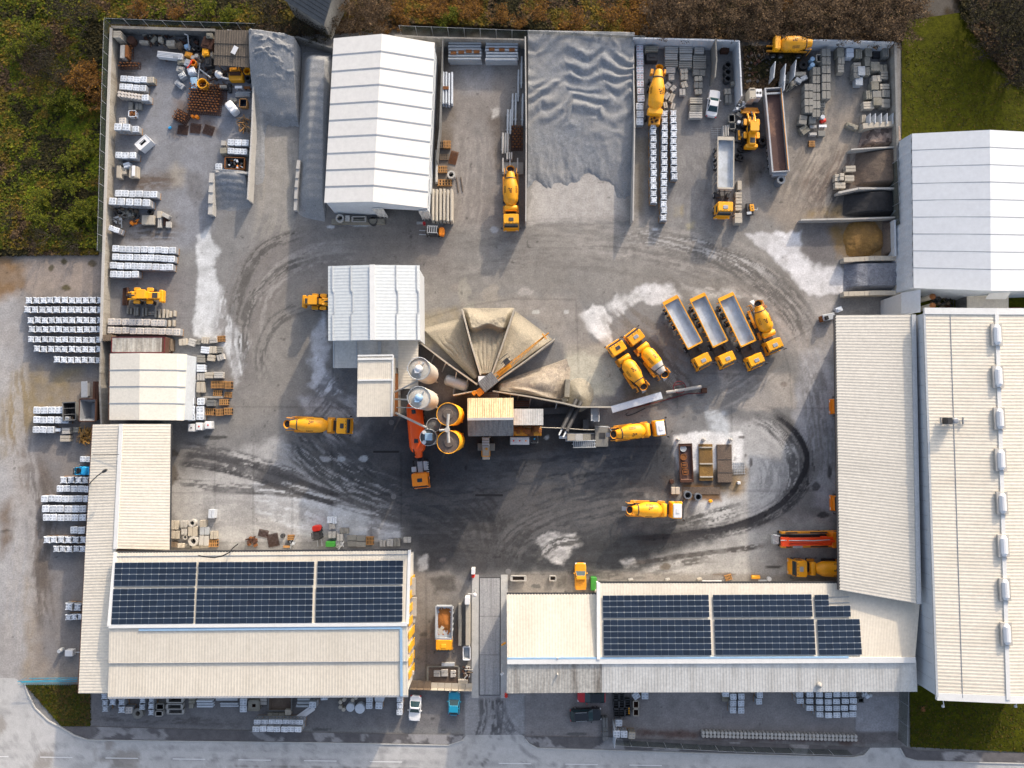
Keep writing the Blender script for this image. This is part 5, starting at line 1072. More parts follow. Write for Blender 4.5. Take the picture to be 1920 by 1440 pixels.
# --- big tank, conveyors, stairs in the service yard
p, q = P(834,710,1.6),P(878,726,1.6); b = MB(); d = (q-p).normalized(); b.lathe(p, d, [(0,.05),(.05,.5),(.3,.8),(.5,.85),((q-p).length-.5,.85),((q-p).length-.3,.8),((q-p).length-.05,.5),((q-p).length,.05)],20)
for f in (.25,.75): c = p.lerp(q, f); b.box(c.x, c.y, .45,.3,1.3,.9, math.atan2(d.y, d.x))
wthing('pressure_tank', b, 'galv', label='long pale pressure tank lying in shadow behind the western fan wall', cat='tank')
p, q = P(1058,807,3.2),P(1085,752,1.2); d = (q-p); u = Vector((-d.y, d.x, 0)).normalized()
t = thing('belt_conveyor','dark twin screw conveyor slanting from pebble pile to the loading trough','conveyor', base([p, q]))
for s, r in ((-.38,.34),(.38,.34)): b = MB(); b.tube(p+u*s, q+u*s, r, n=12); wpart('screw_tube', b, 'dark_steel', t)
b = MB(); b.tube(p-d.normalized()*1.1+u*-.3, p+u*-.3,.14); b.tube(p-d.normalized()*1.1+u*.4, p+u*.4,.14); wpart('shaft', b, 'galv', t)
b = MB(); b.box(p.x, p.y, 1.5,.2,1.2,3.0, math.atan2(d.y,d.x)); wpart('stand', b, 'dark_steel', t)
def stair(px0, py0, px1, py1, h0, h1, w_, label, horiz=False):
    p, q = P(px0, py0, h0),P(px1, py1, h1); t = thing('steel_stair', label, 'stair', base([p, q]),0, 'steel stairs of the plant'); d = q-p; u = Vector((-d.y, d.x, 0)).normalized(); n = 11; b = MB()
    for k in range(n): c = p.lerp(q, (k+.5)/n); b.box(c.x, c.y, c.z, d.length/n*.55, w_, .05, math.atan2(d.y, d.x))
    wpart('treads', b, 'galv', t)
    for s in (-1,1):
        b = MB(); b.tube(p+u*s*w_/2, q+u*s*w_/2,.07, n=4); b.tube(p+u*s*w_/2+Vector((0,0,1)),q+u*s*w_/2+Vector((0,0,1)),.04, n=4)
        for f in (0,.5,1): c = p.lerp(q, f)+u*s*w_/2; b.tube(c, c+Vector((0,0,1)),.03, n=4)
        wpart('handrail', b, 'galv', t)
    b = MB(); b.tube((p.x, p.y, 0),p, .08, n=6); b.tube((q.x, q.y, 0),q+Vector((0,0,.02)),.08, n=6); wpart('post', b, 'galv', t)
stair(1115,764,1115,790,1.2,2.6,1.1,'upright steel stair north of the parked mixer, against the long fan wall')
stair(1074,833,1116,832,1.0,2.4,1.0,'level steel stair along the south side of the loading trough')
c = P(1087,820,2.2); t = thing('loading_trough','pale loading trough with covered lids west of the mixer truck','trough', (c.x, c.y, 0))
for k, (m, x, w_) in enumerate((('stone_cream',-1.3,1.2),('pale_concrete',-.1,1.2),('old_concrete',1.1,1.2),('dark_steel',2.0,.7))): b = MB(); b.cbox(x,0,.5,2.2-(k == 2)*.25-(k == 3)*.5,w_-.04,1.0,.04,.03); b.build('lid', m, t)
b = MB(); b.box(.3,0,.25,4.6,1.3,.5); b.box(-2.5,0,1.9,1.2,.4,.2); b.build('frame','galv', t)
c = P(1128,818,1.0); t = thing('wash_platform','bare concrete wash platform with spout behind the mixer truck','platform', (c.x, c.y, 0)); b = MB(); b.cbox(0,0,0,1.0,2.0,3.2,.05,.03); b.build('slab','concrete', t)
b = MB(); b.box(.1,.1,1.03,.9,.9,.06); b.build('grate','dark_steel', t); b = MB(); b.path([(-.6,1.5,1),(-.4,1.5,2.4),(.9,1.4,2.6),(1.6,.4,2.4)],.06,5); b.build('spout','galv', t)
b = MB(); b.path([P(1058,803,3.2),P(1095,806,3.0),P(1115,806,3.2)],.07,5); b.path([P(965,800,3.4),P(1058,803,3.4)],.07,5); wthing('feed_pipe', b, 'stone_cream', label='thin level pipe running from the yellow platform to the loading trough', cat='pipe')
p, q = P(1017,771,.6),P(1078,768,.6); b = MB(); c = (p+q)/2; b.cbox(0,0,0,.9,(q-p).length,1.0,.05,.03); b.build('conveyor_trough','dark_steel', None, (c.x, c.y, 0),ang(p,q),label='dark low trough running east from the grey plant cabin', cat='trough')
p = P(1062,729,0); b = MB(); b.cbox(0,0,0,2.0,.75,2.7,.04,.03); b.cbox(-.2,-1.7,0,.9,.9,.7,.1,.05,.4); b.build('concrete_block','old_concrete', None, p, -.07, label='upright old concrete block at the east end of the pebble heap', cat='block')
# ------------------------------------------------------------------ vehicles: x forward, origin on the ground under the middle
def put_on(root_fn, rear, front, zref=2.5, **k):
    a, b_ = P(*rear, zref),P(*front, zref); c = (a+b_)/2; return root_fn((c.x, c.y, 0),ang(a, b_),(b_-a).length, **k)
def wheel(t, x, y, r=.5, w_=.34):
    b = MB(); b.lathe((0,-w_/2,0),(0,1,0),[(0,r*.6),(0,r*.92),(.06,r),(w_-.06,r),(w_,r*.92),(w_,r*.6)],16); o = b.build('wheel','rubber', t, (x, y, r))
    b = MB(); b.lathe((0,-w_/2-.01,0),(0,1,0),[(0,.05),(0,r*.56),(w_+.02,r*.56),(w_+.02,.05)],12); b.build('rim','steel', o)
def truck_cab(t, xb, xf, w_=2.4, zb=1.0, zt=2.95, paint='yellow_paint', roof=None, hatch='dark_steel', visor=True):
    """cab between xb (back) and xf (front) with sloping windscreen, roof hatch, visor, mirrors"""
    L = xf-xb; cx = (xb+xf)/2; b = MB(); R0 = rrect(L, w_, .22,4)
    ring = lambda f0, f1, wy, z: [(xb+f0+(x+L/2)/L*(L-f0-f1),y*wy, z) for x, y in R0]
    b.loft([ring(0,0,.98,zb-.25),ring(0,0,1,zb),ring(.02,.06,1,zb+.85),ring(.06,.34,.97,zt-.14),ring(.14,.48,.92,zt)])
    o = b.build('cab', paint, t)
    b = MB(); b.add([(xf-.035,-w_*.44,zb+.88),(xf-.035,w_*.44,zb+.88),(xf-.315,w_*.42,zt-.2),(xf-.315,-w_*.42,zt-.2),(xf-.10,-w_*.44,zb+.88),(xf-.10,w_*.44,zb+.88),(xf-.38,w_*.42,zt-.2),(xf-.38,-w_*.42,zt-.2)],[(0,1,2,3),(7,6,5,4),(0,4,5,1),(2,6,7,3),(1,5,6,2),(0,3,7,4)]); b.build('windscreen','glass', t)
    b = MB()
    for s in (-1,1): b.box(cx+L*.06, s*(w_/2+.004),zb+1.2, L*.5,.02,.6)
    b.build('side_window','glass', t)
    if roof: b = MB(); b.cbox(cx-.08,0,zt-.02,zt+.16,L*.66,w_*.86,.15,.08); b.build('roof_panel', roof, t)
    b = MB(); b.cbox(cx-.05,0,zt-.02+(.16 if roof else 0),zt+.07+(.16 if roof else 0),.55,.75,.08,.03); b.build('roof_hatch', hatch, t)
    b = MB(); b.cbox(xf+.02,0,.45,zb-.1,.30,w_,.1,.04); b.build('bumper', paint, t)
    if visor:
        b = MB(); b.box(xf-.20,0,zt-.12,.22,w_*.86,.05)
        for k in range(4): b.box(xf-.46,(k-1.5)*.5,zt+.02,.1,.12,.08)
        b.build('sun_visor','dark_steel', t)
    for s in (-1,1):
        b = MB(); b.tube((xf-.25,s*w_*.46,zt-.3),(xf+.12,s*(w_/2+.22),zt-.35),.025,n=5); b.cbox(xf+.12,s*(w_/2+.24),zb+.7,zt-.3,.14,.24,.04,.02); b.build('mirror','dark_steel', t)
        b = MB(); b.cbox(xf+.15,s*w_*.36,.62,.82,.1,.35,.03,.02); b.build('headlight','white_paint', t)
def drum_shape(t, xr, xf, paint, zc=2.45, tilt=.13, rmax=1.16, rear_dirty=None):
    L = (xf-xr); ax = (math.cos(tilt),0,-math.sin(tilt)); a = Vector((xr, 0, zc+math.sin(tilt)*L*.62))
    pr = [(0,.52),(.04,.55),(L*.16,.72),(L*.30,.93),(L*.44,rmax*.98),(L*.56,rmax),(L*.80,rmax*.97),(L*.86,rmax*.92),(L*.97,rmax*.62),(L,rmax*.45)]
    b = MB()
    b.lathe(a, ax, pr, 32); o = b.build('drum', paint, t)
    if rear_dirty: b = MB(); b.lathe(a, ax, [(q, r+.012) for q, r in pr[:4]]+[(L*.36,1.03)],32, cap=False); b.build('cement_crust', rear_dirty, o)
    b = MB(); b.lathe(a-Vector(ax)*.02, ax, [(0,.1),(0,.46),(.01,.46)],20, sm=False); b.build('drum_mouth','rubber', o)
    b = MB(); b.lathe(a, ax, [(L*.18,.77),(L*.18,.81),(L*.21,.84),(L*.21,.79)],32, cap=False); b.build('roller_ring','dark_steel', o)
    # lettering and emblem painted on the drum: short strokes bent round the shell
    axv = Vector(ax); side = Vector((0,1,0)); up = axv.cross(side)*-1; up = up if up.z > 0 else -up
    def rad(s):
        for (s0, r0),(s1, r1) in zip(pr[:-1], pr[1:]):
            if s0 <= s <= s1: return r0+(r1-r0)*(s-s0)/(s1-s0)
        return rmax
    def stroke(b, s0, s1, th0, th1):
        V = []; n = 3
        for i in range(n+1):
            for j in range(2):
                s = s0+(s1-s0)*i/n; th = th0 if j == 0 else th1
                for e in (.004,.016): V.append(a+axv*s+(side*math.sin(th)+up*math.cos(th))*(rad(s)+e))
        F_ = []
        for i in range(n): k = i*4; F_ += [(k+1,k+3,k+7,k+5),(k,k+4,k+6,k+2),(k,k+1,k+5,k+4),(k+2,k+6,k+7,k+3)]
        F_ += [(0,2,3,1),(n*4,n*4+1,n*4+3,n*4+2)]; b.add(V, F_)
    def block(nm, s, th, kind):
        b = MB(); h = .3/1.1
        if kind == 'text':
            for r_ in range(2):
                for k in range(5):
                    s0 = s-.55+k*.22; t0 = th+(r_-1)*h*.75
                    stroke(b, s0, s0+.04, t0, t0+h*.55); stroke(b, s0+.05, s0+.16, t0, t0+h*.14); stroke(b, s0+.05, s0+.16, t0+h*.3, t0+h*.42)
                    if k % 2: stroke(b, s0+.12, s0+.16, t0+.1*h, t0+h*.5)
        else:
            for k in range(3): stroke(b, s-.36+k*.27, s-.18+k*.27, th-.26+k*.12, th-.05+k*.12); stroke(b, s-.30+k*.24, s-.14+k*.24, th+.05-k*.05, th+.22-k*.05)
        b.build(nm, 'lettering', o)
    off = random.choice((-.75,-.4,0))
    block('emblem', L*.58, off+.35, 'e'); block('lettering', L*.55, off-.45 if off < -.1 else .85, 'text'); block('lettering', L*.55, off+1.3 if off < -.1 else -.95, 'text')
    return o
def mixer(loc, rz, L, label, roof=None, hatch='dark_steel', dirty=None, cabfold=0):
    t = thing('mixer_truck', label, 'mixer truck', loc, rz, 'yellow concrete mixer trucks'); h = L/2
    b = MB(); b.box(-.2,.42,.95,L-.9,.2,.28); b.box(-.2,-.42,.95,L-.9,.2,.28)
    for x in (-h+1,-h+3,0, h-2.2): b.box(x,0,.95,.25,1.0,.2)
    b.box(h-2.4,0,1.0,.9,1.5,.5); b.build('chassis','dark_steel', t)
    for x in (h-1.25, h-3.1,-h+3.0,-h+1.65):
        for s in (-1,1): wheel(t, x, s*1.03)
    for s in (-1,1):
        for x, l in ((-h+2.3,2.9),(h-3.1,1.2)): b = MB(); b.cbox(x,s*1.03,1.02,1.12,l,.42,.1,.03); b.build('mudguard','amber_paint', t)
        b = MB(); b.cbox(-.6,s,.6,1.05,2.0,.5,.05,.03); b.build('side_tank','dark_steel', t)
    truck_cab(t, h-1.95, h, 2.42, roof=roof, hatch=hatch)
    b = MB(); b.lathe((h-2.95,-1.0,2.3),(0,1,0),[(0,.2),(.05,.40),(.12,.46),(1.88,.46),(1.95,.40),(2.0,.2)],18); b.box(h-2.95,.7,1.5,.3,.12,.9); b.box(h-2.95,-.7,1.5,.3,.12,.9); b.build('water_tank','yellow_paint', t)
    drum_shape(t, -h+.75, h-3.3, 'yellow_paint', rear_dirty=dirty)
    b = MB(); a0 = Vector((-h+.35,0,2.9)); V = []
    for z, r in ((2.55,.28),(3.25,.62),(3.4,.66)): V.append([(-h+.42+r*.8*math.cos(2*math.pi*k/16),r*math.sin(2*math.pi*k/16),z) for k in range(16)])
    b.loft(V, cap=False); b.build('hopper','amber_paint', t)
    b = MB(); b.loft([[(-h+.42+.4*math.cos(2*math.pi*k/12),.5*math.sin(2*math.pi*k/12),3.1) for k in range(12)],[(-h+.42+.2*math.cos(2*math.pi*k/12),.25*math.sin(2*math.pi*k/12),2.6) for k in range(12)]]); b.build('hopper_inside','rubber', t)
    b = MB(); b.add([(-h+.3,.25,1.9),(-h-.45,.35,1.35),(-h-.45,-.35,1.35),(-h+.3,-.25,1.9),(-h+.3,.25,1.8),(-h-.45,.35,1.25),(-h-.45,-.35,1.25),(-h+.3,-.25,1.8)],[(0,1,2,3),(7,6,5,4),(0,4,5,1),(1,5,6,2),(2,6,7,3),(3,7,4,0)]); b.build('chute','steel', t)
    for s in (-1,1): b = MB(); b.path([(-h+.15,s*.95,.9),(-h+.2,s*.95,2.9),(-h+1.0,s*.9,2.9),(-h+1.0,s*.95,.9)],.06,5); b.path([(-h+.15,s*.95,2.3),(-h+1.0,s*.95,2.3)],.04,5); b.build('rear_frame','amber_paint', t)
    b = MB(); b.path([(-h+1.2,1.12,1.2),(-h+1.1,1.12,3.1)],.04,4); b.path([(-h+1.5,1.12,1.2),(-h+1.4,1.12,3.1)],.04,4)
    for k in range(6): b.tube((-h+1.17,1.12,1.4+k*.3),(-h+1.45,1.12,1.4+k*.3),.025,n=4)
    b.build('ladder','amber_paint', t)
    return t
put_on(mixer, (536,795),(655,799),label='yellow mixer truck with open cab door, alone in the western half of the yard')
put_on(mixer, (957,315),(958.5,425),label='yellow mixer truck facing south between stacked poles and a thin wall')
put_on(mixer, (1248,707),(1184,622),label='yellow mixer truck with whitish cement on its drum mouth', dirty='pale_concrete', hatch='steel')
put_on(mixer, (1208,730),(1151,642),label='yellow mixer truck beside the one with cement crust, nearest the pale puddle', hatch='dark_steel')
put_on(mixer, (1416,566),(1457,659),label='yellow mixer truck parked at the east end of the tipper row', hatch='steel')
put_on(mixer, (1144,815),(1250,801),label='yellow mixer truck with white cab roof, backed up to the wash platform', roof='white_paint', hatch='white_paint')
put_on(mixer, (1174,955),(1282,957.5),label='yellow mixer truck with white cab roof, south of the settling basins', roof='white_paint', hatch='white_paint')
put_on(mixer, (1622,1068),(1488,1066),label='yellow mixer truck half hidden under the low ribbed shed roof', hatch='steel')
# the old mixer with its cab turned away, over the pallet column
def old_mixer(loc, rz, L, label):
    t = thing('mixer_truck', label, 'mixer truck', loc, rz, 'yellow concrete mixer trucks'); h = L/2
    b = MB(); b.box(0,.42,.95,L-.6,.2,.28); b.box(0,-.42,.95,L-.6,.2,.28); b.build('chassis','rust', t)
    for x in (h-1.0,-h+2.6,-h+1.4):
        for s in (-1,1): wheel(t, x, s*1.0)
    drum_shape(t, -h+.6, h-1.6, 'yellow_paint', rmax=1.2)
    b = MB(); b.cbox(h-1.35,0,1.9,2.75,.95,2.3,.2,.12); b.build('water_tank','yellow_paint', t)
    b = MB(); b.cbox(h-.35,.2,.8,1.7,1.3,1.7,.1,.05); b.build('engine','amber_paint', t)
    b = MB()
    for k in range(5): b.box(h-.35+random.uniform(-.4,.4),random.uniform(-.6,.9),1.78,random.uniform(.2,.5),random.uniform(.2,.5),.16,random.random())
    b.build('engine_block','rust', t)
    b = MB(); b.loft([[(-h+.3+r*.8*math.cos(2*math.pi*k/14),r*math.sin(2*math.pi*k/14),z) for k in range(14)] for z, r in ((2.5,.28),(3.3,.6))], cap=False); b.build('hopper','yellow_paint', t)
    b = MB(); b.cbox(-h+.75,.95,1.6,3.0,.7,.35,.1,.05); b.cbox(-h+.75,-1.0,1.9,2.7,.8,.45,.1,.05); b.build('control_box','amber_paint', t)
put_on(old_mixer, (1235,127),(1227,225),label='yellow mixer truck without cab, standing over the northern pallet columns')
t = thing('mixer_truck','yellow mixer drum unit half under the bare trees at the north edge','mixer truck', P(1473,98)*1,0, 'yellow concrete mixer trucks')
b = MB(); b.box(.2,.4,.95,6.4,.2,.28); b.box(.2,-.4,.95,6.4,.2,.28); b.build('chassis','amber_paint', t)
for x in (-1.8,1.0,2.2):
    for s in (-1,1): wheel(t, x, s*1.0)
t.rotation_euler = (0,0,math.pi-.03); drum_shape(t, -3.0,1.75, 'yellow_paint', rmax=1.2)
b = MB(); b.cbox(2.3,0,1.9,2.9,.95,2.2,.2,.12); b.build('water_tank','yellow_paint', t)
b = MB(); b.path([(-2.9,1.0,.9),(-2.9,1.0,2.9),(-2.0,1.0,2.9)],.06,5); b.path([(-2.9,-1.0,.9),(-2.9,-1.0,2.9),(-2.0,-1.0,2.9)],.06,5); b.build('rear_frame','amber_paint', t)
def tipper(loc, rz, L, label, bodyL=7.9, load=None, inner='tip_steel', rim='yellow_paint', hatch='steel', single=False):
    t = thing('tipper_truck', label, 'tipper truck', loc, rz, 'yellow tipper trucks'); h = L/2; x0, x1 = -h, -h+bodyL; W, z0, z1 = 2.5,2.15,2.75
    b = MB(); b.box(0,.42,.95,L-.6,.2,.26); b.box(0,-.42,.95,L-.6,.2,.26); b.box(h-2.6,0,.95,1.6,1.9,.2); b.build('chassis','dark_steel', t)
    for x in ((h-1.2, h-2.9,-h+1.4,-h+2.7) if single else (h-1.2, h-3.6,-h+1.2,-h+2.5,-h+3.8)):
        for s in (-1,1): wheel(t, x, s*1.03)
    truck_cab(t, h-1.95, h, 2.4, hatch=hatch)
    b = MB(); th = .10; b.box((x0+x1)/2,0,z0+.05,bodyL,W-.3,.1); b.build('body_floor', inner, t)
    b = MB()
    for s in (-1,1): b.add([(x0,s*(W/2-.28),z0),(x1,s*(W/2-.28),z0),(x1,s*(W/2-.06),z1),(x0,s*(W/2-.06),z1),(x0,s*(W/2-.2),z0),(x1,s*(W/2-.2),z0),(x1,s*(W/2),z1),(x0,s*(W/2),z1)],[(0,1,2,3),(7,6,5,4),(0,4,5,1),(3,2,6,7),(1,5,6,2),(0,3,7,4)])
    b.box(x1+.0,0,(z0+z1)/2,th,W-.2,z1-z0); b.box(x0-.0,0,(z0+z1)/2,th,W-.2,z1-z0); b.build('body_side', inner, t)
    b = MB()
    for s in (-1,1): b.box((x0+x1)/2,s*(W/2-.02),z1+.05,bodyL+.1,.14,.14)
    b.box(x1-.02,0,z1+.05,.24,W,.14); b.box(x0+.05,0,z1+.03,.16 if single else .55,W,.14); b.build('top_rim', rim, t)
    b = MB()
    for k in range(int(bodyL/.8)):
        for s in (-1,1): b.box(x0+.4+k*.8,s*(W/2+.03),2.1,.12,.12,1.2)
    b.build('side_rib', rim, t)
    b = MB(); b.path([(x1+.35,-1.0,1.3),(x1+.35,-1.0,2.4),(x1+.35,1.0,2.4),(x1+.35,1.0,1.3)],.05,5); b.cbox(x1+.7,.8,1.0,1.6,.7,.5,.05,.03); b.cbox(x1+.7,-.7,1.0,1.5,.6,.7,.05,.03); b.build('rear_cab_equipment','dark_steel', t)
    if load:
        n = 26; V = [];
        for i in range(n):
            for j in range(12):
                u, v = i/(n-1),j/11; V.append((x0+.3+u*(bodyL-.7),(v-.5)*1.9,z0+.08+max(0,.5*math.sin(math.pi*min(1,u*1.15+.0))*math.sin(math.pi*v)**.6*(.3+.7*u)+random.uniform(-.06,.06))))
        b = MB(); b.add(V, [(i*12+j,(i+1)*12+j,(i+1)*12+j+1,i*12+j+1) for i in range(n-1) for j in range(11)],0, True); b.box(x1-1.2,-.45,z0+1.0,.9,.6,.05,.4, mi=1); b.box(x1-1.7,-.2,z0+.95,.5,.4,.05,1.0, mi=1); b.build('load', [load, 'stone_cream'], t)
    return t
put_on(tipper, (1257,562),(1325,687),zref=2.8, label='westernmost of three parked yellow tippers, damp patches in its empty body')
put_on(tipper, (1308,557),(1370,684),zref=2.8, label='middle of three parked yellow tippers, dark streak along its empty body')
put_on(tipper, (1361,556),(1424,687),zref=2.8, label='easternmost of three parked yellow tippers, clean blue grey body')
put_on(tipper, (1361,259),(1360,401),zref=2.8, label='yellow tipper truck with clean grey body facing south in the northeast yard', rim='stone_cream')
put_on(tipper, (833,1136),(832,1223),zref=2.6, label='small yellow tipper truck with rust coloured load beside the gate', bodyL=4.75, rim='galv', load='load_rust', hatch='yellow_paint', single=True)
a, c = P(1449,166,1.8),P(1463,322,1.8); m = (a+c)/2; L = (a-c).length; W = 2.7
t = thing('open_trailer','long open trailer body with rusty brown floor in the northeast yard','trailer', (m.x, m.y, 0),ang(c, a)); h = L/2
b = MB(); b.box(0,0,1.25,L-.3,W-.3,.12); b.build('floor','trailer_floor', t)
for s, mt in ((-1,'amber_paint'),(1,'steel')):
    b = MB(); b.box(0,s*(W/2-.06),1.45,L,.12,1.1); b.box(0,s*(W/2-.05),2.02,L+.1,.18,.1); b.build('side_board','steel', t)
    b = MB(); b.box(0,s*(W/2-.16),2.03,L-.3,.08,.09); b.build('edge_strip', mt, t)
for x in (h,-h): b = MB(); b.box(x,0,1.45,.14,W,1.1); b.build('end_board','steel', t)
b = MB(); b.box(-h-.3,0,1.2,.5,W*.8,.6); b.build('coupling_box','steel', t)
b = MB()
for k in range(7): b.box(h-.75,(k-3)*.33,1.8,.2,.18,.06)
b.box(h-.75,0,1.74,.3,W-.3,.06); b.build('perforated_plate','galv', t)
for x in (-h+1.4,-h+2.7,-h+4.0):
    for s in (-1,1): wheel(t, x, s*1.1,.45)
b = MB(); b.box(0,.45,.75,L-.6,.15,.3); b.box(0,-.45,.75,L-.6,.15,.3); b.box(h-1.6,.9,.4,.2,.2,.8); b.box(h-1.6,-.9,.4,.2,.2,.8); b.build('frame','dark_steel', t)
# tanker with silo trailer
a, c = P(775,752,2.6),P(789,915,2.6); m = (a+c)/2; L = (a-c).length; t = thing('tanker_truck','orange tanker trailer truck standing under the silo filling pipes','tanker truck', (m.x, m.y, 0),ang(a, c)); h = L/2
truck_cab(t, h-2.3, h, 2.45, zt=3.1, paint='orange_paint', hatch='glass', visor=False)
b = MB(); b.box(-.5,.45,.95,L-1.2,.2,.28); b.box(-.5,-.45,.95,L-1.2,.2,.28); b.box(h-3.2,0,1.0,1.7,1.7,.2); b.build('chassis','dark_steel', t)
b = MB(); b.cbox(h-3.2,.85,.9,1.5,1.4,.6,.05,.03); b.cbox(h-2.8,-.95,.9,1.6,.8,.7,.05,.03); b.box(h-3.1,0,1.15,1.6,.8,.1); b.box(h-3.1,.25,1.3,1.7,.06,.1); b.box(h-3.1,-.25,1.3,1.7,.06,.1)
for k in range(5): b.box(h-3.7+k*.36,1.1,1.62,.12,.5,.1)
b.build('deck_equipment','galv', t)
prof = [(0,.3),(.15,.72),(.5,1.02),(1.1,1.22),(3,1.25),(6.2,1.25),(7.6,1.23),(8.2,1.05),(8.5,.8)]
b = MB(); sc = (L-4.6)/9.4; b.lathe((-h,0,2.05),(1,0,0),[(q*sc,r) for q, r in prof]+[(8.6*sc,.62),(9.4*sc,.55),(9.5*sc,.3)],28); b.build('tank','tanker_red', t)
for x in (1.9,7.0): b = MB(); b.cbox(-h+x*sc*.95,0,3.27,3.36,.62,.62,.05,.03); b.build('manhole','glass', t)
b = MB()
for x in (3.2,4.6,6.0): b.lathe((-h+x*sc,0,2.05),(1,0,0),[(0,1.245),(0,1.275),(.08,1.275),(.08,1.245)],28,cap=False)
b.build('tank_band','tanker_red', t)
b = MB(); b.path([(-h+8.0*sc,-.55,3.05),(-h+8.9*sc,-.5,2.7),(-h+9.2*sc,-.4,2.2)],.09,6); b.build('hose','rubber', t)
for x in (h-1.3, h-3.6,-h+1.3,-h+2.6,-h+3.9):
    for s in (-1,1): wheel(t, x, s*1.03)
# pump truck
a, c = P(1452,1014,2.6),P(1588,1012,2.6); m = (a+c)/2; L = (a-c).length; t = thing('pump_truck','yellow pump truck with folded red boom, cab under the low ribbed shed','pump truck', (m.x, m.y, 0),ang(a, c)); h = L/2
b = MB(); b.box(0,0,1.0,L-.4,1.2,.35); b.build('chassis','dark_steel', t); truck_cab(t, h-2.4, h, 2.4, paint='orange_paint', hatch='glass')
for y, z, r, mt in ((.34,3.2,.17,'pump_red'),(-.06,3.35,.16,'pump_red'),(-.5,3.1,.18,'pump_red')):
    b = MB(); b.box(-.3-abs(y)*.3,y,z,L-3.6-abs(y),r*2,r*1.8); b.build('boom_section', mt, t)
b = MB()
for k in range(4): b.lathe((-h+1.0+k*.22,-.7,3.2+.05*k),(0,1,0),[(0,.28),(1.3,.28)],12)
b.box(h-3.3,0,2.7,.9,1.0,1.4); b.build('boom_joint','pump_red', t)
b = MB(); b.path([(-h+.6,.2,3.5),(0,.1,3.65),(h-3,.2,3.6)],.07,5); b.path([(-h+.8,.7,2.8),(-h,.9,2.5),(-h-.2,.2,2.2),(-h+.5,-.4,2.6)],.08,5); b.build('delivery_pipe','galv', t)
for s in (-1,1):
    b = MB(); b.cbox(-.2,s*1.05,1.2,2.0,L-3.0,.32,.05,.03); b.build('outrigger_box','amber_paint', t)
    b = MB(); b.box(1.5,s*1.05,2.03,2.6,.18,.06); b.box(-2.6,s*1.05,2.03,1.8,.18,.06); b.build('step_grating','dark_steel', t)
b = MB(); b.cbox(-h+.5,0,1.0,1.9,.9,1.3,.1,.05); b.cbox(-1.8,-.95,2.0,2.25,1.4,.5,.04,.03); b.build('hopper','galv', t)
for x in (h-1.2, h-2.9,-h+1.8,-h+3.1):
    for s in (-1,1): wheel(t, x, s*1.0)
# noses of two vehicles under the shed
def stub(px, py, label):
    p = P(px, py, 2.2); t = thing('mixer_truck', label, 'mixer truck', (p.x+.9, p.y, 0),math.pi); truck_cab(t, -.6,1.4,2.35, zt=2.9, paint='orange_paint')
    b = MB(); b.box(-2.0,.42,.95,4,.2,.28); b.box(-2.0,-.42,.95,4,.2,.28); b.build('chassis','dark_steel', t)
    for s in (-1,1): wheel(t, .3, s*1.0); wheel(t, -2.6, s*1.0)
    drum_shape(t, -6.5,-1.8, 'yellow_paint', rmax=1.15)
stub(1572,762,'orange vehicle nose just showing north along the low ribbed shed'); stub(1573,945,'orange vehicle nose just showing near the red pump truck boom')
# wheel loaders and forklifts
def loader(loc, rz, L, label, bucketmat='rust', paint='yellow_paint', sc=1.0):
    t = thing('wheel_loader', label, 'loader', loc, rz, 'yellow wheel loaders'); h = L/2
    b = MB(); W = 2.7*sc; b.add([(h-1.1,-W/2,1.2),(h-1.1,W/2,1.2),(h,W/2,.4),(h,-W/2,.4),(h-1.0,-W/2,.35),(h-1.0,W/2,.35),(h-1.2,-W/2,.9),(h-1.2,W/2,.9)],[(3,2,5,4),(4,5,7,6),(6,7,1,0),(0,6,4,3),(1,2,5,7)]); b.box(h-1.15,0,1.15,.16,W,.2); b.build('bucket', bucketmat, t)
    for s in (-1,1): b = MB(); b.path([(h-1.0,s*.5,.9),(h-2.0,s*.5,1.5),(h-3.0,s*.45,1.9)],.16,6); b.build('lift_arm', paint, t)
    b = MB(); b.path([(h-1.1,0,1.3),(h-2.0,0,2.0),(h-3.0,0,1.7)],.12,6); b.build('tilt_link','dark_steel', t)
    b = MB(); b.cbox(h-2.9,0,.8,1.9,1.5,.9,.1,.06); b.build('front_frame', paint, t)
    for x in (h-2.7,-h+2.2):
        for s in (-1,1): b = MB(); b.cbox(x-.2,s*.98,1.5,1.68,1.0,.55,.15,.05); b.build('mudguard', paint, t)
    b = MB(); b.cbox(h-4.2,0,1.0,3.0,1.4,1.35,.15,.12,top=.92); b.cbox(h-4.2,0,3.0,3.1,1.4,1.4,.15,.05); b.build('cab', paint, t)
    b = MB(); b.box(h-3.50,0,2.3,.08,1.1,.9); b.box(h-4.2,.67,2.3,1.0,.05,.8); b.box(h-4.2,-.67,2.3,1.0,.05,.8); b.build('cab_window','glass', t)
    b = MB(); b.cbox(-h+1.4,0,.9,2.1,2.2,1.05,.15,.12); b.cbox(-h+.3,0,.7,1.7,.6,1.9,.15,.1); b.build('engine_hood', paint, t)
    b = MB(); b.box(-h+1.0,0,2.12,.8,.8,.05); b.lathe((-h+2.2,.4,2.0),(0,0,1),[(0,.09),(.7,.09)],8); b.build('grille','dark_steel', t)
    for x in (h-2.7,-h+2.2):
        for s in (-1,1): wheel(t, x, s*1.0,.75,.5)
    return t
put_on(loader, (303,554),(219,553),zref=2, label='yellow wheel loader facing the west wall with rusty bucket')
put_on(loader, (565,564),(640,566),zref=2, label='yellow wheel loader driving into the grey ribbed shed')
put_on(loader, (1411,275),(1411,193),zref=2, label='orange yellow wheel loader with raised bucket beside the open trailer', bucketmat='amber_paint')
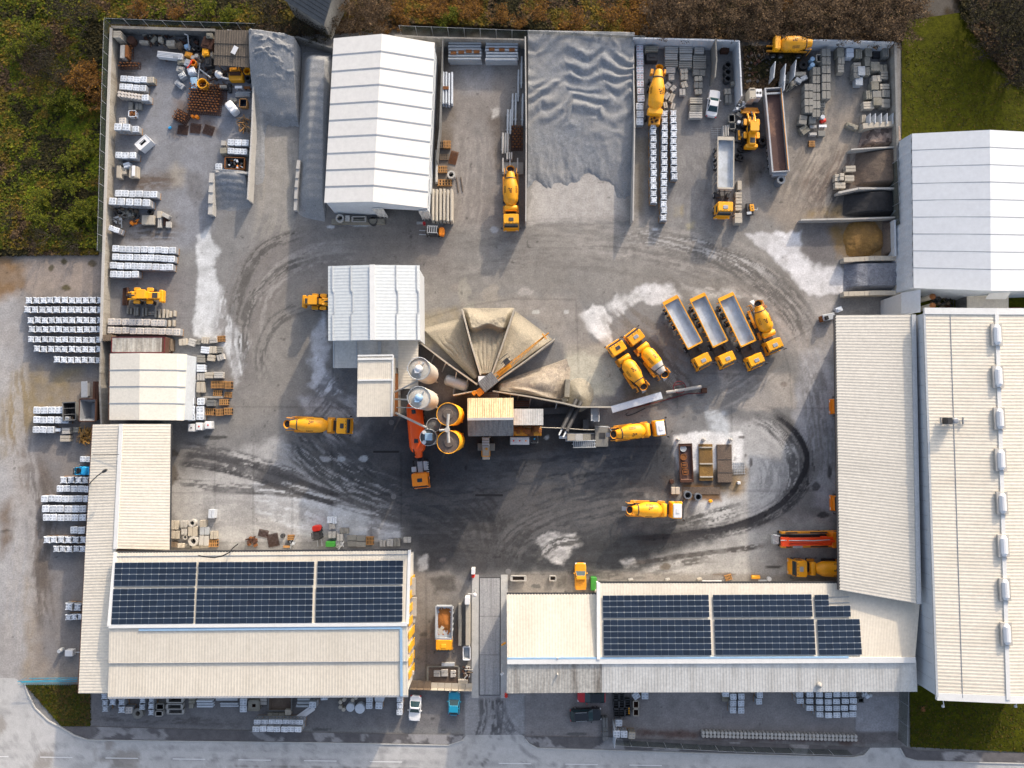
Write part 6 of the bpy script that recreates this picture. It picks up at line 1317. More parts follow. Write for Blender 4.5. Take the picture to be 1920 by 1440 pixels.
def forklift(loc, rz, L, label, paint, roofm='dark_steel'):
    t = thing('forklift', label, 'forklift', loc, rz, 'forklifts'); h = L/2
    for s in (-1,1): b = MB(); b.box(h-.6,s*.32,.12,1.25,.14,.06); b.build('fork','galv', t)
    b = MB(); b.box(h-1.25,.38,1.1,.12,.12,2.1); b.box(h-1.25,-.38,1.1,.12,.12,2.1); b.box(h-1.25,0,2.1,.1,.8,.1); b.box(h-1.2,0,.5,.1,1.0,.4); b.build('mast','dark_steel', t)
    b = MB(); b.cbox(h-2.2,0,.3,.95,1.7,1.25,.1,.06); b.build('body','dark_steel' if paint != 'sky_blue' else paint, t)
    b = MB(); b.cbox(-h+.45,0,.3,1.25,.9,1.3,.3,.12); b.build('counterweight', paint, t)
    b = MB()
    for x in (h-1.5,-h+1.0):
        for s in (-1,1): b.box(x,s*.52,1.5,.08,.08,1.3)
    for k in range(5): b.box(h-1.5-k*(L-2.6)/4.2,0,2.16,.10,1.1,.05)
    b.box((h-1.5-h+1.0)/2,.52,2.15,L-2.4,.08,.06); b.box((h-1.5-h+1.0)/2,-.52,2.15,L-2.4,.08,.06); b.build('overhead_guard', roofm, t)
    b = MB(); b.cbox(-h+1.3,0,.9,1.3,.6,.6,.1,.05); b.build('seat','rubber', t)
    for x in (h-1.6,-h+.7):
        for s in (-1,1): wheel(t, x, s*.58,.32,.24)
put_on(forklift, (833.5,434.5),(785,433),zref=1, label='orange forklift facing west at the mouth of the white hall', paint='orange_paint', roofm='galv')
put_on(forklift, (593,985),(597,1026),zref=1, label='red and black forklift facing the solar building eave', paint='red_paint')
put_on(forklift, (164,883),(131,882),zref=1, label='bright blue forklift with empty forks west of the cream ribbed building', paint='sky_blue', roofm='sky_blue')
# cars
def car(loc, rz, L, label, paint, kind='saloon', W=1.8, group=None, roof=None):
    t = thing('parked_car' if kind != 'pickup' else 'pickup_truck', label, 'car' if kind != 'pickup' else 'pickup', loc, rz, group); h = L/2; K = rrect(L, W, .45,5)
    ring = lambda z, sx, sy, dx=0: [(x*sx+dx, y*sy*(1-.10*max(0,(abs(x)/h-.72)/.28)),z) for x, y in K]
    b = MB(); b.loft([ring(.28,.97,.95),ring(.5,1,1),ring(.72,.995,.99),ring(.88,.97,.93),ring(.93,.93,.86)], sm=False); b.build('body', paint, t)
    g0, g1, r0, r1 = dict(saloon=(-h+.75, h-1.25,-h+1.55, h-2.05),hatch=(-h+.15, h-1.05,-h+.75, h-1.85),pickup=(-.35, h-1.15,-.25, h-1.85),estate=(-h+.12, h-1.25,-h+.6, h-2.05))[kind]
    lo_, hi_ = W*.86/2, W*.70/2; z0, z1 = .90,1.42
    b = MB(); b.add([(g0,-lo_,z0),(g1,-lo_,z0),(g1,lo_,z0),(g0,lo_,z0),(r0,-hi_,z1),(r1,-hi_,z1),(r1,hi_,z1),(r0,hi_,z1)],[(0,1,5,4),(1,2,6,5),(2,3,7,6),(3,0,4,7),(4,5,6,7)]); b.build('window_glass','car_glass', t)
    b = MB(); b.cbox((r0+r1)/2,0,z1-.03,z1+.05,r1-r0+.1,hi_*2+.08,.15,.04);
    for s in (-1,1):
        for (x0, x1) in ((g0+.05,r0),(g1-.05,r1)): b.tube((x0,s*lo_,z0),(x1,s*hi_,z1),.045,n=5)
        b.tube(((r0+r1)/2,s*(lo_-.02),z0),((r0+r1)/2,s*hi_,z1),.045,n=5)
    b.build('roof', roof or paint, t)
    if kind == 'pickup':
        b = MB(); b.cbox(-h+.95,0,.92,1.02,1.75,W*.86,.06,.03)
        for k in range(7): b.box(-h+.25+k*.24,0,1.03,.06,W*.8,.03)
        b.build('bed_cover','amber_paint' if paint == 'yellow_paint' else paint, t)
    if kind == 'estate':
        b = MB()
        for s in (-1,1): b.tube((r0+.2,s*hi_*.9,z1+.1),(r1-.2,s*hi_*.9,z1+.1),.03,n=5)
        b.build('roof_rail','galv', t)
    for s in (-1,1):
        b = MB(); b.cbox(h-.12,s*W*.34,.55,.75,.2,.38,.06,.04); b.build('headlight','white_paint', t)
        b = MB(); b.cbox(-h+.1,s*W*.36,.6,.78,.14,.32,.05,.03); b.build('tail_light','red_car', t)
        b = MB(); b.cbox(g1-.35,s*(W/2+.08),.88,1.02,.14,.2,.04,.03); b.build('door_mirror', paint, t)
        for x in (h-.85,-h+.85): wheel(t, x, s*(W/2-.14),.32,.22)
put_on(car, (1334,218),(1342,168),zref=1, label='white saloon car parked in the northeast yard', paint='white_paint', W=1.85)
put_on(car, (779.5,1305),(776,1353),zref=1, label='pale silver saloon car parked south of the solar building', paint='white_paint')
put_on(car, (850,1343),(852,1298),zref=1, label='bright blue compact car parked facing the gate fence', paint='blue_paint', kind='hatch')
put_on(car, (1136,1308),(1083,1307),zref=1, label='red hatchback half under the eave beside the black estate car', paint='red_car', kind='hatch', roof='black_paint')
put_on(car, (1069,1343),(1128,1340),zref=1, label='black estate car parked on the southeast forecourt', paint='black_paint', kind='estate', W=1.95)
put_on(car, (1089,1107),(1088.5,1056),zref=1, label='yellow pickup with ribbed bed cover beside the green bins', paint='yellow_paint', kind='pickup')
# ------------------------------------------------------------------ shrink-wrapped pallets of blocks
PAL = {}
def pallet_mesh(kind, h, v=0):
    key = (kind, h, v)
    if key in PAL: return PAL[key]
    rs = random.Random(hash((kind, int(h*10),v)) % 1000); b = MB(); sx, sy = 1.05,1.02
    if kind == 'pinched': sx, sy = 1.02,1.05
    for y in (-.4,0,.4): b.box(0,y,.06,sx*1.02,.12,.12,mi=1)
    b.box(0,0,.13,sx*1.03,sy*1.0,.03,mi=1)
    K = rrect(sx, sy, .10,3)
    if kind == 'pinched':
        K = [(.52,.50),(.30,.47),(0,.43),(-.30,.47),(-.52,.50),(-.44,.3),(-.40,0),(-.44,-.3),(-.52,-.50),(-.3,-.47),(0,-.43),(.3,-.47),(.52,-.50),(.44,-.3),(.40,0),(.44,.3)]
    j = [(x+rs.uniform(-.025,.025),y+rs.uniform(-.025,.025)) for x, y in K]
    tiers = [(.15, h)] if h < 1.6 else [(.15, h/2-.02),(h/2+.1, h)]
    for z0, z1 in tiers:
        if z0 > .2: b.box(0,0,z0-.06,sx*.98,sy*.95,.1,mi=1)
        R_ = lambda z, f: [(x*f, y*f, z) for x, y in j]
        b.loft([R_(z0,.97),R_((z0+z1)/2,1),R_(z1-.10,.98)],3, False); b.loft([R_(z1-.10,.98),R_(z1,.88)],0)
    if kind != 'plain':       # the printed marks and block cores showing through the film
        for cx in (-.24,.24):
            for cy in (-.22,.22):
                for k in (-1,1):
                    if rs.random() < .93: b.box(cx+k*.085+rs.uniform(-.02,.02),cy*.9+rs.uniform(-.02,.02),h+.004,.07,.22,.008, rs.uniform(-.15,.15),mi=2)
                if rs.random() < .6: b.box(cx, cy+rs.uniform(-.08,.08),h+.005,.2,.05,.008,0, mi=2)
        for s in (-1,1):
            for cx in (-.25,.25): b.box(cx, s*(sy/2*(.86 if kind == 'pinched' else 1)+.006),h*.55,.2,.008,.3,0, mi=2)
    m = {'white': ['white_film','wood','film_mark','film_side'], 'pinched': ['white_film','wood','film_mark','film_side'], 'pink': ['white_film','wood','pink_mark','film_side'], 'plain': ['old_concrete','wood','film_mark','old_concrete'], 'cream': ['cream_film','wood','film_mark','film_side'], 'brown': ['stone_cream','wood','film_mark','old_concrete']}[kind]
    PAL[key] = b.mesh('block_pallet', m); return PAL[key]
def pallet(px, py, h, kind, label, rz=0, group='wrapped pallets of blocks', sc=1.0, dy=1):
    o = bpy.data.objects.new('block_pallet', pallet_mesh(kind, h, random.randrange(4))); C.objects.link(o)
    p = P(px, py, h); o.location = (p.x+random.uniform(-.05,.05),p.y+random.uniform(-.04,.04),0); o.rotation_euler = (0,0, rz+random.uniform(-.035,.035)); o.scale = (sc, sc*dy, random.uniform(.97,1.03))
    return tag(o, label, 'pallet', group)
def row(p0, p1, n, h, kind, what, frm='west', rz=None, dy=1):
    rz = ang(P(*p0),P(*p1)) if rz is None else rz
    for i in range(n):
        f = i/max(n-1,1); s = (P(*p1, h)-P(*p0, h)).length/max(n-1,1)
        pallet(p0[0]+(p1[0]-p0[0])*f, p0[1]+(p1[1]-p0[1])*f, h, kind, '%s wrapped pallet from the %s in %s' % (ordn(i),frm, what),rz, sc=min(1.12, s/1.07) if n > 1 and s < 1.4 else 1.05, dy=dy)
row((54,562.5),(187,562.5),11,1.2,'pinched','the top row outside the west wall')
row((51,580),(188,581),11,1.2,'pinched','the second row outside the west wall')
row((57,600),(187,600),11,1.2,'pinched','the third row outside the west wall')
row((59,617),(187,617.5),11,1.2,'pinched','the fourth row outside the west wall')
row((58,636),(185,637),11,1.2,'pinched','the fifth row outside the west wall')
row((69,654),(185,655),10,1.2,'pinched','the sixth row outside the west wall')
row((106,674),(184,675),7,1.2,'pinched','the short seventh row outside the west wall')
row((69,769),(111,769),4,1.2,'white','the row running up to the green skip')
row((67.5,787),(122,788),5,1.2,'white','the row just south of the green skip row')
row((67,805.5),(94,806),3,1.2,'white','the short row west of the timber heap')
row((154.5,861),(166,861),2,1.2,'white','the pair north of the blue forklift')
row((119,900),(160,900),4,1.2,'pinched','the row just south of the blue forklift')
row((112,916),(164,917),5,1.2,'white','the second row south of the blue forklift')
row((82.5,935),(161,935.5),7,1.2,'white','the long third row south of the blue forklift')
row((85,954),(155,954),6,1.2,'white','the fourth row south of the blue forklift')
row((86,970.5),(154,970.5),6,1.2,'white','the fifth row south of the blue forklift')
row((138,994),(152,994),2,1.2,'white','the lone pair west of the solar hall corner')
row((87,1012),(155,1012.5),6,1.2,'pinched','the row level with the solar hall north eave')
row((104.5,1029),(155,1029.5),5,1.2,'pinched','the row just below the north eave level')
row((128,1138),(145,1139),2,1.2,'pinched','the upper pair west of the solar arrays')
row((126.5,1157.5),(150,1157),3,1.2,'pinched','the lower row west of the solar arrays')
row((216,466),(323,469),9,1.25,'white','the top long row inside the west wall')
row((216,481),(321,485),9,1.25,'white','the second long row inside the west wall')
row((212,497.5),(317.5,501),9,1.25,'white','the third long row inside the west wall')
row((212,514),(252.5,514.5),4,1.25,'white','the short row above the wheel loader')
row((207.5,603),(302,605),8,1.2,'cream','the row north of the red container')
row((207.5,619),(331,622),10,1.2,'cream','the long row touching the red container')
row((231.7,147.5),(269,149),4,1.3,'white','the northernmost row by the west wall')
pallet(282,149.5,1.0,'brown','tan pallet of stone ending the northernmost row by the west wall')
row((229.5,162),(267,165),4,1.3,'white','the second row by the west wall')
pallet(272,183,1.5,'white','white wrapped pallet at the end of the pale ball bags')
row((221,237),(236,238),2,1.9,'white','the tall stack below the rust filled crate')
pallet(254,241.5,1.3,'white','low wrapped pallet east of the tall pair by the west wall')
pallet(229,226,1.3,'cream','cream pallet behind the tall pair by the west wall')
row((222,291),(248,291.5),3,1.5,'white','the row of three below the white tank body')
row((221,362.5),(288,364),6,1.3,'white','the row of six by the middle west wall')
row((211,377),(273,380),5,1.9,'white','the taller row by the middle west wall')
row((208,428),(218,431),2,1.8,'white','the lone pair against the west wall')
row((433,266),(459,267.5),3,1.4,'white','the upper row against the gravel slope wall')
row((432,282.5),(457,283.7),3,1.4,'white','the lower row against the gravel slope wall')
pallet(410,311.7,1.4,'white','single wrapped pallet west of the rusty scrap skip')
pallet(417.5,282.5,1.2,'plain','bare grey block pallet at the end of the lower short row')
row((1199.5,90),(1201.5,184),8,1.2,'pink','the pink printed column beside the gravel bay','north',0)
row((1200,199),(1200,228),3,1.2,'white','the plain column ending beside the gravel bay','north',0)
row((1225,234),(1226,375),12,1.4,'pinched','the westernmost of three long columns','north',0)
row((1246.5,212.5),(1245,407.5),16,1.4,'pinched','the middle of three long columns','north',0)
row((1263,212),(1264.5,330),10,1.4,'pinched','the short eastern column of three','north',0)
row((1375.5,1307),(1375,1332),3,1.2,'white','the west column south of the sooty roof','north',0)
row((1390,1307),(1390,1332),3,1.2,'white','the east column south of the sooty roof','north',0)
pallet(1362,1301,1.2,'white','wrapped pallet peeping from the eave west of the double column')
row((1425,1304),(1424,1316),2,1.3,'white','the pair west of the southeast block field','north',0)
for ci, (x, n, y0) in enumerate(((1501,2,1303),(1519.5,3,1303),(1537,4,1303),(1553.6,4,1303.5),(1569.5,4,1303),(1585,4,1302.5),(1600,4,1302))):
    for k in range(n): pallet(x+random.uniform(-.5,.5),y0+k*12.6,1.9, 'white','%s from the eave in the %s column of the southeast block field' % (ordn(k),ordn(ci)),0, dy=.78)
pallet(1160,1356,1.2,'white','single wrapped pallet east of the white banner flags')
pallet(1157,1377,1.7,'white','western wrapped pallet of the trio beside the banner'); pallet(1170.5,1377.5,1.7,'white','middle wrapped pallet of the trio beside the banner'); pallet(1184.5,1379.5,1.7,'brown','tan stone pallet ending the trio beside the banner')
pallet(1192.5,1305.5,1.2,'white','turned wrapped pallet under the eave near the mesh crates',.6); pallet(1209,1305.5,1.2,'white','straight wrapped pallet under the eave near the mesh crates')
row((195,1306),(196,1330),3,1.5,'pinched','the westernmost column under the solar hall eave','north',0); pallet(211,1316,1.2,'pinched','wrapped pallet peeping from the eave east of the westernmost column')
row((227.5,1317),(227.5,1330.5),2,1.4,'pinched','the second column under the solar hall eave','north',0); pallet(241,1332,1.2,'cream','cream pallet beside the concrete pipe ring near the eave')
row((266,1314),(265.5,1326),2,1.3,'pinched','the third column under the solar hall eave','north',0)
row((282.5,1313),(282.5,1336),3,1.4,'pinched','the fourth column under the solar hall eave','north',0)
row((456,1316),(456,1330),2,1.2,'white','the column west of the brown shaft block','north',0)
row((482,1354),(562,1355),7,1.9,'white','the back row of the roadside double row', dy=.7)
row((479,1367.5),(559,1368.5),7,2.3,'white','the front row of the roadside double row', dy=.8)
pallet(586,1322.5,1.9,'white','tall wrapped pallet beside the slanted boards'); pallet(607,1307,1.2,'white','wrapped pallet half under the eave east of the slanted boards')
row((692.5,1311),(692.5,1324),2,1.3,'white','the column beside the wrapped bundles','north',0); pallet(710,1323,1.2,'white','small wrapped pallet south of a round bundle')
row((749,1312),(749,1335.5),3,1.2,'white','the column west of the silver car','north',0)
# ------------------------------------------------------------------ other stock; each builder makes one mesh (or a thing with parts) resting on the yard
def loc_of(px, py, h): p = P(px, py, h); return (p.x, p.y, 0)
def M2(px): return px*.0826
def slabs(px, py, w_, d, h, label, m='concrete', n=3, across=False, rz=0, gap=.05, name='slab_stack', cat='stack', group=None, jitter=.03, layers=None):
    """stack of cast slabs or kerbs on bearers, w x d in photo px"""
    W, D = M2(w_)*(CAM_H-h)/CAM_H, M2(d)*(CAM_H-h)/CAM_H; b = MB(); L = layers or max(1, int(h/.28)); q = random
    for s in (-1,1): b.box(s*W*.3,0,.05,.1,D*.95,.1,mi=1)
    for k in range(L):
        z0, z1 = .1+(h-.1)*k/L, .1+(h-.1)*(k+1)/L-.02; jx, jy = q.uniform(-jitter, jitter),q.uniform(-jitter, jitter)
        for i in range(n):
            if across: b.cbox((i+.5-n/2)*W/n+jx, jy, z0, z1, W/n-gap, D, .03,.025, k=2)
            else: b.cbox(jx, (i+.5-n/2)*D/n+jy, z0, z1, W, D/n-gap, .03,.025, k=2)
    return b.build(name, [m, 'old_wood'], None, loc_of(px, py, h),rz, label=label, cat=cat, group=group)
def block(px, py, w_, d, h, label, m='concrete', rz=0, name='concrete_block', cat='block', group=None, lip=True):
    W, D = M2(w_)*(CAM_H-h)/CAM_H, M2(d)*(CAM_H-h)/CAM_H; b = MB(); b.cbox(0,0,0,h,W,D,.06,.05,k=2)
    if lip: b.cbox(random.uniform(-.1,.1)*W,random.uniform(-.1,.1)*D,h-.01,h+.12,W*.55,D*.5,.05,.04,random.uniform(-.1,.1),k=2)
    return b.build(name, m, None, loc_of(px, py, h),rz, label=label, cat=cat, group=group)
def ring(px, py, r, h, label, m='pale_concrete', inner=.6, name='pipe_ring', cat='pipe ring', group=None):
    R_ = M2(r); b = MB(); b.lathe((0,0,0),(0,0,1),[(0.02,R_*inner),(0,R_),(h,R_),(h,R_*inner),(.02,R_*inner)],22,0,False,False); b.lathe((0,0,.0),(0,0,1),[(0,.01),(.03,R_*inner*.99)],18,1,False,False)
    return b.build(name, [m,'rubber'], None, loc_of(px, py, h),label=label, cat=cat, group=group)
def drum(px, py, r, h, label, m='pale_concrete', name='drum', cat='drum', group=None, rib=False):
    R_ = M2(r); b = MB(); b.lathe((0,0,0),(0,0,1),[(0,R_*.97),(.05,R_),(h*.5,R_*(1.03 if rib else 1)),(h-.06,R_),(h,R_*.9)],16,0,False); return b.build(name, m, None, loc_of(px, py, h),random.random(),label=label, cat=cat, group=group)
def wood(px, py, w_, d, n, label, rz=0, m='wood', slats=5):
    W, D = M2(w_),M2(d); b = MB()
    for k in range(n):
        z = k*.145; jx = random.uniform(-.05,.05)
        for y in (-1,0,1): b.box(jx,y*D*.44,z+.05,W,.10,.09)
        b.box(0,0,z+.02,W*.94,D*.94,.02,mi=1)  # black sheet added under the slats as shade for the gaps
        for i in range(slats): b.box((i+.5-slats/2)*W/slats+jx,0,z+.12,W/slats*.5,D,.03)
    return b.build('wooden_pallet', [m,'tarp_shade_black'], None, loc_of(px, py, n*.145),rz, label=label, cat='wooden pallet', group='empty wooden pallets')
def beams(px, py, w_, d, h, label, n, m='galv', vertical=True, wood_=0, name='beam_stack', taper=1.0, rz=0, rows=None, group=None):
    """bundle of long precast beams; vertical: they run up the picture"""
    f = (CAM_H-h)/CAM_H; W, D = M2(w_)*f, M2(d)*f; b = MB(); rows = rows or max(1, int(h/.5))
    for r_ in range(rows):
        z0, z1 = h*r_/rows+.02, h*(r_+1)/rows-.05
        for i in range(n):
            o = random.uniform(-.12,.12)
            if vertical: x = (i+.5-n/2)*W/n; b.cbox(x,o,z0,z1,W/n*.72,D-.2,.05,.04,k=2); b.cbox(x,o,z1-.02,z1+.06,W/n*.34,D-.25,.03,.02,k=2)
            else: y = (i+.5-n/2)*D/n; b.cbox(o,y,z0,z1,W-.2,D/n*.72,.05,.04,k=2); b.cbox(o,y,z1-.02,z1+.06,W-.25,D/n*.34,.03,.02,k=2)
    for k in range(wood_):
        if vertical: b.box(random.uniform(-.2,.2)*W,(k+.5-wood_/2)*D/wood_,h+.04,W*.5,.5,.12,mi=1)
        else: b.box((k+.5-wood_/2)*W/wood_*.9,random.uniform(-.25,.25)*D,h+.05,.9,.5,.12,mi=1)
    return b.build(name, [m,'rust_bright'], None, loc_of(px, py, h),rz, label=label, cat='beams', group=group)
def scrap(px, py, w_, d, h, label, mats, n=30, rz=0, name='scrap_heap', cat='scrap'):
    W, D = M2(w_),M2(d); b = MB()
    for k in range(n):
        x, y = random.uniform(-.5,.5)*W, random.uniform(-.5,.5)*D; z = random.uniform(.1, h); t_ = random.random(); mi = random.randrange(len(mats))
        if t_ < .5: b.box(x,y,z/2,random.uniform(.15,.7),random.uniform(.15,.6),z,random.uniform(0,3),mi)
        elif t_ < .8:
            a = random.uniform(0,3.1); l = random.uniform(.4,1.0); b.tube((x-l*math.cos(a),y-l*math.sin(a),z*.5),(x+l*math.cos(a),y+l*math.sin(a),z),random.uniform(.04,.1),n=6,mi=mi)
        else: b.lathe((x,y,0),(0,0,1),[(0,.25),(z,.25),(z,.15)],10,mi)
    return b.build(name, mats, None, loc_of(px, py, 0.2),rz, label=label, cat=cat)
def mesh_pile(px, py, w_, d, h, label, m='rust', pitch=.28, rz=0, hoops=False):
    W, D = M2(w_),M2(d); b = MB(); L = max(1, int(h/.35))
    for k in range(L):
        z = .05+h*k/L; o = random.uniform(-.1,.1)
        for i in range(int(W/pitch)+1): b.box(-W/2+i*pitch+o,o,z,.06,D,.05)
        for i in range(int(D/pitch)+1): b.box(o,-D/2+i*pitch,z+.05,W,.06,.05)
    if hoops:
        for i in range(int(W/.55)):
            for j in range(int(D/.42)):
                b.box(-W/2+.25+i*.55+.27*(j % 2),-D/2+.2+j*.42,h+random.uniform(.05,.3),.26,.12,.22,random.uniform(-.4,.4),mi=1)
    return b.build('rebar_mesh_pile', [m,'rust_bright'], None, loc_of(px, py, h*.6),rz, label=label, cat='mesh pile', group='rusty reinforcement piles')
def crate(px, py, w_, d, h, label, m, inner, rz=0, fill=None, name='skip', cat='skip', th=.08, taper=.12, bars=0):
    f = (CAM_H-h)/CAM_H; W, D = M2(w_)*f, M2(d)*f; t = thing(name, label, cat, loc_of(px, py, h),rz); b = MB(); o = lambda k, z: [(s*k*W/2, q*k*D/2, z) for s, q in ((-1,-1),(1,-1),(1,1),(-1,1))]
    b.loft([o(1-taper,.0),o(1,h)], cap=False); b.loft([o(1,h),o(1-th*2/min(W,D),h)], cap=False); b.build('body', m, t)
    b = MB(); k = 1-th*2/min(W,D); b.loft([o(k,h-.005),o((1-taper)*k-.02,.12)], cap=False); b.add(o((1-taper)*k-.02,.12),[(0,1,2,3)]); b.build('inside', inner, t)
    b = MB()
    for s in (-1,1): b.box(0,s*D/2,h,W+.1,.1,.1); b.box(s*W/2,0,h,.1,D+.1,.1)
    for i in range(bars): b.box(0,(i+1)/(bars+1)*D-D/2,h-.1,W,.07,.07)
    b.build('rim', m, t)
    if fill:
        b = MB()
        for i in range(26): b.box(random.uniform(-.4,.4)*W,random.uniform(-.38,.38)*D,h*random.uniform(.4,.95),random.uniform(.2,.6),random.uniform(.1,.4),random.uniform(.1,.4),random.random()*3,mi=random.randrange(len(fill)))
        b.build('contents', fill, t)
    return t
def flat(px, py, w_, d, h, label, m, rz=0, name='board', cat='board', group=None, th=.06, legs=True):
    W, D = M2(w_),M2(d); b = MB(); b.cbox(0,0,h-th,h,W,D,.03,.02,k=2)
    if legs and h > .15:
        for s in (-1,1): b.box(s*W*.36,0,(h-th)/2,.12,D*.8,h-th,mi=0)
    return b.build(name, m, None, loc_of(px, py, h),rz, label=label, cat=cat, group=group)
def ibc(px, py, label, m='white_paint', h=1.1, group='liquid tanks', cap='red_paint'):
    t = thing('liquid_tank', label, 'tank', loc_of(px, py, h),0, group); b = MB(); b.cbox(0,0,.15,h,1.0,1.15,.1,.08); b.build('bottle', m, t)
    b = MB()
    for s in (-1,1):
        for z in (.3,.7,1.05): b.tube((-.54,s*.6,z),(.54,s*.6,z),.02,n=4); b.tube((s*.54,-.6,z),(s*.54,.6,z),.02,n=4)
    b.box(0,0,.07,1.1,1.2,.12); b.build('cage','galv', t); b = MB(); b.lathe((0,0,h-.02),(0,0,1),[(0,.12),(.07,.12),(.08,.02)],12); b.build('cap', cap, t)
# --- north-west scrap corner
mesh_pile(240,97,20,26,.5,'dark rusty wheel-like hoops stacked in the northwest corner','rust',.5,0,True)
slabs(219,64,14,14,2.2,'pale crate stack in the very northwest corner','stone_cream',4)
slabs(229,96,9,26,1.3,'pale concrete beam beside an orange one, near the northwest corner','pale_concrete',1); slabs(236,95,5,24,1.4,'narrow orange beam leaning on the pale one near the northwest corner','rust_bright',1)
drum(245,74,8,1.0,'dark rusty barrel near the northwest corner','rust')
mesh_pile(243,121,40,15,.7,'row of dark rusty rolls just above the first wrapped pallets','rust',.45,0,True)
p = (318,103); t = thing('metal_box','long white striped metal housing lying in the northwest scrap yard','box', loc_of(318,103,1.1),-.12)
b = MB(); b.cbox(0,0,.2,1.1,4.0,.95,.04,.04); b.build('body','white_paint', t); b = MB()
for y in (-.25,0,.22): b.box(0,y,1.12,3.9,.05,.03)
b.box(1.0,-.28,1.12,.8,.3,.04); b.build('rib','steel', t)
b = MB(); b.box(-.9,0,.1,.3,1.2,.2); b.box(1.2,-.2,.1,.3,1.4,.2); b.build('skid','rust', t)
for (x, y, w_, d, h, m, r, lb) in ((269,78,17,6,.7,'stone_cream',-.05,'pale yellow beam lying near the north wall'),(288,73,14,6,.8,'old_concrete',.9,'grey slanted slab leaning by the north wall'),(300,73,8,9,.9,'stone_cream',0,'small tan box by the north wall'),(319,80,16,11,1.0,'stone_cream',0,'pale slatted crate by the north wall'),
     (336,84,12,12,.9,'old_wood',.5,'brown wooden crate in the scrap yard'),(350,86,10,8,.9,'pale_blue',.3,'pale blue crumpled sheet in the scrap yard'),(389,80,22,22,1.8,'rust',-.3,'big rusty steel cover near the board shack'),(392,66,12,10,2.2,'old_concrete',0,'grey box on the north wall near the board shack'),(353,102,14,10,.9,'amber_paint',-.3,'dirty yellow box in the scrap yard'),
     (339,116,14,9,.9,'old_concrete',.1,'greyish yellow box in the scrap yard'),(351,117,11,13,1.0,'galv',-.3,'grey hatch frame beside the red pipe'),(338,129,16,11,.7,'pale_concrete',-.2,'pair of pale concrete blocks in the scrap yard'),(341,141,13,11,.9,'galv',.55,'grey angled steel trough in the scrap yard'),(336,158,20,10,.6,'steel',-.7,'dark grey engine block in the scrap yard'),
     (358,132,14,12,1.0,'white_film',.35,'white metal cabinet in the scrap yard'),(363,155,12,22,.8,'pale_blue',.1,'pale blue channel frame in the scrap yard'),(390,115,13,20,1.3,'tarp_shade_black',0,'black covered bundle west of the board shack'),(385,97,13,14,1.6,'yellow_paint',0,'yellow machine cabin west of the board shack'),(396,102,5,12,1.2,'stone_cream',0,'pale post bundle beside the yellow machine cabin'),
     (418,162,14,6,.6,'stone_cream',0,'tan plank pack south of the yellow machine'),(399,160,8,8,.5,'old_wood',0,'small brown frame in the scrap yard')):
    block(x, y, w_, d, h, lb, m, r, 'scrap_part','scrap','scrap pieces')
ring(379,156,10,1.2,'yellow open barrel hoop in the scrap yard','yellow_paint',.8); ring(362,117,6,1.0,'small orange ring with dark centre in the scrap yard','orange_paint',.7)
drum(361,107,4,.9,'cream drum, west of a pair in the scrap yard'); drum(368,104,4,.9,'cream drum, east of a pair in the scrap yard')
b = MB(); b.path([P(351,128,1.2),P(358,118,1.3),P(360,112,1.2)],.1,6); wthing('hose', b, 'red_paint', label='short red pipe across the orange ring', cat='hose')
b = MB(); b.path([P(355,94,.8),P(352,66,1.5),P(346,64,1.8)],.1,6); b.path([P(375,130,.6),P(395,146,.8)],.12,6); b.path([P(371,150,.5),P(375,118,.7)],.1,6); wthing('steel_tube', b, 'galv', label='bent grey steel tubes scattered in the scrap yard', cat='tube')
for (x, y) in ((362,91),(372,91),(357,74),(366,74)): ring(x, y, 5,.5, {362:'dark tyre west of two beside the yellow machine cabin',372:'dark tyre east of two beside the yellow machine cabin',357:'dark square drum by the north wall, west one',366:'dark square drum by the north wall, east one'}[x], 'rubber', .6, 'tyre','tyre')
t = thing('concrete_mixer','small white and yellow machinery standing south of the board shack','machine', loc_of(430,143,1.2)); b = MB(); b.cbox(1.0,0,.2,1.3,2.2,1.2,.2,.1); b.build('body','yellow_paint', t); b = MB(); b.box(1.0,.3,1.4,1.7,.5,.4); b.build('engine','rust', t); b = MB(); b.lathe((-2.1,.4,.2),(.4,.3,1),[(0,.4),(.4,.6),(.9,.55),(.95,.3)],14); b.path([(-1.6,.1,.8),(-.6,-.2,.8),(.2,-.1,.8)],.15,6); b.build('drum','white_paint', t)
block(440,130,20,8,1.3,'yellow frame machine under the shack eave','amber_paint',0,'scrap_part','scrap','scrap pieces'); ring(463,133,7,1.0,'yellow ring drum at the shack corner','yellow_paint',.7); ring(464,146,6,.9,'black drum ring at the shack corner','black_pipe',.7)
flat(447,163,14,5,.8,'white board beside an orange framed box','white_paint'); flat(463,164,12,5,.7,'orange framed box by the slope wall','rust_bright'); beams(455,176,31,10,.6,'grey planks stacked against the slope wall',4,'galv',False)
crate(456,193,14,16,1.0,'dark blue topped tank in a timber frame by the slope wall','wood','solar_cell',0,None,'timber_edged_tank','tank')
drum(434,186,4,.7,'round grey drum, west of two above the white tank body','concrete'); drum(440,187,4,.7,'round grey drum, east of two above the white tank body','concrete')
b = MB(); b.cbox(0,0,.2,1.7,2.0,1.3,.35,.2); b.cbox(.1,0,1.7,1.78,.4,.5,.1,.03); b.build('water_tank','white_paint', None, loc_of(432,199,1.7),-.9, label='white plastic tank with a black lid near the timber heap', cat='tank')
crate(268,267,28,16,1.5,'white van body shell lying among ruts near the west wall','white_paint','tarp_shade_black',.75,None,'van_body','van body',.35,.02,2)
b = MB()
for k in range(34): a = random.uniform(0,3.1); x, y, l = random.uniform(-.8,.8),random.uniform(-1.1,1.1),random.uniform(.5,1.1); b.box(x,y,.1+k*.025,l*1.3,.13,.10,a,mi=k % 3 != 0)
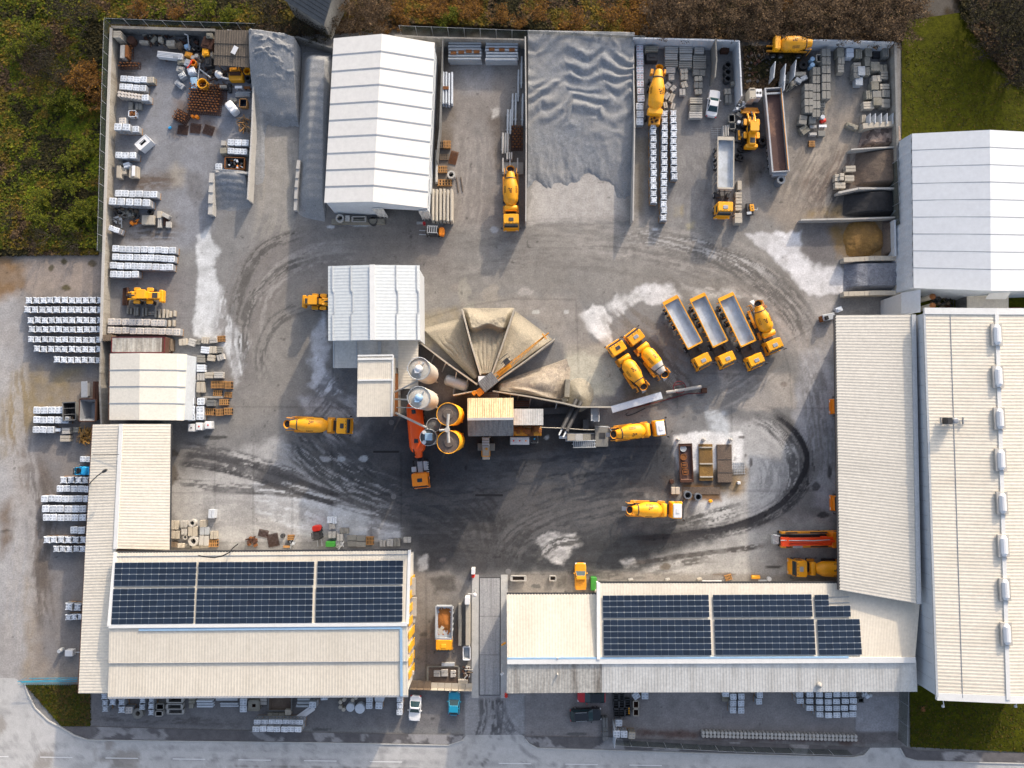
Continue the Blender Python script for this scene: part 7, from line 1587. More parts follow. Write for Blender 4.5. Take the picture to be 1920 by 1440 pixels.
b.build('timber_heap', ['wood','old_wood'], None, loc_of(458,232,.8),label='heap of broken timber against the gravel slope wall', cat='timber');
mesh_pile(385,185,62,58,.9,'big block of rusty reinforcement mesh with bright hooks','rust',.34,-.08,True); mesh_pile(416,177,20,40,.4,'thin flat rusty mesh sheets beside the big block','rust',.25,.03)
mesh_pile(340,218,28,22,.8,'rusty bundle of bars with hooked tips, west of the big block','rust',.25,-.5,True)
for x, y, lb in ((343,242,'west'),(365,240,'middle'),(390,243,'east')): mesh_pile(x,y,20,18,.4,'flat dark rusty mesh sheet, %s of three in front' % lb,'rust',.2,-.1 if x < 380 else -.3)
drum(360,217,3,.6,'orange ball marker, left of two on the rusty bundle','orange_paint'); drum(368,218,3.5,.6,'orange ball marker, right of two on the rusty bundle','orange_paint')
b = MB(); b.cbox(0,0,0,.25,.5,.35,.1,.08); b.build('plastic_bag','sky_blue', None, loc_of(318,239,.2),.6, label='small bright blue plastic scrap on the open gravel', cat='scrap')
for k in range(8):
    for j in range(2): drum(223+k*6.2,173+j*5.5+k*.9,3.1,1.4,'%s pale ball bag from the west in the %s line of the double row' % (ordn(k),'back' if j == 0 else 'front'),'cream_film','bag','bag','pale ball bags',True)
slabs(244,198,8,15,.7,'narrow grey slab stack below the ball bags','concrete',1); slabs(259,199,13,12,.6,'grey paving stack below the ball bags','concrete',2,True)
crate(248,213,14,12,.9,'white crate filled with rusty scrap near the west wall','white_film','rust',0,['rust_bright'],'scrap_crate','crate')
slabs(222,322,8,24,1.2,'upright cream stone pack near the west wall','stone_cream',1); slabs(232,320,9,14,.9,'tan stone pieces beside the upright cream pack','stone_cream',2); slabs(250,322,17,22,.9,'square cream slab stack with a bright board on top','stone_cream',2,True); flat(250,320,6,20,1.15,'bright board on the square cream slab stack','white_paint',0,legs=False)
slabs(237,309,12,10,1.1,'white rubble sack heap near the west wall','white_film',2,rz=.3); block(225,306,10,10,.8,'grey broken slab near the west wall','concrete',.4)
scrap(240,400,44,18,.8,'heap of dark scrap and old slabs near the middle west wall',['dark_steel','old_concrete','old_wood','concrete'],46); ring(281,397,5,.5,'old tyre with pale rim on the dark scrap heap','rubber',.55,'tyre','tyre')
scrap(222,412,18,14,.6,'grey pipe pieces near the middle west wall',['galv','concrete','dark_steel'],14); scrap(253,417,10,8,.6,'orange and red scrap near the middle west wall',['rust_bright','orange_paint','dark_steel'],10)
slabs(277,412,24,18,.7,'open cream crate of stone with broken slabs','stone_cream',2,True); slabs(298,402,8,14,.7,'tan slab pack beside tilted stones','stone_cream',1); slabs(310,404,15,8,.8,'tilted cream slab near the end of the scrap row','pale_concrete',1,rz=-.5); slabs(299,416,7,22,.6,'pair of pale posts near the end of the scrap row','pale_concrete',2,True); slabs(310,414,8,18,.4,'rusty brown plank pack at the end of the scrap row','rust',2,True); slabs(315,421,9,12,.7,'small white slab at the end of the scrap row','pale_concrete',1)
crate(440,306,38,22,1.2,'rusty skip full of dark scrap against the gravel slope wall','rust_bright','dark_steel',-.03,['dark_steel','rust','orange_paint','white_film','rubber']); block(420,317,6,6,.6,'small blue crate beside the rusty skip','sky_blue',.4,'crate','crate')
slabs(418,268,8,10,.8,'pale block beside the upper short pallet row','pale_concrete',1)
for x, y, w_, d, lb in ((292,76,40,14,'dark low scrap line under the north wall'),(352,84,36,22,'dark jumble of scrap parts in the middle of the scrap corner'),(385,118,34,30,'dark scrap pile west of the board shack'),(420,140,60,20,'dark scrap strip south of the board shack'),(410,165,50,12,'dark scrap between machine and rusty mesh'),(300,64,60,10,'black scrap strip tight against the north wall')): scrap(x, y, w_, d, .6, lb, ['tarp_shade_black','dark_steel','rust','old_wood','old_concrete'],40)
scrap(1420,128,50,60,.6,'dark brush and scrap east of the tall grey wall',['tarp_shade_black','old_wood','rust','dark_steel'],60); scrap(1400,255,50,60,.4,'dark tyres and parts scattered around the orange loader',['tarp_shade_black','rubber','dark_steel'],40)
# --- west middle: kerbs, red container, hopper skips, stock by the cream tent
for k, (x, y, d) in enumerate(((239,583,11),(245,583,11),(252,584,16),(257,584,16),(267,585,17),(273,584,16),(291,587,16),(298,587,17),(306,588,17),(313,588,16),(319,589,12),(327,588,11))):
    slabs(x, y, 4.2, d, .5, '%s upright kerb piece from the west, below the wheel loader' % ordn(k),'concrete' if k < 7 else 'stone_cream', 1, True, group='kerb pieces below the loader')
slabs(284,587,12,7,.4,'flat kerb pieces in the middle of the kerb line','concrete',2);
for k, x in enumerate((317,325)): slabs(x, 606,4.5,12,.5, 'upright kerb piece, %s of two at the cream pallet row end' % ('west','east')[k], 'stone_cream', 1, True, group='kerb pieces below the loader')
a, c = P(259,646.5,2.6),None; t = thing('shipping_container','red container with worn dusty roof north of the cream tent','container', (a.x, a.y, 0))
b = MB(); b.cbox(0,0,.1,2.6,8.2,2.45,.05,.04); b.build('body','rust', t); b = MB(); b.corr((-3.95,-1.1,2.61),(3.6,-1.1,2.61),(3.6,1.1,2.61),(-3.95,1.1,2.61),.8,.1,0,.02); b.build('roof_panel','roof_old', t)
b = MB()
for s in (-1,1): b.box(0,s*1.17,2.63,8.2,.09,.07); b.box(s*4.02,0,2.63,.09,2.4,.07)
b.build('roof_rail','hose_red', t); beams(316,647,10,25,1.4,'dark planks stacked at the east end of the red container',3,'old_wood')
slabs(200,633,17,12,2.4,'grey plank pack on the wall beside the red container','old_wood',4,True)
crate(164,769,30,42,2.4,'big steel hopper skip with rusty rim and steel blue inside','rust','steel',0,None,taper=.3); crate(130,771,24,34,1.5,'dark green open skip with two cross bars','dark_wall','coal_black',.05,None,taper=.05,bars=2)
slabs(179,735,12,40,1.0,'reddish brown slab pack beside the west wall','rust',2,True); flat(158,730,12,30,.9,'grey tilted steel sheets west of the reddish slab pack','steel',.05); crate(181,735,10,10,.8,'dark open box below the reddish slab pack','dark_steel','tarp_shade_black')
flat(107,806,12,6,.8,'white metal frame west of the timber heap','white_film'); slabs(123,808,14,12,1.0,'grey stone pallet west of the timber heap','pale_concrete',2); slabs(121,822,18,12,.9,'pale stone pallet with a white sheet','stone_cream',2); slabs(142,806,10,10,.9,'brown stone pallet beside the timber heap','old_concrete',2); slabs(147,823,10,14,.8,'brown timber pack below the timber heap','old_wood',3)
b = MB()
for k in range(60): b.box(random.uniform(-.9,.9),random.uniform(-1.2,1.2),random.uniform(.1,1.3),random.uniform(.5,1.2),.09,.08,random.uniform(0,3.1))
b.build('timber_heap','gold_hay', None, loc_of(160,817,.8),label='golden timber heap against the cream ribbed building', cat='timber')
for k, (x, y, w_, d, h, m, kind, r, lb) in enumerate(((342,641,15,12,.8,'stone_cream','s',.1,'cream paving stack, westernmost above the small tent corner'),(359,642,13,14,.9,'pale_concrete','s',-.3,'wrapped paving stack beside the grey slabs'),(371,641,10,10,.6,'concrete','s',0,'grey slab stack northeast of the red container'),(384,638,14,12,.8,'stone_cream','s',-.1,'cream slab stack, middle of the northern stock row'),(399,638,14,10,.8,'pale_concrete','s',.1,'cream slab stack beside the slatted pallet'),
    (384,656,16,13,1.0,'white_film','s',-.1,'white stone pallet with crumpled film, upper group'),(398,656,14,13,.9,'stone_cream','s',0,'tan stone pallet in the middle of the upper group'),(410,656,11,12,.6,'concrete','s',0,'grey stone pallet at the east of the upper group'),(395,671,13,12,.9,'stone_cream','s',-.1,'cream stone pallet below the tan one'),(413,670,14,11,.7,'pale_concrete','s',.3,'broken white slabs at the east edge of the upper group'),
    (359,675,13,13,.9,'pale_concrete','s',0,'stone pallet at the tent corner, west one'),(376,673,15,14,.9,'concrete','s',0,'dark topped stone pallet at the tent corner'),(360,688,13,15,.9,'stone_cream','s',.1,'cream mixed pallet in the tent side column'),(376,690,15,14,1.0,'white_film','s',0,'white wrapped stone pallet in the tent side column'),(359,704,14,15,.9,'pale_concrete','s',0,'brown striped pallet in the tent side column'),(376,706,15,14,.9,'pale_concrete','s',0,'white paving pallet above the timber block'),(391,704,14,12,.9,'stone_cream','s',0,'tan paving pallet in the row above the orange pallets'),(409,703,17,12,.9,'pale_concrete','s',0,'grey paving pallet at the east of the row above the orange pallets'),
    (375,726,15,20,1.0,'stone_cream','s',0,'large cream block pack beside the orange pallets'),(370,741,10,7,.5,'stone_cream','s',.1,'low broken stone pieces below the cream block pack'),(397,745,42,4,.3,'pale_concrete','s',0,'long thin pale beam lying below the orange pallets'),(358,726,11,30,.4,'rust','s',0,'rust brown sheet pack along the tent side'),
    (357,753,17,14,1.2,'white_film','p',0,'crumpled white pallet, northwest of the lower block group'),(376,753,16,13,1.2,'white_film','p',0,'white wrapped pallet, northeast of the lower block group'),(357,768,17,14,1.2,'white_film','p',0,'crumpled white pallet, west of the lower block group'),(375,768,14,13,1.1,'galv','p',0,'grey wrapped pallet in the lower block group'),(358,783,17,14,1.2,'white_film','p',.1,'white printed pallet, southwest of the lower block group'),(375,781,15,13,1.2,'white_film','p',0,'white printed pallet, southeast of the lower block group'),(394,756,15,12,1.0,'dark_wall','s',0,'dark grey block pallet between white pallets and orange pallets'))):
    if kind == 's': slabs(x, y, w_, d, h, lb, m, 2+(k % 2),k % 3 == 0, r, group='stock beside the small tent')
    else: pallet(x, y, h, 'white', lb, r, sc=1.12)
for x, y, w_, d, n, lb in ((402,721,14,14,4,'orange wooden pallet stack, west of the upper group'),(416,721,13,14,4,'dark centred orange pallet stack, middle of the upper group'),(428,722,12,14,5,'orange pallet stack, east of the upper group'),(408,737,17,11,2,'low orange pallets below the upper group'),(427,740,14,10,2,'brownish low pallet at the east of the upper group'),(419,754,17,11,4,'single orange pallet stack between the two groups'),(393,772,17,13,4,'dark orange pallet stack, west of the lower group'),(411,773,14,13,4,'orange pallet stack, middle of the lower group'),(427,771,15,13,4,'orange pallet stack, east of the lower group'),(414,635,14,11,3,'slatted pallet topping the northern stock row')):
    wood(x, y, w_, d, n, lb, random.uniform(-.08,.08))
for k, (x, y) in enumerate(((358.5,802),(373,799.5),(390,797))): ibc(x, y, '%s of three small liquid tanks south of the cream tent' % ('west','middle','east')[k], cap=('dark_steel','red_paint','red_paint')[k])
# --- north middle yard
beams(872,95,66,38,1.6,'western stack of long concrete beams against the north wall',6,'galv',False,4); beams(941,96,65,38,1.6,'eastern stack of long concrete beams against the north wall',6,'galv',False,3)
beams(839,165,22,66,1.0,'bundle of upright white beams beside the white hall',4,'white_film',True,1); beams(829,384,42,64,2.0,'bundle of pale beams at the southeast corner of the white hall',6,'stone_cream'); beams(818,310,6,66,1.0,'single long white beam along the side of the white hall',1,'pale_concrete')
for k, (x, y, L) in enumerate(((978,135,62),(972,160,62),(980,205,62),(967,204,62),(961,205,62),(952,228,48),(957,228,48),(942.5,268,40),(947.5,268,40),(952,268,40))):
    b = MB(); b.lathe((0,-M2(L)/2,.5),(0,1,0),[(0,.13),(M2(L)*.5,.2),(M2(L),.16)],8); b.box(0,-M2(L)*.3,.2,.5,.15,.4); b.box(0,M2(L)*.3,.2,.5,.15,.4)
    b.build('concrete_pole','galv' if k < 7 else 'pale_concrete', None, loc_of(x, y, .6),-.02, label='%s concrete pole from the north in the staggered store by the gravel bay' % ordn(k),cat='pole', group='stored concrete poles')
mesh_pile(970,258,22,46,.8,'dark rusty mesh stack between the poles and the gravel bay wall','rust',.3,0,True); beams(955,291,13,16,1.0,'short pale posts behind the mixer truck',3,'pale_concrete')
b = MB(); b.box(0,0,.5,3.4,1.9,.2)
for x in (-1.5,-.4,.8): b.box(x,.5,.68,.2,2.2,.15,mi=1)
b.build('flat_rack', ['concrete','pale_concrete'], None, loc_of(961,315,.7),label='flat grey rack with three pale beams behind the mixer truck', cat='rack')
for k, (x, y, w_, d, n, lb) in enumerate(((825,271,16,13,4,'brown slatted pallet stack east of the white hall, north one'),(838,270,14,14,5,'orange pallet stack east of the white hall'),(832,294,18,11,2,'low brown pallets below the orange stack'),(830,317,17,13,3,'orange pallet near the concrete pipe ring'),(834,342,28,12,3,'long orange pallet pair above the pale beams'))): wood(x, y, w_, d, n, lb, 0, 'wood' if k in (1,3,4) else 'old_wood')
ring(846,327,7.5,1.0,'white concrete pipe ring in the yard east of the hall'); mesh_pile(851,295,15,26,.2,'patch of orange rusty mesh on the ground east of the hall','rust_bright',.18,-.25)
b = MB()
for s in (-1,1): b.box(s*.35,0,.08,.12,2.4,.12)
b.build('timber_beams','old_wood', None, loc_of(862,346,.1),.15, label='two dark timber beams lying on the ground east of the hall', cat='timber')
for x, r, lb in ((637,8,'white concrete pipe ring in front of the white hall'),): ring(x,409,r,1.0,lb)
crate(673,411,27,10,.8,'white rectangular trough in front of the white hall','pale_concrete','dark_wall',0,None,'trough','trough'); slabs(651,409,9,12,.9,'white slab between ring and trough in front of the hall','pale_concrete',1); ring(699,413,9,.7,'dark tub in front of the white hall','dark_steel',.8,'tub','tub'); b = MB(); b.box(0,0,.3,8.3,.8,.6); b.build('concrete_beam','old_concrete',None,loc_of(672,416,.3),label='low concrete sill beam under the front of the white hall',cat='beam')
drum(795,418,3,.8,'small red post at the open bay of the hall','red_car'); flat(788,418,14,5,.3,'grey pink board at the open bay of the hall','galv');
# --- north-east stock yard
for x, y, w_, d, h, m, lb in ((1259.5,93,25,13,1.1,'pale_concrete','mottled paving slab stack, northwest of the slab store'),(1286.5,93,25,13,1.1,'pale_concrete','mottled paving slab stack, north middle of the slab store'),(1311.5,94,18,13,1.1,'pale_concrete','mottled paving slab stack, northeast of the slab store'),(1259,106,24,12,1.0,'pale_concrete','pale slab stack second from the north, west column'),(1286,107,24,13,1.0,'pale_concrete','pale slab stack second from the north, middle column'),(1312,109,25,12,1.0,'concrete','grey kerb stack second from the north, east column'),
     (1259,119,25,12,1.0,'concrete','kerb stack third from the north, west column'),(1285.5,121,25,12,1.0,'concrete','grey kerb stack third from the north, middle column'),(1311.5,122,25,13,1.0,'concrete','kerb stack third from the north, east column'),(1258,131,18,12,.9,'pale_concrete','small pale slab stack fourth in the west column'),(1259,144,11,12,.9,'pale_concrete','smallest slab stack at the foot of the west column'),
     (1305,188,24,12,1.0,'stone_cream','tan kerb stack, north of three beside the white car'),(1305,202,24,12,1.0,'concrete','brown grey kerb stack, middle of three beside the white car'),(1305,215,25,13,1.0,'pale_concrete','white kerb stack, south of three beside the white car')):
    slabs(x, y, w_, d, h, lb, m, 3, group='stacks of kerbs and slabs')
for x, y, w_, d, h, r, m, lb in ((1283,132,15,9,.8,.1,'stone_cream','curved stone piece, top of the middle column'),(1283,143,14,12,.8,0,'stone_cream','stone block pair in the middle column'),(1283,158,12,12,.7,.3,'stone_cream','irregular stone bundle in the middle column'),(1280,172,12,13,.7,0,'pale_concrete','white curved kerb pair at the foot of the middle column'),(1311,135,24,12,.8,-.1,'concrete','grey broken slab row in the east column'),(1310,147,15,9,.8,.1,'stone_cream','rounded stone on a pallet in the east column'),(1310,159,17,11,.8,0,'concrete','striped stone stack in the east column'),(1310,171,14,10,.7,.1,'stone_cream','pair of round stones at the foot of the east column'),
     (1252,160,13,10,.8,.8,'pale_concrete','tilted white kerb pair beside the mixer truck'),(1263,165,12,8,.7,.8,'pale_concrete','curved white kerb beside the mixer truck'),(1250,179,10,14,.8,-.6,'pale_concrete','tilted pale kerb stack on a pallet, near the mixer drum'),(1260,183,9,17,.8,-.4,'stone_cream','tilted tan kerb stack on a pallet'),(1248,196,8,12,.7,.2,'stone_cream','small curved stone beside the mixer cab end'),(1262,199,8,12,.7,-.3,'pale_concrete','curved pale stone on a pallet above the long columns'),
     (1364.5,171,12,11,.7,0,'stone_cream','pair of round tan stones east of the white car'),(1366,185,13,16,.8,0,'concrete','grey concrete pair east of the white car')):
    slabs(x, y, w_, d, h, lb, m, 2, True, r, group='single stones in the slab store')
slabs(1222,91,24,10,1.6,'yellowish grey plank pack north of the mixer truck','old_concrete',3); block(1223,106,22,16,1.2,'dark machine block north of the mixer truck','dark_steel',0,'machine_block','machine')
for k, y in enumerate((121,134.5,147)):
    b = MB(); b.lathe((0,0,0),(0,0,1),[(.02,.42),(0,.55),(1.1,.55),(1.1,.42),(.02,.42)],18,0,False,False); b.lathe((0,0,.3),(0,0,1),[(0,.57),(.15,.57),(.15,.55)],18,0,True,False); b.build('pipe_ring','black_pipe', None, loc_of(1365,y,1.1),label='black plastic manhole ring, %s of three in the pipe bay' % ('north','middle','south')[k], cat='pipe ring', group='black rings in the pipe bay')
block(1360,90,16,14,.9,'rust dark crate at the back of the pipe bay','rust',0,'scrap_crate','crate'); block(1375,156,8,9,.8,'broken concrete pieces at the end of the pipe bay','concrete',.2)
def lwall(px, py, L, label, rz=0, foot=1.2):
    t = thing('retaining_slab', label, 'panel', loc_of(px, py, 2.4),rz, 'standing concrete panels'); l = M2(L); b = MB(); b.box(0,0,1.25,.12,l,2.5); b.build('upright','panel_wall', t); b = MB(); b.box(-foot/2,0,.08,foot,l,.16); b.build('foot','concrete', t)
lwall(1452,131,32,'standing concrete panel, western of the three below the mixer drum',-.12); lwall(1471.5,136,34,'standing concrete panel, middle of the three below the mixer drum',-.12); lwall(1491,128,32,'standing concrete panel, eastern of the three below the mixer drum',-.12); lwall(1471,155,30,'standing concrete panel beside the open trailer corner',-.12)
t = thing('washing_rack','tan perforated box standing beside a white appliance block','box', loc_of(1411,175,2.0)); b = MB(); b.cbox(0,0,0,2.0,.95,1.8,.05,.04); b.build('body','stone_cream', t); b = MB(); b.box(0,.6,2.01,.7,.2,.03); b.box(-.2,-.7,2.01,.15,.15,.03); b.box(.25,-.7,2.01,.15,.15,.03); b.build('opening','dark_steel', t)
b = MB(); b.cbox(0,0,0,1.9,1.0,1.3,.05,.04,mi=0); b.lathe((-.22,0,1.9),(0,0,1),[(0,.2),(.02,.2)],12,1); b.lathe((.22,0,1.9),(0,0,1),[(0,.2),(.02,.2)],12,1); b.build('wrapped_unit', ['white_paint','dark_steel'], None, loc_of(1423,174,1.9),label='white block with two dark holes beside the tan perforated box', cat='block')
scrap(1386,200,17,16,1.0,'grey plastic foil bundle beside the orange loader bucket',['galv','white_film','dark_steel'],16); crate(1372,222,11,15,1.0,'grey concrete frame box with dark opening','concrete','tarp_shade_black',0,None,'concrete_box','box'); crate(1373,236,11,12,.7,'lower grey frame box below the first','concrete','dark_wall',0,None,'concrete_box','box')
slabs(1387,215,12,8,.6,'grey tilted slab west of the orange loader','concrete',1,rz=-.6); drum(1386,228,3.5,.8,'white canister west of the orange loader','white_paint'); beams(1361,245,13,24,.8,'bundle of round pale posts behind the parked tipper',3,'pale_concrete')
b = MB(); b.cbox(0,0,0,.7,.9,2.0,.1,.05,mi=0); b.box(0,0,.75,.3,1.5,.1,.2,mi=1); b.box(.15,-.3,.75,.5,.2,.1,.2,mi=1); b.build('small_machine', ['dark_steel','yellow_paint'], None, loc_of(1386,253,.8),-.15, label='dark machine with yellow frame beside the parked tipper', cat='machine')
for k, (x, y, r) in enumerate(((1430,263,8),(1430,268,8),(1390,279,6),(1395,278,7),(1401,277,7),(1406,275,7),(1384,293,7),(1390,296,6))): ring(x, y, r, .5+.5*(k == 0),'%s black tyre from the loader among the pile beside the tipper' % ordn(k),'rubber', .55, 'tyre','tyre','tyres beside the tipper')
b = MB()
for k in range(6): b.box(0,(k-2.5)*.3,.12,1.6,.03,.03)
b.box(.2,0,.12,.03,1.7,.03); b.box(.7,0,.12,.03,1.7,.03); b.build('wire_mesh_sheet','galv', None, loc_of(1343,250,.1),label='thin wire mesh sheet lying behind the parked tipper', cat='mesh')
slabs(1387,347,8,18,1.0,'cream T shaped post beside the parked tipper cab','stone_cream',1)
for k, y in enumerate((365,377,389)):
    slabs(1385,y,12,11,1.0,'%s cream block pallet with brown slots beside the tipper cab' % ('north','middle','south')[k],'stone_cream',2,group='slotted block pallets');
slabs(1385,409,14,20,1.4,'taller cream slotted block stack with a wooden board, south of the tipper cab','stone_cream',2,group='slotted block pallets')
t = thing('generator','small yellow topped generator beside the cream slotted blocks','generator', loc_of(1407,391,.9),.1); b = MB(); b.cbox(0,0,.25,.8,1.0,1.9,.1,.05); b.build('body','dark_steel', t); b = MB(); b.cbox(.25,.1,.8,1.0,.65,1.1,.1,.05); b.build('cover','yellow_paint', t)
b = MB(); b.lathe((.25,.3,1.0),(0,0,1),[(0,.1),(.03,.1)],10); b.lathe((.25,-.1,1.0),(0,0,1),[(0,.1),(.03,.1)],10); b.build('cap','dark_steel', t); b = MB(); b.box(-.3,-.7,.9,.7,.4,.2); b.path([(.6,0,.3),(1.2,-.2,.3),(1.4,.2,.3)],.06,5); b.build('tow_frame','galv', t)
for s in (-1,1): wheel(t, 0,0 if s < 0 else .5,.25,.9)
ring(1465,337,8,1.6,'grey plastic manhole shaft standing south of the open trailer','grey_pipe',.55)
# north-east stone columns
for ci, (xs, y0, y1, n, h, m, nm) in enumerate(((1517,163,205,4,1.6,'concrete','westernmost'),(1531,133,212,6,1.6,'concrete','second'),(1549.5,98,178,6,1.8,'concrete','third'))):
    for k in range(n): slabs(xs, y0+(y1-y0)*k/(n-1),17 if ci != 1 else 15,(y1-y0)/(n-1)-1, h, '%s grey block cube from the north in the %s long column' % (ordn(k),nm),m, 2, True, group='block cubes in the northeast columns')
for k in range(5):
    y = 153+k*14; slabs(1541,y,13,13,.8,'%s from the north of the slotted concrete blocks between two columns' % ordn(k),'stone_cream' if k % 2 else 'concrete',1,group='slotted concrete blocks')
    b = MB()
    for i in range(3):
        for j in (-1,1): b.box((i-1)*.28,j*.25,.01,.1,.22,.03,-.5)
    b.build('block_slots','tarp_shade_black',None,Vector(loc_of(1541,y,.8))+Vector((0,0,.81)),label='dark slots on top of the %s slotted block from the north' % ordn(k),cat='slots',group='slots of the concrete blocks')
slabs(1541,140,14,14,.9,'mauve grey block cube above the slotted blocks','concrete',2); slabs(1542,124,11,11,.7,'block with four square holes below the wooden box','pale_concrete',2,True); crate(1538,109,14,14,1.3,'open brown box near the wall, north of the four hole block','stone_cream','dark_wall',0,None,'box','box')
drum(1524,110,4.5,1.3,'pale blue drum, north of two beside the long column','pale_blue'); drum(1524,121,4.5,1.3,'pale blue drum, south of two beside the long column','pale_blue')
ring(1507,121,9,.7,'black tyre with pale hub near the standing panels','rubber',.35,'tyre','tyre'); slabs(1502,138,20,8,.7,'curved cream stone beside the black tyre','stone_cream',1); slabs(1498,150,13,9,.7,'pale blue grey cut stone, west of a pair','galv',1,rz=-.5); slabs(1508,146,13,9,.7,'pale blue grey cut stone, east of a pair','galv',1,rz=.4); scrap(1482,158,12,14,.8,'heap of tan broken stones beside the open trailer',['old_concrete','stone_cream'],12)
slabs(1506,224,15,18,1.2,'dark grey block cube at the foot of the westernmost column','concrete',2,rz=-.15); slabs(1509,243,16,16,.9,'tilted grey and tan slabs near the foot of the columns','old_concrete',2,rz=.6); slabs(1524,224,12,15,1.2,'grey cube with a pale side at the foot of the second column','concrete',1)
slabs(1525,237,13,6,.7,'white kerb on a rusty pallet, upper of two','pale_concrete',1); slabs(1525,251,14,6,.7,'white kerb on a rusty pallet, lower of two','pale_concrete',1); flat(1543,236,15,5,.6,'white board on a rusty pallet below the red drum','white_paint'); slabs(1541,250,14,11,.7,'grey stone cube on a rusty pallet below the columns','concrete',1); wood(1523,269,12,11,3,'small brown pallet with leftover stones south of the columns',0)
drum(1543,219,4.5,.9,'steel blue drum behind the red drum','tip_steel'); b = MB(); b.lathe((-.4,0,.35),(1,.3,0),[(0,.2),(.05,.33),(.8,.33),(.85,.2)],14); b.build('drum','red_paint',None,loc_of(1544,227,.6),label='red drum lying at the foot of the slotted blocks',cat='drum')
for k, (x, y, w_, d, h, m, lb) in enumerate(((1576,97,14,18,1.4,'old_concrete','tan block pack, westernmost against the northeast wall'),(1594,98,14,18,1.4,'white_film','white wrapped stone pack against the northeast wall'),(1611,100,13,18,1.3,'old_concrete','olive block pack against the northeast wall'),(1629,97,12,18,1.3,'old_concrete','brown block pack against the northeast wall'),(1578,113,13,14,1.2,'stone_cream','pale tan block pack second from the wall'),(1577,128,12,16,1.2,'stone_cream','pale tan block pack third from the wall'),(1627,115,11,18,1.3,'old_concrete','tall tan block pack below the brown pack'),(1645,101,16,14,.5,'dark_steel','dark egg crate frame in the northeast corner'),(1662,97,12,20,1.5,'concrete','grey perforated block in the northeast corner'),
    (1642,124,17,18,1.5,'old_concrete','tan cube west of the northeast corner wall'),(1657,128,15,16,1.2,'old_concrete','olive cube against the northeast side wall'),(1608,125,14,18,1.2,'stone_cream','pinkish tan cube in the middle northeast group'),(1616,132,14,18,1.5,'galv','blue grey cube in the middle northeast group'),(1607,136,12,20,1.4,'concrete','grey tall cube in the middle northeast group'),(1626,133,12,16,1.3,'old_concrete','mossy cube in the middle northeast group'),(1611,152,14,16,1.2,'galv','blue grey cube at the south of the middle group'),
    (1645,147,18,12,1.3,'stone_cream','cream cube row end, third row at the side wall'),(1659,141,14,16,1.4,'concrete','grey cube in the third row at the side wall'),(1641,160,15,17,1.4,'old_concrete','tan cube in the fourth row at the side wall'),(1659,162,18,11,1.3,'stone_cream','cream cube in the fourth row at the side wall'),(1630,177,12,17,1.2,'old_concrete','brown cube, west end of the fifth row'),(1645,176,17,14,1.3,'concrete','grey cube in the middle of the fifth row'),(1662,175,16,14,1.4,'concrete','dark grey cube, east end of the fifth row'),(1629,197,21,15,1.1,'stone_cream','cream cube, west end of the sixth row'),(1646,190,17,15,1.4,'old_concrete','tan cube in the middle of the sixth row'),(1661,193,17,18,1.4,'concrete','dark cube, east end of the sixth row'),(1620,222,8,15,.8,'stone_cream','upright tan block beside the standing slabs'),(1598,236,23,9,.8,'old_concrete','long tilted old block in front of the cream capped wall'))):
    if 'tilted' in lb: block(x, y, w_, d, h, lb, m, -.35, group='cubes in the northeast corner')
    else: slabs(x, y, w_, d, h, lb, m, 1+k % 3, k % 2 == 0, random.uniform(-.05,.05),layers=2+k % 3, group='cubes in the northeast corner')
for k, x in enumerate((1631,1641,1652,1663,1674)):
    b = MB(); b.box(0,0,1.0,.10,1.5+k*.05,2.0); b.box(-.3,0,.06,.7,1.4,.12); b.build('standing_slab','panel_wall',None,loc_of(x,222,1.9),-.05,label='%s standing slab from the west above the cream capped wall' % ordn(k),cat='slab',group='standing slabs above the bay')
for x, y, w_, d, h, r, lb in ((1595,316,19,12,1.0,.05,'loose concrete block, northern of the group in front of the brown earth'),(1570,333,9,14,.9,-.1,'loose concrete block, northwest of the group'),(1579,331,8,14,1.2,-.1,'loose upright block beside the northwest one'),(1593,334,18,12,1.0,0,'loose concrete block, east of the group'),(1576,347,20,12,1.0,0,'loose concrete block, southwest of the group')): slabs(x, y, w_, d, h, lb, 'stone_cream', 2, False, r, layers=2, group='loose blocks at the earth bay')
t = thing('skid_machine','small grey and orange machine beside the low ribbed shed corner','machine', loc_of(1554,594,1.0),.2); b = MB(); b.cbox(0,0,.3,1.1,1.9,1.0,.1,.06); b.build('body','galv', t); b = MB(); b.cbox(-.9,-.1,.2,.9,.7,.9,.1,.05); b.build('front','rust_bright', t); b = MB(); b.cbox(-.5,-.1,.9,1.5,.5,.6,.1,.05); b.build('seat','rubber', t)
block(1574,580,12,9,.7,'crumpled white and black sack near the shed corner','white_film',.4,'sack','sack'); scrap(1765,565,40,24,1.2,'dark clutter of drums and timber between the east halls',['dark_steel','old_wood','rust','tarp_shade_black'],46); flat(1905,578,18,4,1.0,'orange beam beside the small shed between the halls','rust_bright')
# --- middle yard: channel, pipe, hose, basins
p, q = P(1147,768,1.4),P(1241,741,1.4); m = (p+q)/2; L = (q-p).length; t = thing('steel_channel','long pale blue steel chute cover slanting beside the parked mixers','chute', (m.x, m.y, 0),ang(p,q)); b = MB(); b.box(0,0,1.35,L,1.15,.1); b.box(0,.55,1.25,L,.06,.3); b.box(0,-.55,1.25,L,.06,.3); b.build('cover','white_film', t)
for x in (-.3,.3): b = MB(); b.box(x*L,0,.6,.15,1.1,1.2); b.build('leg','galv', t)
p, q = P(1249,736,.8),P(1315,725,.8); m = (p+q)/2; b = MB(); b.lathe((-(q-p).length/2,0,.8),(1,0,0),[(0,.26),((q-p).length,.26)],12); b.box(-1,0,.3,.2,.6,.6); b.box(1.5,0,.3,.2,.6,.6); b.build('white_pipe','pale_concrete',None,(m.x,m.y,0),ang(p,q),label='thick white pipe lying east of the pale blue chute cover',cat='pipe')
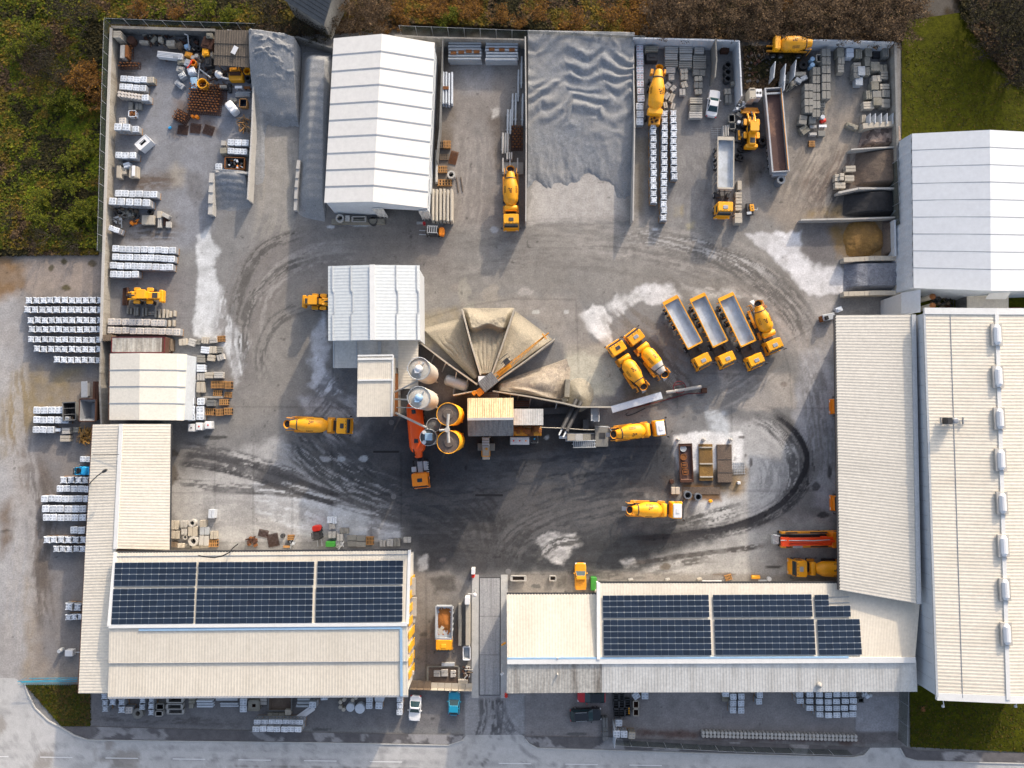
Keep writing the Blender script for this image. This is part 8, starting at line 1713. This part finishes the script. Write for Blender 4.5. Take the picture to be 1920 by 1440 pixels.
b = MB(); cpt = [P(1274+11.5*math.cos(a),726+11*math.sin(a),.9+.02*a) for a in np.linspace(-1.5,5.6,26)]; b.path([P(1149,768,.3),P(1180,767,.2),P(1240,752,.2),P(1290,738,.2),P(1318,737,.2)],.07,6); b.path(cpt+[P(1262,723,.9)],.07,6); wthing('hose', b, 'hose_red', label='dark red hose looping round the white pipe', cat='hose')
b = MB(); b.path([P(1210,765,.1),P(1205,768,.1),P(1190,775,.1),P(1176,780,.1),P(1173,776,.1),P(1178,774,.1)],.05,5); wthing('hose', b, 'rubber', label='thin black hose below the pale blue chute cover', cat='hose')
block(1321,732,10,10,.6,'dark drain box at the east end of the white pipe','rust',0,'drain_box','box',lip=False)
crate(1286.5,868,24,71,.5,'rust dark settling basin with cast cover rings, west of three','rust','trailer_floor',.03,None,'settling_basin','basin',.12,.02)
for k, (x, y) in enumerate(((1281,841),(1281.5,857),(1283,872),(1285,885))):
    b = MB(); b.lathe((0,0,.3),(0,0,1),[(0,.5),(.08,.5),(.08,.4),(.03,.38),(.03,.05)],14,0,False) if k < 2 else [b.box(0,s*.4,.34,.95,.12,.08) for s in (-1,1)]+[b.box(s*.42,0,.34,.12,.9,.08) for s in (-1,1)]+[b.box(0,0,.33,.5,.3,.06)]
    b.build('cast_cover','rust_bright' if k else 'galv',None,loc_of(x,y,.3),label='%s cast cover from the north in the rust dark basin' % ordn(k),cat='cover',group='covers in the basin')
t = thing('settling_basin','tan settling basin with three beams, middle of three','basin', loc_of(1324,867,.4)); b = MB(); b.cbox(0,0,0,.35,2.1,5.6,.05,.03); b.build('slab','sand_ochre', t);
for y in (2.3,-.2,-2.2): b = MB(); b.box(0,y,.42,2.0,.2,.18); b.build('beam','stone_cream', t)
t = thing('settling_basin','brown steel settling basin, east of three','basin', loc_of(1359,869,.5)); b = MB(); b.cbox(0,0,0,.45,2.25,5.8,.05,.03); b.build('cover','earth_brown', t); b = MB(); b.box(0,.6,.47,2.2,.06,.04); b.box(0,-1.4,.47,2.2,.06,.04); b.build('seam','dark_steel', t)
for x, lb in ((1272,'west of three on the white basin rim'),(1320.5,'middle of three on the white basin rim'),(1371,'east of three on the white basin rim')): b = MB(); b.lathe((0,0,0),(0,0,1),[(0,.26),(.8,.26),(1.1,.1)],10); b.build('bollard','pale_concrete',None,loc_of(x,825,.8),label='white bollard, '+lb,cat='bollard',group='bollards on the basin rim')
ring(1290,928.5,7.5,.9,'grey concrete pipe section, west of two on the rusty plate','grey_pipe',.7); ring(1309.5,932,7,.9,'grey concrete pipe section, east of two on the rusty plate','grey_pipe',.7)
slabs(1267,920,16,13,.6,'pallet of pinkish stones beside the pipe sections','stone_cream',2,True); flat(1315,920,70,14,.08,'rusty brown steel plate lying south of the basins','earth_brown',0,'steel_plate','plate',None,.04,False); b = MB(); b.cbox(0,0,0,.5,.5,.4,.1,.05); b.build('yellow_valve','yellow_paint',None,loc_of(1333,940,.5),.4,label='small yellow valve box below the rusty plate',cat='valve')
b = MB()
for k in range(7): b.box((k-3)*.26,0,.06,.05,1.9,.04)
for k in range(5): b.box(0,(k-2)*.42,.09,1.9,.05,.04)
b.build('wire_mesh_sheet','galv',None,loc_of(1386,878,.1),.03,label='pale wire mesh sheet east of the brown basin',cat='mesh'); b = MB(); b.cbox(0,0,0,.5,.45,.45,.08,.05); b.build('white_box','white_paint',None,loc_of(1386,905.5,.5),label='small white box southeast of the brown basin',cat='box'); drum(1260,903,4,.6,'round rust brown lump west of the basins','rust')
for x0, x1, y, lb in ((700,748,847,'dark drain slot in the damp slab below the batching house'),(891,943,928.5,'dark drain slot in the middle of the damp yard')):
    p, q = P(x0, y),P(x1, y); m = (p+q)/2; b = MB(); b.box(0,0,.012,(q-p).length,.32,.02); n = int((q-p).length/.3)
    for k in range(n): b.box((k+.5-n/2)*.3,0,.025,.05,.3,.012)
    b.build('drain_grate','rubber',None,(m.x,m.y,0),label=lb,cat='drain',group='drain slots')
for x, y, lb in ((1020,935,'a'),(738,931,'faint round manhole cover west of the tanker cab'),(1302,784,'round manhole cover east of the white roofed mixer'),(953,1071.5,'round manhole cover beside the gate weighbridge'),(734,792,'faint round manhole below the batching house')):
    if lb == 'a': continue
    b = MB(); b.lathe((0,0,0),(0,0,1),[(0,.42),(.015,.42),(.018,.36),(.012,.05)],18,0,False); b.build('manhole_cover','grating',None,loc_of(x,y,0),label=lb,cat='manhole',group='manhole covers')
for k, x in enumerate((963,974.5,986)): ibc(x, 826.5, '%s of three white liquid tanks below the rusty platform' % ('west','middle','east')[k], group='tanks below the platform', cap=('red_paint','red_car','orange_paint')[k])
ibc(1002,823, 'black liquid tank east of the three white ones','tarp_shade_black', group='tanks below the platform', cap='sky_blue')
# --- stock along the north eave of the solar hall
for x, y, r, h, m, lb in ((360,981,7,.7,'pale_concrete','grey concrete ring, north of the block cluster by the ribbed building'),(362,1015,9,.9,'pale_concrete','large white concrete ring near the eave'),(347,1007.5,4.5,.5,'pale_concrete','stacked round covers near the large white ring')): ring(x, y, r, h, lb, m, .55)
for x, y, w_, d, h, m, lb in ((326,985,14,16,.7,'stone_cream','tan round covers pack, northwest of the cluster'),(344,983,13,12,.7,'pale_concrete','white block pack beside the grey ring'),(345,997,11,11,.7,'pale_concrete','small white pack below the white block pack'),(361,997,17,17,.7,'stone_cream','cream egg box stone pack in the middle of the cluster'),(380,982,13,12,.8,'stone_cream','square stone with round dark hole'),(383,996,18,14,.8,'galv','grey square slab beside the cream pack'),(328,1003,15,14,.8,'stone_cream','cream square frame, west of the cluster'),(382,1014,18,18,.8,'pale_concrete','pale frame with a black inset near the eave'),(400,1003.5,13,14,.8,'stone_cream','small white slab east of the cluster'),(396,964,12,16,1.3,'white_film','lone white wrapped pallet with brown side on open slab'),(339,1023,13,8,.6,'stone_cream','white stone pack touching the eave'),(326,1021,12,10,.6,'old_wood','dark timber pieces in the eave corner'),(352,1024,8,7,.5,'concrete','small grey square box at the eave'),(375,1026,30,5,.4,'stone_cream','tan boards lying along the eave')):
    slabs(x, y, w_, d, h, lb, m, 2, True, random.uniform(-.05,.05),group='stone stock by the eave')
wood(399,1019,16,13,4,'orange pallet stack at the solar hall eave, west one'); scrap(472,1016,16,14,.6,'small rusty orange heap at the eave',['rust_bright','rust'],16,name='rust_heap'); mesh_pile(494,1000,18,13,.4,'brown mesh bundle, north of two near the eave','rust',.2,-.2); mesh_pile(512,1012,20,24,.4,'brown mesh bundle, south of two near the eave','rust',.2,.2); drum(529,1005,4,.6,'dark barrel beside the brown mesh bundle','dark_steel')
wood(545,1008,12,9,3,'orange pallet above blue bars at the eave'); scrap(545,1018,14,10,.4,'blue and grey bars below the orange pallet',['tip_steel','dark_steel'],12); flat(537,1025,12,4,.3,'pale orange boards at the eave','wood')
for x, y, w_, d, h, m, lb in ((618,975,11,12,.8,'white_film','white slab pack, northwest of the paving group'),(627,976,7,12,.8,'white_film','narrow white slab on brown pallets'),(622,987,11,10,.7,'pale_concrete','white broken pack below the first slab pack'),(622,1003,14,12,.8,'pale_concrete','four cell block pack above the green box'),(637,1008,12,13,.8,'pale_concrete','double block pack east of the four cell pack'),(645,995,17,10,.6,'concrete','grey gravel slab set apart on the pale slab'),(717,1019,11,11,.7,'pale_concrete','grey wrapped square at the eave'),(731,1018,13,13,.7,'pale_concrete','pack of hollow blocks at the eave'),(744,1017,12,14,.7,'concrete','grey block pack with shadowed side'),(763,1013,14,10,.8,'pale_concrete','mixed white pack at the hall corner')):
    slabs(x, y, w_, d, h, lb, m, 2, True, 0, group='paving stock by the eave')
for k, (x, y) in enumerate(((659.5,1009),(677,1009.5),(660,1020),(677,1021))): slabs(x, y, 17,10,.6, 'wide grey gravel slab, %s of the four at the eave' % ('northwest','northeast','southwest','southeast')[k], 'concrete', 1, group='gravel slabs by the eave')
b = MB(); b.cbox(0,0,0,1.1,1.4,.8,.08,.05); b.build('green_box','green_plastic',None,loc_of(619,1020.5,1.1),label='green plastic box at the solar hall eave',cat='box'); scrap(636,1021,12,8,.6,'white rubble pieces beside the green box',['pale_concrete','white_paint'],18); wood(693,1014,14,15,4,'bright orange pallet stack at the solar hall eave, east one',0,'wood',5)
# --- gate, weighbridge, forecourt
p0, p1 = P(899,1083),P(936,1304); m = (P(899,1083)+P(938,1083)+P(898,1303)+P(938,1303))/4; t = thing('weighbridge','long grey weighbridge deck in the gateway','weighbridge', (m.x, m.y, 0)); W, L = (P(938,1190)-P(899,1190)).length, (P(918,1083)-P(918,1303)).length
b = MB(); b.box(0,0,.03,W,L,.06); b.build('deck','bridge_deck',t); b = MB()
for s in (-1,1): b.box(s*W/2,0,.035,.1,L,.07); b.box(0,s*L/2,.035,W,.1,.07)
for f in (-.16,.17): b.box(0,f*L,.064,W,.05,.006)
b.build('edge_frame','dark_steel',t); b = MB()
for s in (-1,1): b.box(s*(W/2+.62),0,.05,1.05,L*1.05,.1)
b.build('side_kerb','kerb_stone',t)
for x, y, w_, d, h, m_, lb, nm in ((862,1172,6,75,.9,'concrete','narrow grey concrete barrier beside the small tipper','barrier'),(877,1172,8,74,1.2,'stone_cream','long cream box beam along the weighbridge','box_beam'),(876,1127,9,13,1.5,'white_paint','white cabinet at the north end of the cream box beam','cabinet'),(887,1072,7,10,1.6,'white_paint','white post cabinet at the north end of the weighbridge','cabinet'),(840,1246,24,6,.4,'galv','grey slab lying south of the small tipper','slab')):
    W, D = M2(w_),M2(d); b = MB(); b.cbox(0,0,0,h,W,D,.06,.05,k=2)
    if D > 3:
        for k in range(5): b.box(0,(k-2)*D/5,h+.005,W*.98,.05,.02)
    b.build(nm,m_,None,loc_of(x,y,h),label=lb,cat=nm.replace('_',' '))
crate(875,1225,13,24,.8,'white box frame with four dark dots beside the weighbridge','white_paint','galv',0,None,'open_box','box'); drum(887,1081,3,1.2,'red signal drum at the north end of the weighbridge','red_paint'); drum(949,1306,3,1.0,'red signal post at the south end of the weighbridge','red_paint')
t = thing('signpost','white round headed camera post beside the weighbridge','post', loc_of(892,1106,0)); b = MB(); b.tube((0,0,0),(0,0,3),.06); b.build('post','galv',t); b = MB(); b.lathe((0,0,2.9),(0,0,1),[(0,.25),(.3,.3),(.45,.1)],12); b.path([(0,0,2.6),(-1,0,2.6)],.05,5); b.build('head','white_paint',t)
t = thing('traffic_mirror','yellow rimmed sign on a bracket at the west corner of the east building','sign', loc_of(945,1191,0)); b = MB(); b.tube((0,0,0),(0,0,4.3),.05); b.build('post','galv',t); b = MB(); b.box(0,0,4.3,.7,.12,.7,.5); b.build('sign_face','yellow_paint',t)
b = MB(); b.lathe((0,0,0),(0,0,1),[(0,.06),(4.6,.05)],6); b.box(.1,.1,4.6,.5,.3,.15,.6); b.build('street_lamp','white_paint',None,loc_of(941,1245,0),label='small white lamp post on the east side of the weighbridge',cat='lamp')
for x, w_, lb in ((972,29,'long planter trough with brown soil south of the yard edge'),(1036.5,12,'small square planter with brown soil')): crate(x,1084.5,w_,9,.6,lb,'pale_concrete','earth_brown',0,None,'planter','planter',.1,.04)
for y, lb in ((1089,'northern green waste bin beside the yellow pickup'),(1101,'southern green waste bin beside the yellow pickup')): t = thing('waste_bin', lb, 'bin', loc_of(1113.5,y,1.2),0, 'green waste bins'); b = MB(); b.cbox(0,0,.1,1.15,.85,.95,.06,.04); b.build('body','green_plastic',t); b = MB(); b.cbox(0,0,1.16,1.26,.95,1.0,.1,.06); b.build('lid','green_plastic',t)
for x, y, lb, m_ in ((1183,1087,'pale broken stone by the east building eave, west one','pale_concrete'),(1252,1087,'pale broken stone by the east building eave, middle one','pale_concrete'),(1312,1086,'tan pipe stub by the east building eave','stone_cream')): block(x,y,9,4,.4,lb,m_,.2,group='pieces by the eave')
flat(1335,1090,36,3,.3,'long white board along the east building eave','white_paint'); wood(1366,1083,13,10,2,'small orange pallet leaning at the east building eave',.3); b = MB(); b.lathe((-.6,0,.35),(1,0,0),[(0,.3),(1.2,.3)],14); b.build('gas_bottle','yellow_paint',None,loc_of(1417,1082,.4),label='yellow cylinder lying by the east building eave',cat='cylinder'); flat(1430,1089,16,4,.2,'grey metal sheet by the east building eave','galv'); drum(1443,1086,4,.5,'small white pipe piece by the east building eave','white_paint')
# walled sand pit and cottage fence by the gate
for x0, y0, x1, y1, lb in ((768,1288,885,1291,'wooden garden fence panels along the gate plot'),):
    p, q = P(x0,y0,1.6),P(x1,y1,1.6); m = (p+q)/2; t = thing('wooden_fence', lb, 'fence', (m.x,m.y,0),ang(p,q)); L = (q-p).length
    for k in range(9): b = MB(); b.box((k+.5-4.5)*L/9,0,.85,L/9-.06,.9 if k > 2 else 1.4,.06); b.box((k+.5-4.5)*L/9,-.4,.8,L/9-.08,.05,1.6); b.build('panel','stone_cream' if k > 2 else 'old_wood',t)
crate(831,1268,60,36,.3,'shallow sunken earth pit with pale slabs beside the gate','old_concrete','earth_brown',0,None,'earth_pit','pit',.15,.02)
for x, y, w_, d, lb in ((819,1263,12,12,'pale slab pair in the earth pit, west one'),(833,1262,12,13,'pale cut slab in the earth pit, middle one'),(847,1264,5,13,'narrow pale slab in the earth pit'),): slabs(x,y,w_,d,.4,lb,'pale_concrete',2,group='slabs in the earth pit')
drum(852,1260,2.8,.4,'round pale stone, north of two in the earth pit'); drum(852,1267,2.8,.4,'round pale stone, south of two in the earth pit'); scrap(874,1262,12,24,.7,'stack of red brown firewood beside the weighbridge',['rust','old_wood','pale_concrete'],24); slabs(868,1279,18,9,.6,'low tan wall stub beside the firewood','stone_cream',2)
# --- south strip under the eaves
ring(258,1338,9.5,.8,'grey concrete cone ring near the roadside paving','concrete',.45); crate(300,1325,14,10,1.0,'small dark concrete frame, upper of two','concrete','tarp_shade_black',0,None,'concrete_trough','trough'); crate(298,1338,13,9,.9,'small pale concrete frame, lower of two','pale_concrete','tarp_shade_black',0,None,'concrete_trough','trough')
for k, (x, y) in enumerate(((328,1313),(327,1325),(329,1334))): crate(x,y,30,8.5,1.2-.2*k,'long concrete trough frame, %s of three' % ('north','middle','south')[k],'pale_concrete','dark_wall',0,None,'concrete_trough','trough')
slabs(359,1313,11,12,.9,'tan block pack east of the long troughs','old_concrete',2); slabs(358,1324,8,9,.7,'small tan block east of the long troughs','old_concrete',1); beams(384,1320,32,14,.8,'white concrete posts lying under the eave',3,'white_film',False); beams(430,1322,36,8,.5,'pale twin posts lying on the paving under the eave',2,'white_film',False); slabs(425,1311,40,6,.6,'grey planks half under the eave','galv',1)
crate(476,1323,20,18,1.0,'brown square shaft block with rusty opening','old_concrete','rust',0,None,'shaft_block','block',.5,.02); slabs(494,1316,12,12,.8,'pale slab pack beside the brown shaft block','pale_concrete',2); crate(525,1320,44,24,.7,'wide dark muddy tub under the eave','dark_wall','earth_brown',0,None,'tub','tub'); slabs(522,1340,42,7,.5,'row of mossy tan kerbs below the muddy tub','old_concrete',4,True); slabs(540,1336,11,10,.8,'tall cream block beside the mossy kerbs','stone_cream',1)
beams(568,1318,26,18,1.3,'grey panel stack under the eave beside slanted boards',3,'galv',False); flat(569,1337,27,7,.4,'slanted white board, north of two','white_paint',.62,group='slanted boards'); flat(578,1336,26,7,.5,'slanted white board, south of two','white_paint',.62,group='slanted boards')
for k, (x, y) in enumerate(((638,1317),(645,1312.5),(638,1326.5),(644,1331),(661,1313.5),(667,1309))): drum(x,y,3.6,.7,'%s round tan stump from the west under the solar hall eave' % ordn(k),'stone_cream','stump','stump','round stumps')
for x, y, r, lb in ((656.5,1327,7.5,'round wrapped bundle, west of three under the eave'),(674.5,1329,9,'round wrapped bundle, largest of three under the eave'),(711,1310,9,'round wrapped bundle half under the eave')): drum(x,y,r,1.0,lb,'white_film','wrapped_bundle','bundle','round wrapped bundles',True)
for k in range(41):
    for j in range(2):
        o = drum(1319+k*7.15,1374+j*6.3+k*.185,3.15,.7, '%s pale round post from the west in the %s line of the roadside double row' % (ordn(k),('back','front')[j]),'pale_concrete','bollard','bollard','roadside round posts')
for k, (x, y, w_, d) in enumerate(((1155,1306,10,10),(1166,1307,8,12),(1155,1321,10,14),(1166,1320,9,14),(1177,1319,10,14),(1156,1337,10,13),(1166,1337,10,13),(1177,1336,9,12))): crate(x,y,w_,d,.9,'%s dark mesh crate of the group behind the banner, counted from the north' % ordn(k),'dark_steel','tarp_shade_black',0,None,'mesh_crate','crate',.05,.0,2)['group'] = 'mesh crates'
b = MB()
for k in range(3): b.box(0,(k-1)*.35,.5,.16,.2,1.0,.3)
b.build('striped_post','yellow_paint',None,loc_of(1179.5,1333,1),label='yellow and black striped edge marker beside the mesh crates',cat='marker')
crate(1192.5,1321,10,13,.9,'brown filled white crate, north of two','stone_cream','rust',0,None,'stone_crate','crate'); crate(1192.5,1336,10,12,.9,'brown filled white crate, south of two','stone_cream','rust',0,None,'stone_crate','crate')
slabs(1135,1355,10,17,1.2,'dark grey block stack, north of two beside the banner','dark_wall',2,True); slabs(1135.5,1376,10,25,1.2,'dark grey block stack, south of two beside the banner','dark_wall',3)
b = MB(); p = P(1148,1352,0); b.box(0,0,1.5,.05,.9,2.6,.3); b.tube((0,.5,0),(0,.5,3.2),.04,n=6); b.build('banner','white_paint',None,p,-.35,label='white banner flag, north of two at the yard corner',cat='banner',group='banner flags'); b = MB(); b.box(0,0,1.3,.05,1.5,2.2,.1); b.tube((0,.8,0),(0,.8,2.8),.04,n=6); b.build('banner','white_film',None,P(1149,1380,0),-.2,label='narrow white banner flag, south of two at the yard corner',cat='banner',group='banner flags')
slabs(1361,1311,12,10,.7,'old grey stone pack west of the double pallet column','old_concrete',2); scrap(1622,1303,14,9,.8,'crumpled pale foil under the eave beside the block field',['white_film','galv'],12); drum(1632,1303,3,.7,'round white stone beside the crumpled foil'); crate(1614,1313,10,8,.5,'dark open tray below the crumpled foil','dark_wall','tarp_shade_black',0,None,'tray','tray')
b = MB();
for s in range(5): b.path([P(38+s*22,1276-s*.5,1.6),P(50+s*22,1271,1.6)],.03,4)
b.path([P(33,1278,1.5),P(145,1274,1.5)],.06,5); b.path([P(40,1279,.3),P(145,1277,.3)],.06,5); b.path([P(55,1272,1.4),P(145,1271,1.4)],.05,5)
for k in range(24): x = 46+k*4.2; p = P(x,1278,.2); b.tube(p,(p.x,p.y,1.6),.03,n=4)
wthing('sliding_gate', b, 'blue_paint', label='blue steel sliding gate above the southwest lawn corner', cat='gate')
b = MB(); b.lathe((0,0,0),(0,0,1),[(0,.3),(.5,.35),(1.0,.28)],10); b.build('pump','galv',None,loc_of(111,1221,.9),label='round grey pump head west of the cream ribbed building',cat='pump'); b = MB(); b.cbox(0,0,.2,1.0,1.2,.95,.1,.06); b.path([(.6,0,.5),(1.6,0,.4)],.06,5); b.build('compressor','white_paint',None,loc_of(128.5,1225,1),label='small white compressor cart beside the grey pump head',cat='compressor')
flat(1730,1329,10,11,.1,'square pink stone plate on the southeast lawn','rust_bright',0,'stone_plate','plate',None,.08,False)
# ------------------------------------------------------------------ trees, shrubs and rough growth
def leaf_cloud(name, pos, size, cols, m='leafage', parent=None, up=.38, **k):
    n = len(pos); a = np.random.rand(n)*6.283; t = (np.random.rand(n)-.5)*2*up*1.3; s = size*(.6+.8*np.random.rand(n))
    ux = np.stack([np.cos(a),np.sin(a),np.zeros(n)],-1); uy = np.stack([-np.sin(a)*np.cos(t),np.cos(a)*np.cos(t),np.sin(t)],-1)
    s = s[:, None]; V = np.stack([pos-ux*s*.35-uy*s*.5, pos+ux*s*.35-uy*s*.4, pos+ux*s*.28+uy*s*.5, pos-ux*s*.30+uy*s*.45],1).reshape(-1,3).astype(np.float32)
    me = bpy.data.meshes.new(name); quads_mesh(me, V, np.arange(n*4, dtype=np.int32).reshape(-1,4)); me.materials.append(MATS[m]); colour_attr(me, np.repeat(cols, 4,0))
    o = bpy.data.objects.new(name, me); C.objects.link(o)
    if parent: o.parent = parent
    tag(o, **k); return o
def in_poly(pp, n, z=0):
    pts = wpts(pp); a = np.array(pts); o = []
    while sum(len(q) for q in o) < n:
        x = np.random.uniform(a[:,0].min(),a[:,0].max(),n*2); y = np.random.uniform(a[:,1].min(),a[:,1].max(),n*2); o.append(np.stack([x, y],-1)[seg_dist(x, y, pts, True)[3]])
    return np.concatenate(o)[:n]
PALV = {'lush': ((.11,.14,.010),(.14,.15,.012),(.08,.11,.010)),'green': ((.075,.092,.010),(.12,.12,.012),(.042,.056,.010)),'olive': ((.10,.075,.016),(.075,.066,.014),(.15,.10,.016)),'rust': ((.12,.055,.014),(.07,.036,.014),(.17,.085,.016)),'brown': ((.075,.050,.030),(.12,.080,.045),(.045,.030,.020)),'dark': ((.028,.026,.013),(.045,.038,.015),(.018,.018,.010))}
def growth(name, pp, n, size, hmax, mix, seed, label=None):
    q = in_poly(pp, n); x, y = q[:,0], q[:,1]; mound = fbm(x, y, 3.2, seed)**1.5; z = np.random.rand(n)**.6*hmax*(.25+1.3*mound); sel = fbm(x, y, 5.5, seed+5,5); c = np.zeros((n, 3)); names = list(mix)
    th = np.quantile(sel, np.cumsum([mix[k] for k in names])/sum(mix.values()))
    idx = np.searchsorted(th, sel+.03*np.random.randn(n)).clip(0, len(names)-1); r = np.random.randint(0,3, n)
    for i, k in enumerate(names):
        for j in range(3): c[(idx == i) & (r == j)] = PALV[k][j]
    c *= (.75+.5*np.random.rand(n))[:, None]
    o = leaf_cloud(name, np.stack([x, y, z],-1),size, c); o['kind'] = 'stuff'; return o
growth('rough_grass', [(-60,-40),(215,-40),(200,120),(190,466),(-60,470)],80000,.32,.8, {'dark':.25,'green':.36,'olive':.25,'brown':.14}, 611)
growth('rough_grass', [(190,-40),(480,-40),(520,40),(480,46),(196,34)],20000,.40,.8, {'olive':.4,'green':.25,'brown':.2,'dark':.15}, 621)
growth('rough_grass', [(640,-40),(1240,-40),(1240,60),(1200,66),(750,44),(640,40)],60000,.32,.8, {'rust':.32,'olive':.34,'brown':.2,'dark':.14}, 631)
growth('rough_grass', [(470,-40),(700,-40),(720,60),(480,70)],12000,.36,.6, {'brown':.6,'dark':.25,'olive':.15}, 641)
growth('rough_grass', [(1200,-40),(1720,-40),(1690,78),(1200,72)],26000,.36,.5, {'brown':.7,'dark':.3}, 651)
growth('rough_grass', [(-60,360),(180,390),(185,478),(-60,480)],12000,.36,.6, {'dark':.4,'brown':.4,'olive':.2}, 661)
growth('rough_grass', [(1790,-40),(1980,-40),(1980,190),(1900,160),(1840,90),(1800,30)],9000,.36,.8, {'brown':.4,'dark':.6}, 665)
growth('rough_grass', [(0,60),(60,50),(110,95),(95,180),(130,165),(190,205),(186,425),(70,440),(38,400),(38,190),(0,170)],60000,.30,.55, {'lush':.6,'green':.3,'olive':.1}, 668)
growth('rough_grass', [(1393,88),(1512,88),(1500,112),(1440,172),(1396,168)],3500,.34,.5, {'dark':.6,'brown':.4}, 669)
growth('ivy', [(198,64),(206,48),(470,52),(470,60)],3500,.3,.5, {'olive':.6,'brown':.4}, 671)
def limb(b, p, d, L, r, lev, rs, leafs, spread):
    n = 3 if lev < 2 else 2; q = p
    for i in range(n):
        d = (d+Vector((rs.gauss(0,.16),rs.gauss(0,.16),rs.gauss(.02,.12)))).normalized(); e = q+d*(L/n); r1 = r*(.78 if i < n-1 else .62); b.tube(q, e, r, r1,3 if lev else 5,0, True, False); r = r1; q = e
        if lev < 3:
            for k in range((3,3,2)[lev]):
                a = rs.uniform(0,6.28); side = Vector((math.cos(a),math.sin(a),rs.uniform(-.1,.5))); limb(b, q, (d*.9+side*spread).normalized(),L*rs.uniform(.42,.62),max(r*.6,.012),lev+1, rs, leafs, spread)
        if lev >= 2: leafs.append(q)
def bare_tree_parts(seed, h, spread, leaf_n, pal, bark):
    rs = random.Random(seed); b = MB(); leafs = []; b.tube((0,0,-.1),(0,0,h*.28),.13,.10,6); p = Vector((0,0,h*.25))
    for k in range(5):
        a = 6.283*k/5+rs.uniform(-.4,.4); limb(b, p, Vector((math.cos(a)*spread, math.sin(a)*spread, .9)).normalized(),h*rs.uniform(.5,.7),.07,1, rs, leafs, .75)
    limb(b, p, Vector((0,0,1)),h*.6,.08,1, rs, leafs, .75)
    tr = b.mesh('trunk', [bark]); L = np.array([[q.x, q.y, q.z] for q in leafs]); k = np.random.RandomState(seed); sel = L[k.randint(0, len(L),leaf_n)]+k.randn(leaf_n, 3)*.16; c = np.array(PALV[pal])[k.randint(0,3, leaf_n)]*(.8+.5*k.rand(leaf_n))[:, None]
    o = leaf_cloud('crown', sel, .17, c, 'leafage'); me = o.data; bpy.data.objects.remove(o); return tr, me
KIND = {'tan': [bare_tree_parts(s, 4.2,1.0,1000, 'brown','bark') for s in (1,2,3)], 'dark': [bare_tree_parts(s, 4.6,.9,300, 'dark','bark_dark') for s in (4,5)], 'gold': [bare_tree_parts(6,3.2,1.1,1200, 'rust','bark')], 'olive': [bare_tree_parts(7,2.6,1.1,1400, 'green','bark_dark')]}
LBL = {'tan': 'twiggy tan brown leafless tree in the thicket north of the yard','dark': 'dark leafless tree with thin branches at the edge of the photo','gold': 'rust coloured autumn bush among the rough growth','olive': 'leafy green bush in the rough field west of the wall'}
def tree(px, py, kind, sc, nm='bare_tree'):
    tr, cr = random.choice(KIND[kind]); t = thing('bush' if kind in ('gold','olive') else 'bare_tree', LBL[kind], 'bush' if kind in ('gold','olive') else 'tree', loc_of(px, py, 2*sc),random.uniform(0,6.28),{'tan':'leafless trees of the thicket','dark':'dark leafless trees','gold':'autumn bushes','olive':'green bushes'}[kind]); t.scale = (sc, sc, sc*random.uniform(.85,1.1))
    for n_, m in (('trunk', tr),('crown', cr)): o = bpy.data.objects.new(n_, m); C.objects.link(o); o.parent = t
for px, py, s in ((1225,20,1),(1240,52,.8),(1270,18,1.1),(1285,50,.85),(1310,22,1),(1325,55,.8),(1352,15,1.1),(1368,50,.9),(1395,25,1.15),(1415,58,.85),(1440,20,1.1),(1462,55,.9),(1488,25,1.1),(1510,52,1),(1535,18,1.1),(1555,50,.95),(1580,25,1.1),(1600,55,.95),(1625,22,1.2),(1648,55,1),(1672,25,1.2),(1690,60,.9),(1710,15,1),(1480,70,.7),(1380,70,.7),(1570,72,.7),(1640,75,.7),(665,30,1),(690,22,1.05),(690,50,.7),(716,38,.8),(650,52,.7),(1420,2,1.1),(1505,0,1.1),(1590,0,1.1),(1330,0,1.1),(1255,-4,1.1),(1680,-4,1.1)): tree(px, py, 'tan', s*1.05)
for px, py, s in ((500,25,1),(530,55,.85),(560,60,.85),(590,68,.7),(510,50,.8),(490,5,1),(610,62,.75),(135,10,1.2),(150,45,1.1),(165,20,1),(95,95,1),(125,125,1),(105,150,.9),(80,120,.8),(1840,30,1.2),(1870,20,1.2),(1905,35,1.3),(1860,70,1.2),(1895,90,1.3),(1915,130,1.2),(1830,5,1.1),(1920,10,1.2),(1885,55,1.2),(1918,75,1.2),(1850,100,.9),(1900,150,.9),(15,410,.7),(90,440,.7),(140,455,.7)): tree(px, py, 'dark', s)
for px, py, s in ((155,155,1),(172,150,.9),(140,150,.8),(180,185,.8),(165,130,.8),(752,40,.7),(720,55,.6),(745,15,.9),(880,20,.9),(940,30,.8),(1010,22,.9),(1080,35,.9),(1150,25,1),(1480,8,.7),(820,22,.8),(975,45,.6),(1190,45,.8),(260,20,.8),(330,22,.7)): tree(px, py, 'gold', s)
for px, py, s in ((60,60,1),(30,90,.9),(75,70,1),(130,180,1),(145,200,.9),(100,195,.8),(130,345,.9),(80,370,.8),(150,390,.8),(70,410,.9),(130,415,.9),(165,400,.8),(125,300,.8),(160,280,.8),(425,25,.8),(830,38,.7),(850,25,.7),(390,12,.8),(640,8,.7)): tree(px, py, 'olive', s)
# tufts that break up the lawns and the yard edges
for pp, n, s in (([(1692,90),(1830,70),(1920,150),(1920,250),(1690,255)],2500,.22),([(1706,1312),(1920,1322),(1920,1410),(1706,1400)],2500,.22),([(50,1285),(170,1285),(170,1360),(116,1360)],2500,.28)):
    q = in_poly(pp, n); c = np.array(((.050,.050,.010),(.035,.042,.010),(.075,.055,.012)))[np.random.randint(0,3,n)]*(.7+.6*np.random.rand(n))[:,None]; leaf_cloud('grass_tufts', np.stack([q[:,0], q[:,1],.05+.14*np.random.rand(n)],-1),s, c)['kind'] = 'stuff'
